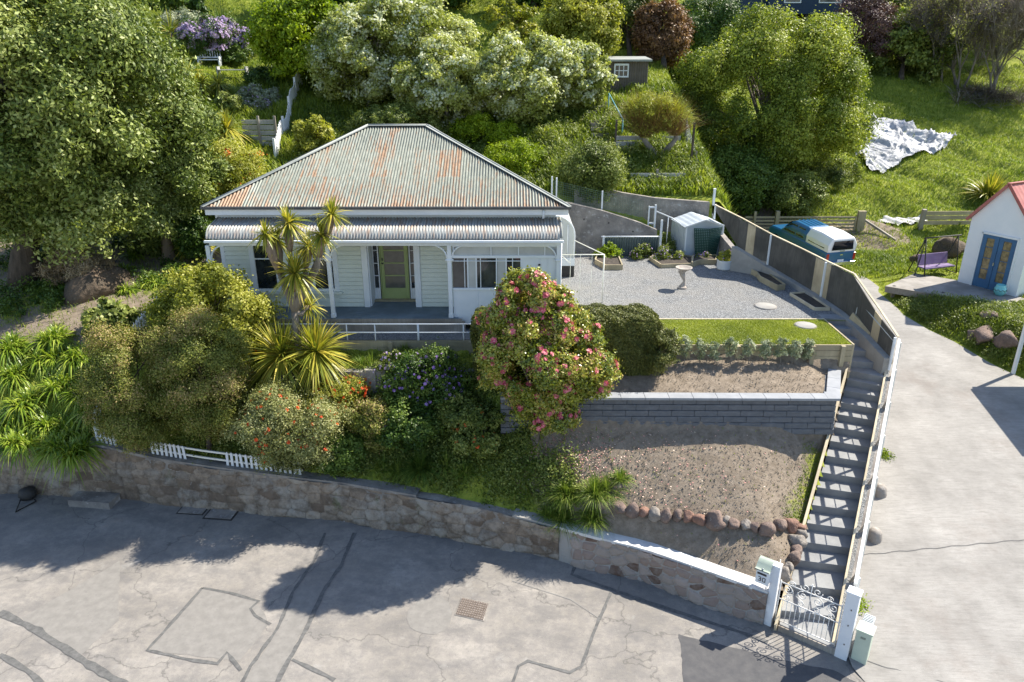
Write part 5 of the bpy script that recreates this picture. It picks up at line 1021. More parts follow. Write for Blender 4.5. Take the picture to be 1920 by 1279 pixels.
# carport post and beam
q0 = PG(1899, 702); T = thing('carport', 'white timber carport post and beam at the right edge over the driveway', 'carport', tuple(q0)); zc = q0.z+2.15
MB().box((q0.x, q0.y, (q0.z+zc)/2), (.1, .1, zc-q0.z)).build('post', M['white'], T, .006)
MB().box((q0.x+1.5, q0.y, zc+.05), (2.9, .1, .14)).build('beam', M['white'], T); MB().box((q0.x, q0.y-1.6, zc+.05), (.1, 3.3, .14)).build('beam', M['white'], T)
MB().b2((q0.x+.1, q0.y-3.2, zc+.13), (q0.x+3.2, q0.y+.2, zc+.17)).build('roof', M['flash'], T); MB().box((q0.x+3.0, q0.y, (q0.z+zc)/2), (.1, .1, zc-q0.z)).build('post', M['white'], T)
# rail by the cottage, boulders, bank stones
a = PG(1725, 432); T = thing('timber_rail', 'short timber rail barrier with one leaning post behind the boulder', 'fence', tuple(a)); b_ = Vector((a.x+3.2, a.y+.1, a.z)); MB().box((a.x, a.y, a.z+.5), (.2, .2, 1.15), 0, .1).build('post', M['timold'], T)
for z in (.35, .62, .86): MB().beam(a+Vector((.1, 0, z)), b_+Vector((0, 0, z)), .05, .2).build('rail', M['tim'], T)
q = PG(1778, 478); rock('boulder', 'large brown boulder on the grass behind the swing seat', (q.x, q.y, q.z+.35), (.75, .6, .6), M['rockbrown'], None, 3, 'boulder', 3)
q = PG(1742, 500); rock('boulder', 'lower dark boulder just left of the large one behind the swing seat', (q.x, q.y+.5, q.z+.15), (.5, .4, .3), M['rockbrown'], None, 8, 'boulder', 3)
q = PG(160, 560); rock('boulder', 'big brown mound of rock under the tall dark tree at the left', (q.x+.1, q.y+.6, q.z+.15), (1.1, .8, .8), M['rockbrown'], None, 5, 'boulder', 3)
for i, (x, y, s, lab) in enumerate(((1845, 632, (.6, .3, .35), 'brown rock slab showing through the bank beneath the deck'), (1885, 640, (.5, .3, .35), 'second rock slab in the bank, nearer the white carport post'), (1857, 592, (.35, .3, .15), 'flat grey rock just under the front edge of the deck'), (1822, 632, (.25, .2, .2), 'small pale stone at the left end of the rock slabs in the bank'))):
    q = PG(x, y); rock('bank_rock', lab, (q.x, q.y, q.z), s, M['rock'], 'rocks in the bank below the deck', 20+i, 'rock')
T = thing('old_terrace_wall', 'old crumbling concrete terrace wall below the grassy ledge and path rail', 'retaining wall', (-3.8, 18.95, 3)); m = MB()
for i in range(18):
    x0_, x1_ = -6.6+.31*i, -6.6+.31*(i+1)-.004; zt3 = 3.7+.04*math.sin(i*1.7); m.b2((x0_, 18.78+.03*math.sin(i*2.3), 2.8), (x1_, 19.02, zt3))
m.build('wall', M['conc'], T)
# tarpaulin on the hill
out = [(1612, 225), (1680, 232), (1722, 252), (1792, 262), (1760, 292), (1700, 305), (1655, 330), (1628, 325), (1600, 290)]
op = [PG(*q) for q in out]; xs = np.arange(min(p.x for p in op), max(p.x for p in op), .06); ys = np.arange(min(p.y for p in op), max(p.y for p in op), .06)
def inpoly(x, y, op=None):
    op = op or globals()['op']
    r = np.zeros_like(x, bool); n = len(op)
    for i in range(n):
        a, b_ = op[i], op[(i+1) % n]; c = ((a.y > y) != (b_.y > y)) & (x < (b_.x-a.x)*(y-a.y)/(b_.y-a.y+1e-9)+a.x); r ^= c
    return r
_vg = np.random.RandomState(4).rand(64, 64)
def vnoise(X, Y):
    xi, yi = np.floor(X).astype(int), np.floor(Y).astype(int); u, v = X-xi, Y-yi; u, v = u*u*(3-2*u), v*v*(3-2*v); g = lambda a, b: _vg[a % 64, b % 64]
    return (g(xi, yi)*(1-u)+g(xi+1, yi)*u)*(1-v)+(g(xi, yi+1)*(1-u)+g(xi+1, yi+1)*u)*v
def tz(X, Y):
    A = X*.8+Y*.6+1.5*vnoise(X*.9, Y*.9); B = -X*.6+Y*.8+1.5*vnoise(X*.9+9, Y*.9+5); r = lambda n: 1-np.abs(2*n-1)
    return H(X, Y)+.05+.26*r(vnoise(A*.9, B*1.8))**2+.13*r(vnoise(A*2.1+3, B*4.3))**2+.06*vnoise(A*7, B*9)
T = grid('tarpaulin', xs, ys, tz, inpoly, sm('white_plastic_sheet', (.44, .45, .48), (.3, .31, .33), 2, .55, .9, 5, .08, dirt=(.2, .17, .12), dirts=.6)); del T['kind']; tag(T, 'crumpled white plastic sheet spread on the grassy slope', 'tarpaulin')
q = PG(1690, 418); o = None
xs2 = np.arange(q.x-1.2, q.x+1.4, .08); ys2 = np.arange(q.y-.5, q.y+.7, .08); T = grid('tarpaulin', xs2, ys2, lambda X, Y: H(X, Y)+.04+np.abs(np.sin(X*5+Y*3))*.14, lambda x, y: ((x-q.x)/1.3)**2+((y-q.y-.1)/.5)**2 < 1-.3*np.sin(x*7), sm('white_plastic_sheet_small', (.66, .66, .66), (.5, .48, .45), 4, .6, .5, 8, .05)); del T['kind']; tag(T, 'small torn strip of white sheeting by the timber rail', 'tarpaulin')
# ------------------------------------------------------------ hillside structures
def planks(label, x0, x1, y0, y1, n, posts=()):
    base = PG((x0+x1)/2, y1); Y = base.y; A_, B_ = Q(x0, y0, Y), Q(x1, y1, Y); T = thing('terrace_planks', label, 'retaining wall', (base.x, Y, B_.z)); h = (A_.z-B_.z)/n
    for i in range(n): MB().b2((A_.x, Y, B_.z+h*i+.02), (B_.x, Y+.05, B_.z+h*(i+.85))).build('board', M['timgrey'], T)
    for x in posts: MB().box((Q(x, y0, Y).x, Y-.05, (A_.z+B_.z)/2), (.1, .08, A_.z-B_.z+.3)).build('post', M['timold'], T)
M['timgrey'] = timber('pale_grey_planks', (.36, .35, .34), (.5, .49, .48), (8, 1, 1))
planks('upper pale plank terrace wall beside the hillside steps, under the willow', 1156, 1205, 254, 285, 3, ()); planks('short pale plank terrace wall right of the willow trunk', 1243, 1275, 254, 276, 2)
planks('lower pale plank terrace wall on the slope above the shed', 1182, 1285, 324, 342, 2, (1232,))
planks('dark timber terrace wall with posts left of the villa roof', 452, 522, 224, 275, 5, (484, 515))
a, b_ = PG(1130, 285), PG(1118, 195); T = thing('hillside_steps', 'narrow timber steps climbing the slope between the white flowering trees', 'steps', tuple(a)); n = 14
for i in range(n): p = a+(b_-a)*i/n; MB().box((p.x, p.y, h1(p.x, p.y)+.08), (1.0, .3, .16)).build('step', M['timold'], T)
T = thing('step_handrail', 'thin teal handrail beside the timber hillside steps', 'handrail', tuple(a)); pa, pb = PG(1166, 262), PG(1140, 215); m = MB(); m.tube([pa+Vector((0, 0, .9)), pb+Vector((0, 0, 1.0))], .03, 6); m.tube([pa, pa+Vector((0, 0, .9))], .03, 6); m.tube([pb, pb+Vector((0, 0, 1))], .03, 6); m.build('rail', sm('teal_paint', (.15, .38, .42), None, 3, .5, 0), T)
for (x, yb, h, lab, mt) in ((1153, 290, 1.5, 'rust brown square post at the foot of the hillside steps', 'cast'), (1295, 315, 1.9, 'dark brown post on the slope beside the netting fence', 'bark'), (950, 70, 4.5, 'tall thin pale pole among the trees at the top of the picture', 'galv'), (1337, 388, .6, 'short white post at the top end of the board fence', 'white')):
    q = PG(x, yb); T = thing('post', lab, 'post', tuple(q)); MB().box((q.x, q.y, q.z+h/2), (.09, .09, h+.1)).build('shaft', M[mt], T); MB().box((q.x, q.y, q.z+h+.03), (.11, .11, .03)).build('cap', M[mt], T)
# long white board fence on the left slope
T = thing('hillside_fence', 'weathered white board fence climbing the slope behind the left of the villa', 'fence', tuple(PG(525, 310))); pp = [(518, 306), (534, 262), (545, 225), (556, 190), (585, 148)]
pw = [PG(*q) for q in pp]
for a, b_ in zip(pw, pw[1:]):
    m = MB(); n = max(3, int((b_-a).length/.2))
    for i in range(n): p = a+(b_-a)*(i+.5)/n; p.z = h1(p.x, p.y); d = (b_-a).normalized(); m.box((p.x, p.y, p.z+.45), ((b_-a).length/n*.92, .03, .95), math.atan2(d.y, d.x))
    m.build('boards', M['chip'], T)
for a in pw: MB().box((a.x, a.y, a.z+.55), (.1, .1, 1.1)).build('post', M['chip'], T)
# garden benches
def bench(label, x, y, w, back=True, mat=None):
    q = PG(x, y); T = thing('garden_bench', label, 'bench', tuple(q)); mat = mat or M['white']; X, Y, Z = q
    MB().box((X, Y, Z+.42), (w, .4, .05)).build('seat', mat, T)
    for sx in (-1, 1): MB().box((X+sx*(w/2-.05), Y, Z+.3), (.07, .4, .6)).build('leg', mat, T)
    if back:
        m = MB(); m.box((X, Y+.2, Z+.95), (w, .05, .09)); m.box((X, Y+.2, Z+.55), (w, .05, .07))
        for i in range(9): m.box((X-w/2+w*(i+.5)/9, Y+.2, Z+.75), (.05, .03, .4))
        m.build('backrest', mat, T)
bench('white slatted garden bench under the lilac flowering shrub', 395, 128, 1.3); bench('grey backless garden bench below the white slatted one', 438, 150, 1.7, False, M['timgrey'])
# hut and dark house uphill
q = PG(1175, 172); T = thing('hillside_hut', 'small dark brown corrugated hut with a white window among the trees', 'hut', tuple(q)); X, Y, Z = q; w = 2.2; hz = Q(1175, 113, Y).z; BR = sm('brown_corrugated_iron', (.1, .085, .07), (.14, .12, .1), 3, .7, .1)
V = []; n = 120
for i in range(n+1): x = X-w/2+w*i/n; yy2 = Y+.02*math.sin(i*.9); V += [(x, yy2, Z-.6), (x, yy2, hz)]
np_mesh('front_wall', V, [(2*i, 2*i+2, 2*i+3, 2*i+1) for i in range(n)], BR, T, True); MB().b2((X-w/2, Y+.05, Z-.6), (X+w/2, Y+2, hz)).build('wall', BR, T); MB().box((X, Y+.95, hz+.05), (w+.3, 2.4, .1), 0, .06).build('roof', M['flash'], T)
wx0, wx1, wz0, wz1 = Q(1152, 140, Y).x, Q(1177, 140, Y).x, Q(1160, 144, Y).z, Q(1160, 122, Y).z
window(T, wx0, wx1, wz0, wz1, Y-.03, (wx0+(wx1-wx0)/3, wx0+(wx1-wx0)*2/3), .07, ((wz0+wz1)/2,))
q = PG(1530, 75); X, Y, Z = q; Y += 2; DB = sm('dark_blue_cladding', (.012, .03, .065), (.018, .04, .08), 2, .5, .05); T = thing('dark_house', 'dark blue house with a shaded undercroft on the hilltop behind the trees', 'house', (X, Y, Z))
za = Q(1500, 27, Y).z; xa, xb = Q(1440, 20, Y).x, Q(1592, 20, Y).x; MB().b2((xa, Y, za), (xb, Y+6, za+3)).build('wall', DB, T)
MB().b2((xa-.3, Y-.5, za+3), (xb+.3, Y+6, za+3.2)).build('roof', DB, T)
for k in (.25, .5, .75, .97): MB().box((xa+(xb-xa)*k, Y+.3, (za+Z)/2-1), (.25, .25, za-Z+2)).build('post', M['iron'], T)
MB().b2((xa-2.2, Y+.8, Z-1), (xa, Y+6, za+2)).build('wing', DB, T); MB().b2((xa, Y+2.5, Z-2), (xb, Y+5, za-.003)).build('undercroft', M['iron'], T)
wn_ = window(T, Q(1470, 10, Y).x, Q(1500, 10, Y).x, za+.9, za+2.1, Y-.03, (), .08); window(T, Q(1535, 10, Y).x, Q(1575, 10, Y).x, za+.9, za+2.1, Y-.03, (), .08)
# ------------------------------------------------------------ vegetation
def unit(v): return v/np.maximum(np.linalg.norm(v, axis=-1, keepdims=True), 1e-6)
def sph(n, rs): return unit(rs.normal(size=(n, 3)))
def leaf_geo(Pt, Nn, L, Wd, rs, droop=.25, lv=.35):
    n = len(Pt); a = unit(np.cross(Nn, rs.normal(size=(n, 3)))); a[:, 2] -= droop; a = unit(a); b = unit(np.cross(Nn, a))
    L = (L*(1+lv*rs.uniform(-1, 1, n)))[:, None]; Wd = (Wd*(1+lv*rs.uniform(-1, 1, n)))[:, None]
    V = np.stack([Pt-a*L*.5, Pt+b*Wd*.5+a*L*.05, Pt+a*L*.5, Pt-b*Wd*.5+a*L*.05], 1).reshape(-1, 3)
    return V, np.arange(4*n).reshape(-1, 4)
class Cloud:
    """lobed crown: lobes spread through an ellipsoid, each covered in small leaves"""
    def __init__(s, c, r, nl, lr, seed, flat=.5):
        s.rs = np.random.RandomState(seed); c = np.array(c, float); r = np.array(r, float); s.c, s.r = c, r
        nl = int(nl*1.35); i = np.arange(nl)+.5; z = 1-2*i/nl; a = np.pi*(1+5**.5)*i+s.rs.uniform(0, 6); d = np.stack([np.cos(a)*np.sqrt(1-z*z), np.sin(a)*np.sqrt(1-z*z), z], -1); d = unit(d+s.rs.normal(size=(nl, 3))*.22)
        s.lr = lr*.85*r.mean()*s.rs.uniform(.55, 1.3, nl); k = (1.0-.85*s.lr/r.mean())*s.rs.uniform(.72, 1.08, nl); s.lc = c+d*r*k[:, None]; s.lv = s.rs.uniform(-1, 1, nl)
    def shell(s, n, up):
        w = s.lr**2; i = s.rs.choice(len(s.lr), n, p=w/w.sum()); out = unit(s.lc-s.c); d = unit(s.rs.normal(size=(n, 3))+out[i]*.55+np.array([0, 0, .15])); d[:, 2] = np.where(d[:, 2] < up, -d[:, 2], d[:, 2]); return i, d
    def pts(s, n, lo=.55, up=-.85, frac=.36):
        n1 = int(n*frac); i, d = s.shell(n1, up); k = lo+(1.05-lo)*s.rs.uniform(0, 1, n1)**.6; bumpy = 1+.13*np.sin(d[:, 0]*7+i)*np.cos(d[:, 1]*8+d[:, 2]*6+i*2); p = s.lc[i]+d*(s.lr[i]*k*bumpy)[:, None]*np.array([1, 1, .9])
        # sprigs: little groups of leaves standing off the surface
        n2 = n-n1
        if n2 <= 0: return p, unit(d+s.rs.normal(size=(n1, 3))*.3), i
        m = max(4, n2//26); j, e = s.shell(m, up); sp = s.lc[j]+e*(s.lr[j]*s.rs.uniform(.78, 1.32, m))[:, None]; q = s.rs.randint(0, m, n2); sz = (s.lr.mean()*.2+.02); p2 = sp[q]+s.rs.normal(size=(n2, 3))*sz*np.array([1, 1, .7])+e[q]*np.abs(s.rs.normal(size=(n2, 1)))*sz*.6
        P_ = np.concatenate([p, p2]); D = np.concatenate([d, e[q]]); I = np.concatenate([i, j[q]]); o = s.rs.permutation(n); nrm = unit(D+s.rs.normal(size=(n, 3))*.6+np.array([0, 0, .25])); return P_[o], nrm[o], I[o]
    def leaves(s, name, n, L, Wd, mat, parent, droop=.25, lo=.55, off=.35, **k):
        p, nn, i = s.pts(n, lo); V, F = leaf_geo(p, nn, L, Wd, s.rs, droop); r = np.clip(.5+off*.8*s.lv[i]+s.rs.normal(size=n)*.2, 0, 1)
        return np_mesh(name, V, F, mat, parent, False, {'rnd': r})
def trunk(parent, base, crown, r, mat, nl=7, name='trunk', lean=.2, seed=1, joined=True):
    rs = random.Random(seed); m = MB(); c = Vector(crown.c); b = Vector(base); top = b+(c-b)*.75; pts = [b-Vector((0, 0, .2))]
    for i in range(1, 6): pts.append(b+(top-b)*i/5+Vector((rs.uniform(-1, 1), rs.uniform(-1, 1), 0))*lean*r)
    m.tube(pts, [r*1.35, r, r*.9, r*.8, r*.7, r*.55], 9)
    for j in range(min(nl, len(crown.lc))):
        e = Vector(crown.lc[j]); s = pts[3]+(pts[5]-pts[3])*rs.random(); mid = s+(e-s)*.5+Vector((rs.uniform(-.2, .2), 0, .15)); m.tube([s, mid, e], [r*.45, r*.28, r*.08], 6)
    return m.build(name, mat, parent)
LM = {}
def lm(key, cols, **k):
    if key not in LM: LM[key] = leafmat(key, cols, **k)
    return LM[key]
OL = lm('olive_evergreen_leaves', [(.055, .09, .012), (.12, .165, .026), (.24, .29, .06), (.42, .46, .17)], trans=.2, rough=.5, spec=.35)
BG = lm('bright_green_leaves', [(.09, .14, .006), (.18, .26, .01), (.3, .39, .015), (.44, .5, .04)], trans=.4)
YG = lm('yellow_green_leaves', [(.13, .15, .016), (.24, .265, .035), (.38, .38, .06), (.5, .48, .12)], trans=.4)
MG = lm('mid_green_leaves', [(.055, .085, .016), (.11, .15, .028), (.21, .25, .05), (.35, .38, .12)], trans=.3)
DG = lm('dark_green_leaves', [(.025, .06, .01), (.05, .1, .014), (.1, .16, .022), (.17, .23, .04)], trans=.2)
WB = lm('white_blossom_petals', [(.42, .46, .24), (.52, .55, .34), (.6, .62, .44), (.7, .71, .58)], trans=.3)
BR_ = lm('bronze_brown_leaves', [(0.084, 0.049, 0.025), (0.154, 0.084, 0.042), (0.238, 0.126, 0.063), (0.336, 0.196, 0.084)], trans=.25)
PU_ = lm('dark_purple_leaves', [(0.042, 0.025, 0.031), (0.077, 0.042, 0.049), (0.126, 0.070, 0.077), (0.210, 0.126, 0.112)], trans=.2)
TW = lm('bare_grey_twigs', [(0.077, 0.061, 0.050), (0.132, 0.110, 0.088), (0.198, 0.171, 0.138), (0.286, 0.242, 0.198)], trans=0, rough=.9)
TIP = lm('brown_tipped_olive_leaves', [(.075, .1, .018), (.15, .18, .03), (.26, .26, .055), (.4, .28, .14)], trans=.25)
CAM = lm('glossy_camellia_leaves', [(.08, .11, .014), (.18, .225, .025), (.36, .37, .05), (.52, .36, .12)], trans=.25, rough=.3, spec=.6)
HED = lm('fine_hedge_leaves', [(.05, .065, .014), (.09, .105, .022), (.17, .18, .04), (.27, .26, .08)], trans=.15)
SIL = lm('silver_green_leaves', [(0.160, 0.190, 0.110), (0.240, 0.280, 0.170), (0.340, 0.370, 0.240), (0.450, 0.470, 0.340)], trans=.2)
STR = lm('strap_leaves', [(.07, .14, .012), (.15, .24, .02), (.28, .36, .04), (.45, .5, .1)], trans=.3, rough=.35, spec=.5)
CAB = lm('cabbage_tree_leaves', [(.1, .14, .02), (.22, .25, .03), (.42, .38, .05), (.6, .48, .09)], trans=.3, rough=.4, spec=.5)
LAWN = lm('lawn_blades', [(.16, .21, .02), (.26, .31, .03), (.38, .42, .05), (.5, .5, .09)], trans=.35)
LONG = lm('long_grass_blades', [(.05, .1, .012), (.1, .17, .02), (.2, .27, .04), (.36, .4, .1)], trans=.3)
PALE = lm('pale_olive_leaves', [(.09, .11, .03), (.18, .2, .06), (.31, .32, .12), (.46, .45, .22)], trans=.3)
WTL = lm('pale_spring_leaves', [(.14, .17, .03), (.26, .3, .06), (.4, .42, .12), (.52, .54, .24)], trans=.4)
GRS = lm('grass_blades', [(.08, .13, .018), (.16, .22, .03), (.28, .335, .045), (.43, .44, .09)], trans=.35)
DRY = lm('dry_stems', [(0.160, 0.110, 0.060), (0.260, 0.190, 0.110), (0.360, 0.280, 0.170), (0.460, 0.380, 0.260)], trans=.1, rough=.9)
PINK = lm('pink_petals', [(0.450, 0.060, 0.130), (0.600, 0.130, 0.200), (0.700, 0.240, 0.280), (0.750, 0.400, 0.420)], trans=.2)
LIL = lm('lilac_petals', [(0.300, 0.200, 0.450), (0.420, 0.300, 0.550), (0.600, 0.500, 0.680), (0.780, 0.720, 0.800)], trans=.2)
PUR = lm('purple_petals', [(0.200, 0.100, 0.420), (0.300, 0.180, 0.550), (0.420, 0.280, 0.650), (0.550, 0.420, 0.720)], trans=.2)
ORA = lm('orange_red_petals', [(0.500, 0.030, 0.015), (0.650, 0.070, 0.020), (0.750, 0.160, 0.030), (0.800, 0.350, 0.060)], trans=.2)
def flowers(name, P0, N0, r, mat, parent, rs, petals=6, off=0):
    """small open flowers: a ring of petals round each centre"""
    n = len(P0); up = unit(N0); a = unit(np.cross(up, rs.normal(size=(n, 3)))); b = np.cross(up, a); Vs = []; R = []
    rr = r*rs.uniform(.7, 1.25, n)[:, None]
    for ring, (ri, ro, h0, h1_) in enumerate(((.08, 1, .12, .25), (.0, .6, .35, .75))):
        for k in range(petals):
            t0 = 2*math.pi*(k+.5*ring)/petals; t1 = t0+2*math.pi/petals*.98; tm = (t0+t1)/2; f = lambda t, q, h: P0+(a*math.cos(t)+b*math.sin(t))*rr*q+up*rr*h
            Vs.append(np.stack([f(tm, ri, h0), f(t0, ro*.75, (h0+h1_)/2), f(tm, ro, h1_), f(t1, ro*.75, (h0+h1_)/2)], 1)); R.append(np.clip(rs.uniform(0, 1, n)*.7+.3*ring*rs.uniform(0, 1, n), 0, 1))
    V = np.stack(Vs, 1).reshape(-1, 3); F = np.arange(len(V)).reshape(-1, 4); return np_mesh(name, V, F, mat, parent, False, {'rnd': np.stack(R, 1).ravel()})
def blades(name, C, n, L, Wd, mat, parent, rs, el=(-10, 80), droop=.6, spread=.05, seg=4, lv=.3, tint=.25):
    C = np.atleast_2d(C); m = len(C); N = n*m; c = np.repeat(C, n, 0); az = rs.uniform(0, 2*np.pi, N); e = np.radians(rs.uniform(el[0], el[1], N)); d = np.stack([np.cos(az)*np.cos(e), np.sin(az)*np.cos(e), np.sin(e)], -1)
    c = c+np.stack([np.cos(az), np.sin(az), 0*az], -1)*spread*rs.uniform(0, 1, N)[:, None]; ll = L*(1+lv*rs.uniform(-1, 1, N)); side = np.stack([-np.sin(az), np.cos(az), 0*az], -1); tw = rs.uniform(-.5, .5, N)[:, None]; side = unit(side+np.array([0, 0, 1])*tw)
    V = np.zeros((N, seg+1, 2, 3))
    for k in range(seg+1):
        s = k/seg; p = c+d*(ll*s)[:, None]; p[:, 2] -= droop*ll*s*s*(.4+.6*np.cos(e)); w = Wd*(.55+.9*s if s < .5 else 2.0*(1-s)+.02)*.5; V[:, k, 0] = p+side*w; V[:, k, 1] = p-side*w
    base = (np.arange(N)*(seg+1)*2)[:, None]; F = np.concatenate([base+np.array([2*k, 2*k+1, 2*k+3, 2*k+2]) for k in range(seg)], 1).reshape(-1, 4); r = np.clip(.5+rs.normal(size=N)*tint, 0, 1)
    return np_mesh(name, V.reshape(-1, 3), F, mat, parent, False, {'rnd': np.repeat(r, seg)})
SEED = [100]
def plant(name, label, cat, base, box, mat, n, L, Wd, nl=14, lr=.42, tr=.12, bark='bark', group=None, ry=None, extra=None, droop=.25, dy=0, limbs=7, lo=.55, parts=('crown', 'trunk'), off=.35):
    """base: picture point of the foot on the ground (or a point); box: picture extent of the crown (x0, top, x1, bottom)"""
    SEED[0] += 1; b = PG(*base) if isinstance(base, tuple) else base; Y = b.y+dy; x0, y0, x1, y1 = box
    a, c = Q(x0, (y0+y1)/2, Y), Q(x1, (y0+y1)/2, Y); top, bot = Q((x0+x1)/2, y0, Y).z, Q((x0+x1)/2, y1, Y).z; rx, rz = (c.x-a.x)/2, (top-bot)/2; ry = ry or rx*.85
    # a viewer looking down sees the crown's depth too: trim it from the height
    T = thing(name, label, cat, tuple(b), group); cl = Cloud(((a.x+c.x)/2, Y, (top+bot)/2), (rx*1.0, ry, rz*.98), nl, lr, SEED[0]); cl.leaves(parts[0], n, L, Wd, mat, T, droop, lo, off)
    if tr: trunk(T, b, cl, tr, M[bark], limbs, parts[1], seed=SEED[0])
    for fn in (extra or []): fn(cl, T)
    return T, cl
def bloom(n, r, mat, name='blossom', up=.0, petals=6):
    def f(cl, T):
        p, nn, i = cl.pts(n*3, 1.0, -.2, 1.); p = p+nn*.04; k = (p[:, 2] > cl.c[2]-cl.r[2]*.9); p, nn = p[k][:n], nn[k][:n]; flowers(name, p+nn*.02, nn, r, mat, T, cl.rs, petals)
    return f
def speck(n, L, mat, name='blossom'):
    def f(cl, T):
        p, nn, i = cl.pts(n, .95, -.3); p = p+nn*.05; V, F = leaf_geo(p, nn, L, L*.8, cl.rs, 0); np_mesh(name, V, F, mat, T, False, {'rnd': cl.rs.uniform(0, 1, n)})
    return f
# --- big evergreens at the left
plant('evergreen_tree', 'huge dark olive evergreen tree filling the upper left corner', 'tree', (45, 530), (-230, -190, 345, 470), OL, 240000, .15, .07, 80, .2, .42, ry=4.2, dy=.8, limbs=16, lo=.6)
plant('evergreen_tree', 'smaller olive evergreen tree with a shaggy trunk just left of the villa verandah', 'tree', (318, 486), (175, 110, 400, 445), OL, 100000, .13, .06, 40, .23, .2, bark='barkdead', ry=2.4, limbs=10, lo=.6)
# --- trees on the hill behind
WHT = lambda nb: [speck(nb, .15, WB)]
plant('maple_tree', 'bright lime green upright tree right of the lilac flowering shrub', 'tree', (556, 160), (474, -14, 650, 150), BG, 52000, .17, .11, 26, .34, .14, limbs=12)
for lab, base, box in (('left white flowering tree, next to the lime green tree', (690, 205), (600, 0, 770, 205)), ('tall white flowering tree whose top touches the picture edge above the villa ridge', (765, 190), (700, 10, 880, 190)),
    ('low white flowering tree directly above the right end of the villa ridge', (840, 240), (750, 95, 915, 240)), ('broad white flowering tree right of the grassy gap', (985, 240), (900, 75, 1065, 235)), ('white flowering tree nearest the brown hut and hillside steps', (1080, 205), (1020, 95, 1132, 196))):
    box = (box[0]-14, box[1]-14, box[2]+14, box[3]+12); plant('blossom_tree', lab, 'tree', base, box, WTL, 50000, .15, .09, 38, .25, .12, 'barkgrey', 'white flowering trees on the slope', extra=WHT(15000), limbs=10)
plant('yellow_green_tree', 'tall pale yellow green tree behind the white flowering trees', 'tree', (1080, 150), (1012, -40, 1160, 150), YG, 46000, .17, .1, 24, .34, .16, limbs=8, dy=2)
plant('young_tree', 'small tree with sparse yellow leaves beside the tall pale pole', 'tree', (960, 85), (905, -5, 1010, 85), YG, 5000, .2, .13, 16, .3, .06, limbs=12)
plant('olive_tree', 'grey green tree behind the small brown hut', 'tree', (1180, 120), (1120, -50, 1235, 125), MG, 30000, .18, .07, 18, .36, .18, dy=3)
plant('bronze_tree', 'rust brown leaved tree right of the hut', 'tree', (1245, 130), (1190, -10, 1292, 140), BR_, 34000, .16, .09, 20, .36, .16, dy=2)
plant('conifer_tree', 'dark green dense tree between the bronze tree and the big leafy tree', 'tree', (1315, 190), (1240, -20, 1400, 200), DG, 60000, .18, .08, 26, .34, .22, dy=1)
plant('leafy_tree', 'big spreading fresh green tree beyond the board fence', 'tree', (1425, 350), (1262, 18, 1644, 355), lm('fresh_green_leaves', [(.07, .105, .012), (.15, .2, .024), (.28, .33, .045), (.44, .46, .09)], trans=.35), 170000, .14, .08, 78, .21, .24, 'barkgrey', limbs=20, lo=.5, ry=3.6)
plant('purple_tree', 'dark purple leaved tree beside the dark blue house', 'tree', (1625, 130), (1562, -25, 1690, 118), PU_, 26000, .14, .08, 18, .36, .14)
plant('small_tree', 'small round light green tree at the top right between purple and bare trees', 'tree', (1702, 80), (1682, 14, 1728, 58), BG, 6000, .16, .1, 9, .42, .06)
for lab, base, box, mt in (('dark tree far left of the uphill meadow at the top', (345, 60), (270, -60, 385, 40), DG), ('dark tree at the top edge right of the uphill meadow', (610, 40), (500, -80, 690, 30), DG), ('dark tree at the top edge behind the white flowering trees', (820, 30), (740, -90, 900, 18), DG),
    ('dark tree at the top edge behind the pale pole', (1000, 30), (925, -90, 1075, 14), DG), ('shaded green shrubby tree at the foot of the bare trees', (1690, 150), (1600, 40, 1790, 160), MG), ('dark tree at the top right behind the dark house', (1640, 30), (1560, -120, 1780, 20), DG), ('dark tree at the top edge left of the dark house', (1400, 40), (1330, -80, 1450, 40), DG)):
    plant('background_tree', lab, 'tree', base, box, mt, 16000, .28, .16, 16, .36, .2, dy=2)
def twig_tree(label, base, box, n, leafn=0):
    SEED[0] += 1; rs = np.random.RandomState(SEED[0]); b = PG(*base); x0, y0, x1, y1 = box; A_, B_ = Q(x0, (y0+y1)/2, b.y), Q(x1, (y0+y1)/2, b.y); top, bot = Q((x0+x1)/2, y0, b.y).z, Q((x0+x1)/2, y1, b.y).z; T = thing('bare_tree', label, 'tree', tuple(b), 'bare twiggy trees at the right'); m = MB(); tips = []
    def grow(p, d, L, r, lv):
        q = p+d*L*.5+Vector(rs.normal(size=3))*L*.05; e = p+d*L+Vector(rs.normal(size=3))*L*.07; m.tube([p, q, e], [r, r*.8, r*.55], 5, False); tips.append(e); tips.append(q)
        if lv: 
            for _ in range(3): grow(e if rs.rand() < .6 else q, (d+Vector(rs.normal(size=3))*.42+Vector((0, 0, .12))).normalized(), L*.72, r*.55, lv-1)
    H_ = top-b.z
    for _ in range(4): grow(b+Vector((rs.uniform(-.4, .4), rs.uniform(-.4, .4), -.1)), (Vector(((rs.uniform(-.5, .5))*(B_.x-A_.x)/H_, rs.uniform(-.3, .3), 1))).normalized(), H_*.34, .09, 3)
    m.build('trunk', M['barkgrey'], T); tp_ = np.array([tuple(t) for t in tips]); blades('twigs', tp_, max(4, n//len(tp_)), .8, .022, TW, T, rs, (-20, 85), .1, .1, 2)
    if leafn: i = rs.choice(len(tp_), leafn); p = tp_[i]+rs.normal(size=(leafn, 3))*.35; V, F = leaf_geo(p, sph(leafn, rs), .12, .07, rs); np_mesh('foliage', V, F, YG, T, False, {'rnd': rs.uniform(0, 1, leafn)})
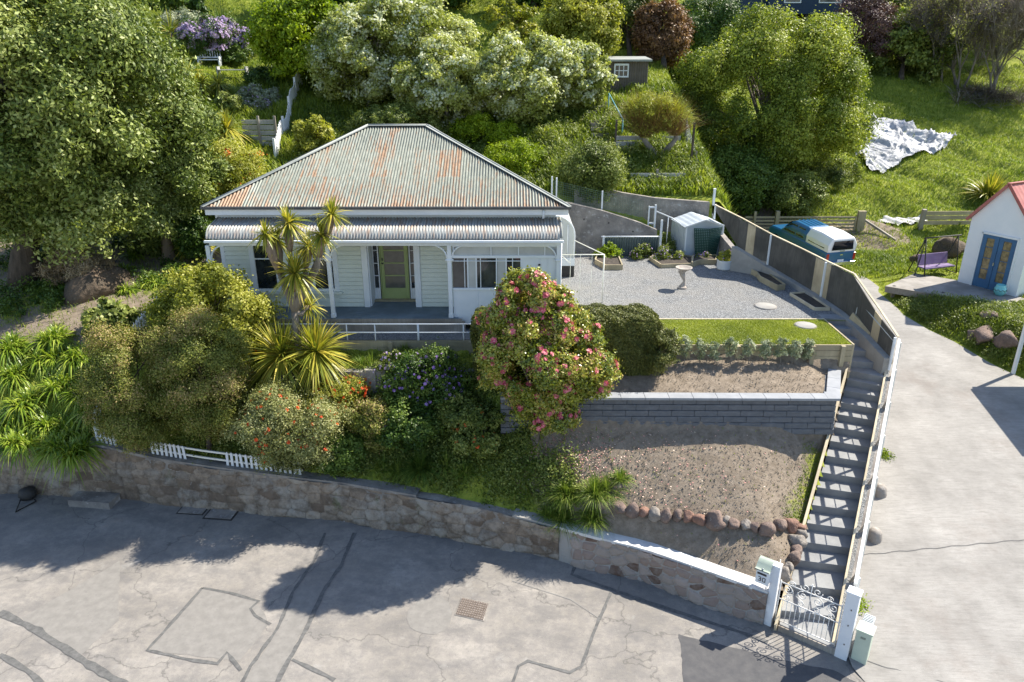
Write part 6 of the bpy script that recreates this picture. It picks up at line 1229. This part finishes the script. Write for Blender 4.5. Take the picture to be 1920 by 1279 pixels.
for i, (lab, base, box, lf) in enumerate((('leftmost bare tree, thin trunks above the shaded bank', (1760, 155), (1700, -60, 1800, 150), 2500), ('second bare tree from the left among the twiggy group', (1800, 165), (1750, -80, 1850, 160), 2000), ('tall bare tree with reddish brown twigs near the right edge', (1862, 175), (1800, -60, 1920, 170), 0),
    ('bare tree cut by the right picture edge', (1925, 175), (1870, -60, 1980, 180), 1500), ('bare tree behind the others with a little yellow green leaf', (1840, 110), (1780, -120, 1900, 100), 6000), ('far bare tree at the top right corner with leafy tips', (1905, 90), (1840, -120, 1970, 80), 6000), ('small bare sapling at the left of the twiggy group', (1730, 120), (1690, 0, 1770, 120), 1500))):
    twig_tree(lab, base, box, 6500, lf)
rs = np.random.RandomState(3); T = thing('fallen_branches', 'heap of dry grey branches at the foot of the bare trees at the right edge', 'branches', tuple(PG(1870, 195))); c = np.array([tuple(PG(x, y)) for x, y in zip(rs.uniform(1790, 1925, 40), rs.uniform(172, 205, 40))]); blades('twigs', c, 40, 1.3, .035, TW, T, rs, (0, 60), .3, .3, 3)
# willow-like shrub
b = PG(1235, 292); T, cl = plant('willow_shrub', 'yellow olive fine leaved willow shrub with twisted red brown stems', 'shrub', b, (1168, 172, 1272, 252), YG, 9000, .12, .03, 16, .38, 0, parts=('foliage', 'stem')); rs = cl.rs
m = MB()
for s in (-1, 1): m.tube([b-Vector((0, 0, .1)), b+Vector((s*.35, 0, .25)), b+Vector((s*.75, 0, .75)), b+Vector((s*.6, .1, 1.4))], [.16, .14, .11, .06], 8)
m.build('trunk', M['barkgrey'], T); st = np.array([[b.x-.7, b.y, b.z+.8], [b.x+.65, b.y, b.z+.9], [b.x-.3, b.y, b.z+1.0], [b.x+.3, b.y, b.z+1.1], [b.x-1, b.y, b.z+1.2]])
blades('stems', st, 420, 1.7, .014, lm('red_brown_stems', [(0.120, 0.050, 0.030), (0.200, 0.100, 0.050), (0.260, 0.180, 0.070), (0.300, 0.300, 0.080)], trans=.1), T, rs, (25, 88), .12, .25, 4); blades('foliage_tips', np.concatenate([st+[0, 0, .8]]), 420, .95, .02, YG, T, rs, (-5, 80), .25, .4, 3)
# --- shrubs on the slope and round the villa
def shrub(label, base, box, mat, n, L, Wd, nl=12, lr=.42, extra=None, tr=.04, name='shrub', ry=None, group=None, **k): return plant(name, label, 'shrub', base, box, mat, n, L, Wd, nl, lr, tr, 'bark', group, ry, extra, parts=('foliage', 'stem'), **k)
shrub('lilac white flowering shrub spreading above the white garden bench', (405, 112), (328, 40, 474, 104), DG, 16000, .13, .07, 14, .4, [bloom(2600, .1, LIL)], name='flowering_shrub')
shrub('grey green clipped shrub at the top left behind the lilac shrub', (330, 65), (296, 22, 385, 62), SIL, 8000, .13, .07, 9)
shrub('yellow green shrub with a few red tips at the left end of the villa roof', (428, 392), (352, 262, 498, 400), YG, 42000, .11, .05, 18, .4, [speck(500, .07, ORA, 'red_tips')])
shrub('small round leafy tree below the two little cabbage trees', (436, 218), (408, 176, 452, 208), MG, 6000, .1, .06, 8)
shrub('pale green shrub poking up behind the left slope of the roof', (596, 296), (552, 222, 626, 290), YG, 9000, .12, .08, 12)
shrub('rounded dark green shrub on the slope behind the ramp wire fence', (1110, 372), (1046, 272, 1178, 372), MG, 42000, .09, .05, 18, .42)
shrub('light green weedy bush behind the right slope of the roof', (965, 325), (905, 268, 1030, 330), BG, 16000, .1, .05, 14)
shrub('dark ivy covered bush at the upper end of the board fence', (1395, 395), (1318, 285, 1460, 405), DG, 45000, .12, .08, 20, .4)
shrub('light leaved bush behind the farm gate, left side', (1470, 408), (1440, 325, 1545, 405), MG, 22000, .11, .07, 14)
shrub('dark shadowed bush under the big leafy tree', (1390, 360), (1330, 235, 1480, 350), DG, 26000, .14, .09, 16, dy=2)
shrub('small green bush growing at the corner between shed and board fence', (1368, 460), (1350, 410, 1398, 480), DG, 9000, .07, .05, 9)
shrub('ferny dark green bush against the left side of the shed', (1250, 470), (1222, 438, 1275, 480), MG, 7000, .07, .03, 9); shrub('small dark red leaved bush beside the shed wall', (1262, 466), (1254, 445, 1270, 472), BR_, 1500, .06, .03, 6)
shrub('low leafy plants of the small raised bed', (1140, 488), (1115, 462, 1166, 492), BG, 3500, .09, .05, 9, tr=0); shrub('low flowering plants in the bed below the corrugated fence', (1215, 488), (1168, 464, 1300, 496), MG, 9000, .08, .04, 16, .22, [bloom(160, .035, LIL)], tr=0, ry=.5); shrub('leafy plants in front of the green lattice', (1320, 490), (1290, 476, 1350, 494), MG, 4000, .07, .03, 12, .25, [bloom(70, .03, PUR)], tr=0, ry=.25)
q = POTQ+Vector((0, 0, .3)); SEED[0] += 1; cl = Cloud((q.x, q.y, q.z+.2), (.3, .28, .22), 8, .45, 77); T = thing('pot_plant', 'small leafy flowering plant growing in the white pot', 'plant', tuple(q)); cl.leaves('foliage', 1500, .07, .035, YG, T); bloom(14, .03, PUR)(cl, T)
shrub('silvery blue flowering groundcover on the terrace above the dark timber wall', (480, 205), (435, 165, 540, 222), SIL, 12000, .09, .05, 20, .25, [bloom(260, .05, LIL)], tr=0); shrub('dark leafy shrub below the lime green tree beside the white hillside fence', (500, 165), (455, 128, 545, 170), DG, 9000, .1, .06, 12)
shrub('dark leafy shrub under the lilac shrub behind the benches', (450, 118), (400, 88, 480, 124), DG, 8000, .1, .06, 12); shrub('yellow green sunlit scrub at the foot of the white flowering trees', (905, 262), (840, 222, 1010, 275), BG, 22000, .1, .06, 22, .26); shrub('shaded scrub behind the ridge of the villa roof', (800, 245), (640, 205, 850, 262), MG, 30000, .11, .06, 26, .22)
shrub('weedy green bank plants right of the hillside steps', (1170, 245), (1140, 215, 1200, 252), BG, 7000, .09, .05, 10); shrub('ivy and scrub on the bank below the big leafy tree', (1560, 350), (1480, 300, 1620, 352), MG, 20000, .1, .06, 18, .3)
# --- front garden
shrub('large olive bush with brown pink tips, left of two rising over the picket fence', (255, 850), (162, 598, 350, 846), TIP, 120000, .05, .026, 46, .24, name='large_bush', ry=1.3, tr=.07); shrub('right half twin olive bush, denser and less brown, behind the picket fence', (392, 850), (318, 575, 462, 830), TIP, 95000, .05, .026, 40, .25, name='large_bush', ry=1.25, tr=.07)
shrub('loose yellow green shrub in front of the left part of the verandah', (400, 672), (268, 505, 536, 672), YG, 42000, .085, .05, 30, .3, name='large_bush', ry=1.1, tr=.06)
shrub('low red brown budding bush in front of the yellow green shrub', (330, 640), (270, 585, 420, 640), TIP, 14000, .06, .03, 12, tr=.03)
shrub('pale olive bush with orange red flowers above the picket fence', (570, 880), (438, 722, 660, 876), PALE, 70000, .06, .03, 28, .32, [bloom(190, .055, ORA)], name='flowering_bush', ry=1.1); LM['x'] = 1
shrub('orange flowering bush at the foot of the old terrace wall', (640, 765), (560, 698, 700, 790), YG, 24000, .06, .03, 16, .36, [bloom(260, .05, ORA)], name='flowering_bush'); shrub('small rounded bush with reddish leaf tips right of the orange flowers', (705, 838), (664, 745, 740, 850), TIP, 18000, .06, .035, 12, .4, name='flowering_bush')
shrub('purple daisy bush spreading below the front path', (800, 745), (718, 662, 890, 775), DG, 38000, .07, .04, 24, .34, [bloom(420, .05, PUR)], name='flowering_bush', ry=.9); shrub('white and mauve daisies along the edge of the terrace', (745, 690), (690, 668, 800, 705), MG, 7000, .07, .04, 12, .3, [bloom(160, .04, LIL)], name='flowering_bush', ry=.4, tr=0)
shrub('small green bush with a few red geranium flowers left of the camellia trunk', (905, 850), (850, 765, 945, 858), MG, 20000, .075, .05, 14, .38, [bloom(50, .055, ORA)], name='flowering_bush'); shrub('orange nasturtiums at the foot of the cabbage tree', (500, 668), (465, 640, 535, 672), BG, 4500, .08, .07, 9, .4, [bloom(40, .05, ORA)], name='flowering_bush', tr=0)
shrub('low dark green bush between the picket fence end and the long grass', (650, 880), (600, 815, 690, 885), DG, 15000, .07, .04, 12, .4); shrub('tangled dark green bush above the long grass clump', (760, 830), (700, 760, 830, 830), DG, 22000, .08, .045, 16, .36, [bloom(16, .045, LIL)]); shrub('low leafy groundcover bush under the left side of the camellia', (860, 800), (820, 740, 900, 810), MG, 12000, .08, .05, 12, .4)
# camellia
b = PG(1003, 824); T, cl = plant('camellia_tree', 'round camellia tree with pink flowers in front of the hedge', 'tree', b, (886, 556, 1124, 752), CAM, 90000, .075, .042, 64, .22, .11, 'barkgrey', extra=[bloom(620, .082, PINK, 'flowers')], ry=1.35, limbs=16)
for j, (bx, nn_) in enumerate((((912, 508, 1082, 650), 42000), ((1040, 640, 1152, 760), 15000), ((960, 720, 1090, 800), 11000), ((1000, 740, 1040, 808), 2500))):
    x0, y0, x1, y1 = bx; a_, c_ = Q(x0, (y0+y1)/2, b.y-.1), Q(x1, (y0+y1)/2, b.y-.1); zt2, zb2 = Q(1000, y0, b.y).z, Q(1000, y1, b.y).z; cl2 = Cloud(((a_.x+c_.x)/2, b.y-.1, (zt2+zb2)/2), ((c_.x-a_.x)/2, .6, (zt2-zb2)/2), 12 if j else 34, .42 if j else .26, 300+j); cl2.leaves('foliage', nn_, .085, .045, CAM, T); bloom(70 if j else 330, .08, PINK, 'flowers')(cl2, T)
# fallen petals: uncountable
rs = np.random.RandomState(9); n = 9000; h_ = rs.rand(n) < .72; X = np.where(h_, rs.normal(.75, .85, n), rs.normal(2.2, 2.0, n)); Y = np.where(h_, rs.normal(16.5, .45, n), rs.normal(15.9, .8, n)); k = (X > .1) & (X < 8.5) & (Y > np.interp(X, WX, WYY)+.5) & (Y < 17.1) & (X < np.interp(Y, [13, 19.2], [6.0, 9.3])); X, Y = X[k][:1700], Y[k][:1700]; pp = np.stack([X, Y, H(X, Y)+.045], -1); nn = unit(rs.normal(size=pp.shape)*.3+np.array([0, 0, 1])); V, F = leaf_geo(pp, nn, .042, .032, rs, 0); o = np_mesh('fallen_petals', V, F, lm('fallen_petal_colours', [(0.500, 0.160, 0.200), (0.620, 0.300, 0.280), (0.680, 0.450, 0.380), (0.700, 0.600, 0.500)], trans=.1), None, False, {'rnd': rs.uniform(0, 1, len(pp))}); tag(o, 'scatter of fallen pink and cream petals on the soil under the camellia', 'petals', kind='stuff')
# hedge
def hedge(label, x0, x1, y0, y1, z0, z1, n, seed):
    rs = np.random.RandomState(seed); T = thing('hedge', label, 'hedge', ((x0+x1)/2, (y0+y1)/2, z0)); A_ = np.array([(y1-y0)*(z1-z0), (y1-y0)*(z1-z0), (x1-x0)*(z1-z0), (x1-x0)*(z1-z0)*.3, (x1-x0)*(y1-y0)*1.3]); f = rs.choice(5, n, p=A_/A_.sum()); u, v = rs.uniform(0, 1, n), rs.uniform(0, 1, n)
    X = np.where(f == 0, x0, np.where(f == 1, x1, x0+(x1-x0)*u)); Y = np.where(f < 2, y0+(y1-y0)*u, np.where(f == 2, y0, np.where(f == 3, y1, y0+(y1-y0)*v))); Z = np.where(f == 4, z1, z0+(z1-z0)*v)
    N_ = np.array([[-1, 0, .2], [1, 0, .2], [0, -1, .2], [0, 1, .2], [0, 0, 1]])[f]; w = .03*np.sin(X*5+Z*4)+.03*np.sin(X*11+Y*9+Z*7); dep = rs.uniform(0, .14, n)-w-.04
    p = np.stack([X, Y, Z], -1); cc = np.array([(x0+x1)/2, (y0+y1)/2, (z0+z1)/2]); h = np.array([(x1-x0)/2, (y1-y0)/2, (z1-z0)/2]); q = (p-cc)/h; k = (np.abs(q)**12).sum(1)**(1/12); p = cc+q/k[:, None]*h-unit(N_)*dep[:, None]
    V, F = leaf_geo(p, unit(N_+rs.normal(size=(n, 3))*.6), .05, .025, rs); np_mesh('foliage', V, F, HED, T, False, {'rnd': np.clip(rs.normal(.45, .22, n), 0, 1)}); m = MB(); m.b2((x0+.15, y0+.15, z0-.1), (x1-.15, y1-.15, z1-.15)); 
    for i in range(6): m.tube([(x0+(x1-x0)*(i+.5)/6, y0+.2, z0-.3), (x0+(x1-x0)*(i+.5)/6, y0+.3, z0+.4)], .03, 6)
    m.build('stems', M['bark'], T)
hedge('clipped dark green hedge block behind and right of the camellia', -1.05, 4.0, 18.35, 19.7, 3.7, 5.35, 150000, 5)
shrub('grey twiggy feathered end of bush at the right end of the hedge', PG(1242, 705), (1210, 615, 1268, 700), HED, 12000, .06, .025, 12, .4, ry=.5)
# nine young shrubs
ords = ['leftmost', 'second', 'third', 'fourth', 'middle', 'sixth', 'seventh', 'eighth', 'rightmost']
for i, x in enumerate((1283, 1312, 1340, 1370, 1404, 1435, 1463, 1490, 1517)):
    b = PG(x, 684); plant('young_shrub', '%s of the nine silvery young shrubs planted along the lawn wall' % ords[i], 'shrub', b, (x-10, 628+(i % 3)*4, x+10, 678), SIL, 900, .065, .028, 9, .42, .012, 'barkgrey', 'nine young silvery shrubs in the soil bed', limbs=6, parts=('foliage', 'stem'))
# --- cabbage tree in front of the verandah
def head(name, c, n, L, T, rs, Wd=.045, el=(-55, 88), mat=CAB, droop=.35): return blades(name, np.array([tuple(c)]), n, L, Wd, mat, T, rs, el, droop, .05, 4)
b = PG(566, 735); rs = np.random.RandomState(21); T = thing('cabbage_tree', 'tall multi headed cabbage tree with spiky yellow green tufts before the verandah', 'tree', tuple(b)); cq = lambda x, y, d=0: Q(x, y, b.y+d)
fork = cq(553, 585); m = MB(); m.tube([b-Vector((0, 0, .2)), cq(563, 690), cq(558, 640), fork], [.13, .11, .1, .1], 10).build('trunk', M['barkgrey'], T)
for (x, y), via, n, L in (((497, 440), (535, 545), 110, .42), ((517, 450), (530, 520), 120, .48), ((541, 418), (545, 500), 150, .55), ((622, 402), (600, 480), 120, .5), ((603, 440), (596, 500), 120, .5), ((578, 462), (572, 520), 130, .5), ((553, 512), (550, 560), 210, .72), ((580, 575), (565, 590), 120, .42)):
    h_ = cq(x, y, rs.uniform(-.3, .3)); v_ = cq(*via); sk = h_+(v_-h_)*.35; MB().tube([fork, v_, sk], [.09, .07, .055], 8).build('branch', M['barkgrey'], T); MB().tube([sk+(v_-h_)*.35, sk, h_-Vector((0, 0, .05))], [.06, .13, .1], 9).build('dead_leaf_skirt', M['barkdead'], T)
    head('leaf_head', h_, n, L, T, rs)
for x, y, lab in ((528, 668, 'left low spiky rosette beside the cabbage tree trunk'), (592, 660, 'right low spiky rosette beside the cabbage tree trunk')):
    p = PG(x, 715); c = Q(x, y, p.y-.1); T = thing('spiky_shrub', lab, 'shrub', tuple(p)); MB().tube([p-Vector((0, 0, .1)), c], .07, 8).build('trunk', M['barkgrey'], T); blades('leaf_head', np.array([tuple(c)]), 420, 1.15, .05, CAB, T, rs, (-50, 88), .3, .08, 4)
for (x, yb, yh, n, L, lab) in ((425, 285, 243, 260, 1.1, 'large golden cabbage tree left of the dark terrace planks'), (410, 190, 158, 120, .8, 'small cabbage tree above the round leafy tree, right one'), (376, 195, 158, 140, .8, 'small cabbage tree beside it, nearer the big evergreen'), (350, 180, 140, 60, 1.6, 'yellow fan palm showing past the edge of the big evergreen'), (320, 130, 60, 50, 1.5, 'palm fronds at the upper right edge of the big evergreen'), (360, 480, 452, 130, .95, 'spiky young cabbage tree left of the verandah end')):
    p = PG(x, yb); c = Q(x, yh, p.y); T = thing('cabbage_tree', lab, 'tree', tuple(p)); MB().tube([p-Vector((0, 0, .2)), c], .1, 8).build('trunk', M['barkgrey'], T); blades('leaf_head', np.array([tuple(c)]), n, L, .07, CAB, T, rs, (-55, 85), .4, .08, 4)
for x, y, L, n, lab, mt in ((1853, 372, 1.35, 330, 'large yellow green flax bush behind the cottage roof', CAB), (418, 60, 1.6, 160, 'dark green spiky flax above the lilac shrub', DG)):
    p = PG(x, y); T = thing('flax_bush', lab, 'shrub', tuple(p)); blades('leaves', np.array([tuple(p)]), n, L*1.15, .08, mt, T, rs, (15, 88), .45, .25, 5)
# --- strap leaved clumps at the left
cl_ = [(35, 640, 'dark clump in the shade at the far left, topmost'), (150, 662, 'clump directly left of the big olive bush, upper one'), (92, 668, 'clump left of the upper one by the olive bush'), (30, 700, 'clump at the left edge, above the wall middle'), (110, 715, 'clump in the middle of the bank'), (165, 730, 'clump touching the olive bush, middle one'), (55, 745, 'clump low on the bank near the left edge'),
       (12, 780, 'clump at the very left edge above the wall'), (85, 790, 'clump just above the wall, second from the left edge'), (140, 795, 'big dark clump hanging over the wall beside the picket fence'), (185, 760, 'clump against the picket fence corner'), (45, 820, 'lowest clump hanging over the wall at the left'), (110, 830, 'lowest dark clump hanging down the wall face'), (150, 838, 'drooping clump on the wall top by the fence end'),
       (222, 498, 'small clump behind the boulder, upper right'), (240, 535, 'small clump right of the boulder'), (195, 510, 'small clump above the boulder'), (255, 470, 'small clump under the shaggy trunk'), (205, 570, 'clump between the boulder and the white lilies'), (100, 630, 'clump among the shaded turf left of the lilies'), (285, 520, 'small clump near the shaggy trunked tree')]
for i, (x, y, lab) in enumerate(cl_):
    p = PG(x, y+12); n = 330 if y > 600 else 130; L = .82 if y > 600 else .6; T = thing('strap_leaf_plant', 'green strap leaved '+lab, 'plant', tuple(p), 'strap leaved clumps on the left bank'); blades('leaves', np.array([tuple(p)])+rs.normal(size=(4, 3))*[.16, .16, 0], n//3, L, .042, STR, T, rs, (15, 80), .95, .12, 5)
shrub('bed of arum lilies with white flowers left of the side picket fence', PG(195, 615), (150, 572, 250, 625), MG, 6000, .16, .11, 12, .35, [bloom(16, .07, WB)], tr=0, name='lily_bed', ry=.8)
shrub('dry pale twiggy bush left of the boulder under the big evergreen', PG(150, 530), (75, 468, 215, 530), DRY, 9000, .14, .02, 12, .35)
shrub('dark green bush below the smaller evergreen', PG(280, 480), (240, 430, 310, 480), MG, 9000, .1, .06, 10); shrub('green bush at the left corner of the verandah', PG(375, 500), (335, 400, 400, 490), DG, 14000, .1, .06, 12)
# --- long grass clumps, front
GL = [(790, 885, .75, 420, 'big'), (840, 880, .6, 250, 'second'), (735, 890, .55, 220, 'third'), (1055, 935, .62, 380, 'a'), (1105, 930, .66, 420, 'b'), (1065, 985, .58, 380, 'c'), (1115, 985, .58, 380, 'd'), (1163, 900, .42, 110, 'e'), (690, 685, .45, 120, 'f'), (880, 890, .45, 160, 'g'), (980, 930, .3, 120, 'h'), (1030, 970, .32, 160, 'i'), (760, 660, .4, 90, 'j'), (632, 665, .4, 90, 'k'), (1000, 880, .25, 90, 'l')]
gl_lab = ['largest dark clump of long grass above the street wall', 'long grass clump right of the largest dark one', 'long grass clump left of the largest dark one', 'arching grass clump left of the pair by the soil bed', 'arching grass clump right of the pair by the soil bed', 'grass clump on the wall edge, left one beside the border rocks', 'grass clump on the wall edge, touching the first border rock', 'lone small grass tuft in the bare soil', 'grass tuft at the left of the narrow terrace', 'grass clump below the red geraniums', 'short grass tuft by the petals under the camellia', 'low grass tuft at the white coping start', 'tall seeding grass in front of the path rail', 'grass tuft beside the right low rosette', 'little grass tuft nearest the camellia trunk']
for (x, y, L, n, _), lab in zip(GL, gl_lab):
    p = PG(x, y); T = thing('grass_clump', lab, 'grass clump', tuple(p), 'long grass clumps in the front garden'); blades('blades', np.array([tuple(p)])+rs.normal(size=(3, 3))*[.14, .12, 0]*min(1, n/150), int(n*.8), L*1.1, .012, LONG if y != 885 else DG, T, rs, (25, 88), .7, .1, 4)
# ------------------------------------------------------------ grass and weeds (uncountable)
def scatter(name, label, X, Y, Z, L, Wd, mat, rs, lean=.5):
    n = len(X); az = rs.uniform(0, 2*np.pi, n); d = np.stack([np.cos(az)*lean*rs.uniform(0, 1, n), np.sin(az)*lean*rs.uniform(0, 1, n), np.ones(n)], -1); L = (L*rs.uniform(.5, 1.4, n))[:, None]; s = np.stack([-np.sin(az), np.cos(az), 0*az], -1)*Wd; c = np.stack([X, Y, Z-.02], -1)
    mid = c+d*L*.55; tip = c+d*L+np.stack([np.cos(az), np.sin(az), -.5+0*az], -1)*L*.25; V = np.stack([c+s*.5, c-s*.5, mid-s*.5, mid+s*.5, mid+s*.5, mid-s*.5, tip-s*.08, tip+s*.08], 1).reshape(-1, 3)
    tone = np.clip(.45+.3*fnoise(X, Y, .6)+.15*fnoise(X, Y, 2.7)+rs.normal(size=n)*.14, 0, 1); o = np_mesh(name, V, np.arange(8*n).reshape(-1, 4), mat, None, False, {'rnd': np.repeat(tone, 2)}); return tag(o, label, 'grass', kind='stuff')
rs = np.random.RandomState(31)
def samp(n, x0, x1, y0, y1): return rs.uniform(x0, x1, n), rs.uniform(y0, y1, n)
def keep(X, Y): 
    X2, Y2 = X, Y; Z = H(X2, Y2); d = Y2*cP-(Z-CAMH)*sP; px_ = 960+FPX*X2/d; py = 640-FPX*(Y2*sP+(Z-CAMH)*cP)/d; return (px_ > -60) & (px_ < 1980) & (py > -40) & (py < 1300), Z
X, Y = samp(900000, -34, 40, 31.6, 66); k, Z = keep(X, Y); hs = ~((X > XL-.2) & (X < XB+.6) & (Y < 30.6)); pr = 30/Y; k &= (rs.uniform(0, 1, len(X)) < pr*np.clip(gcov(X, Y), .15, 1)) & hs & ~((X > 2.5) & (X < 8.4) & (Y < 31.1)); X, Y, Z = X[k][:330000], Y[k][:330000], Z[k][:330000]
lush = (X < 11) & (Y < 44); scatter('slope_grass', 'rough bright green grass and weeds covering the hillside', X, Y, Z, np.where(lush, .42, .2), np.where(lush, .045, .03)[:, None], GRS, rs)
X, Y = samp(260000, -30, 6.1, 16, 31.4); Xb = np.interp(X, WX, WYY)+.35; k, Z = keep(X, Y); k &= (Y > Xb) & ~((X > -9.1) & (X < 1.4) & (Y > 19.9)) & ~((X > 2.6)) & ~((X > -.3) & (Y > 17.2)) & (rs.uniform(0, 1, len(X)) < np.clip(gcov(X, Y)+.05, 0, 1)*np.where(X < -9.5, .45, 1)) ; scatter('garden_grass', 'grass and low weeds between the shrubs of the front garden', X[k], Y[k], Z[k], .16, .018, GRS, rs)
X, Y = samp(160000, 9, 34, 21, 38); k, Z = keep(X, Y); E_ = np.interp(Y, EY, EX); bk = (X > E_+.25) & (Y < 28.2); ins = inpoly2 = np.zeros_like(X, bool)
k &= (X > np.where(Y < 33.2, E_+.12, np.interp(Y, [33.2, 33.8, 38], [15.4, 12.0, 11.5]))) & ~inpoly(X, Y, dk) & (rs.uniform(0, 1, len(X)) < 1); scatter('bank_grass', 'short sunny grass and weeds on the bank and verge right of the driveway', X[k], Y[k], Z[k], np.where(bk[k], .2, .07), .022, GRS, rs)
X, Y = samp(75000, 3.7, 9.56, 19.27, 21.28); k = X > 3.6+(21.3-Y)*.33; scatter('lawn_grass', 'short sunlit lawn grass between gravel and timber wall', X[k], Y[k], np.full(k.sum(), 4.31), .05, .012, LAWN, rs)
X, Y = samp(60000, .9, 9.3, 13.3, 17.1); g = gcov(X, Y); k = (rs.uniform(0, 1, len(X)) < np.where(g > .35, g, .012)) & (X < np.interp(Y, [13, 19.2], [6.0, 9.45])) & (Y > np.interp(X, WX, WYY)+.4); scatter('soil_weeds', 'patchy low weeds spreading over the soil beside the steps', X[k], Y[k], H(X[k], Y[k]), .06, .018, GRS, rs, .9)
# broad leaved weeds in drifts between the front garden shrubs, and on the bank
def weeds(name, label, n, x0, x1, y0, y1, cond, mat, L, hmax, seed):
    rs = np.random.RandomState(seed); m = n//26; X, Y = rs.uniform(x0, x1, m), rs.uniform(y0, y1, m); k = cond(X, Y); X, Y = X[k], Y[k]; m = len(X); q = rs.randint(0, m, n); hh = hmax*rs.uniform(.2, 1, m)**1.5; r = rs.uniform(0, 1, n)
    x, y = X[q]+rs.normal(size=n)*.12, Y[q]+rs.normal(size=n)*.12; z = H(x, y)+hh[q]*r; V, F = leaf_geo(np.stack([x, y, z], -1), unit(rs.normal(size=(n, 3))*.6+np.array([0, -.2, .8])), L, L*.5, rs, .1); o = np_mesh(name, V, F, mat, None, False, {'rnd': np.clip(rs.uniform(0, 1, m)[q]*.7+.3*rs.rand(n), 0, 1)}); return tag(o, label, 'weeds', kind='stuff')
wl_ = lambda X, Y: Y > np.interp(X, WX, WYY)+.4
weeds('garden_weeds', 'mixed dark leafy weeds and self sown plants between the front garden shrubs', 70000, -9.5, 1.6, 15.6, 18.8, lambda X, Y: wl_(X, Y) & ~((X > -.4) & (Y > 17.1)) & ~((X > .4) & (Y > 16.6)), MG, .085, .4, 61)
weeds('slope_weeds', 'rank leafy weeds on the slope above the villa and the concrete walls', 90000, -10, 9, 32, 40, lambda X, Y: np.ones_like(X, bool), MG, .12, .7, 62)
weeds('bank_weeds', 'leafy green weeds hanging on the bank below the deck', 26000, 15.6, 20, 23.5, 29, lambda X, Y: (X > np.interp(Y, EY, EX)+.3) & ~inpoly(X, Y, dk), MG, .08, .3, 63)
weeds('bed_weeds', 'dark leafy growth under the tall trees behind the boulder at the left', 26000, -22, -9.6, 22.5, 30, lambda X, Y: fnoise(X, Y, .8) > .1, DG, .11, .5, 64)
weeds('verge_weeds', 'weeds growing along the foot of the stair wall and the fence end', 1500, 7.4, 11.3, 12.4, 20, lambda X, Y: np.abs(X-drl(Y)-.1) < .12, BG, .06, .15, 65)
# small clods and stones lying on the bare soil
n = 9000; X, Y = samp(n, 1.0, 9.3, 13.3, 19.1); k = (X < np.interp(Y, [13, 19.2], [6.0, 9.4])) & (Y > np.interp(X, WX, WYY)+.45) & ~((Y > 17.0) & (Y < 17.5)); X, Y = X[k], Y[k]; Z = H(X, Y); n = len(X); s = rs.uniform(.005, .022, n); oc = np.array([[1, 0, 0], [0, 1, 0], [-1, 0, 0], [0, -1, 0], [0, 0, .9], [0, 0, -.6]]); V = (np.stack([X, Y, Z+.03], -1)[:, None, :]+oc[None]*s[:, None, None]*rs.uniform(.6, 1.3, (n, 6, 1))).reshape(-1, 3); f = np.array([[0, 1, 4], [1, 2, 4], [2, 3, 4], [3, 0, 4], [1, 0, 5], [2, 1, 5], [3, 2, 5], [0, 3, 5]]); F = (np.arange(n)[:, None, None]*6+f[None]).reshape(-1, 3)
o = np_mesh('soil_clods', V, F, sm('soil_clod', (.17, .145, .115), (.24, .205, .165), 9, .95, .3), None); tag(o, 'crumbly clods and pebbles scattered over the bare garden soil', 'soil', kind='stuff')
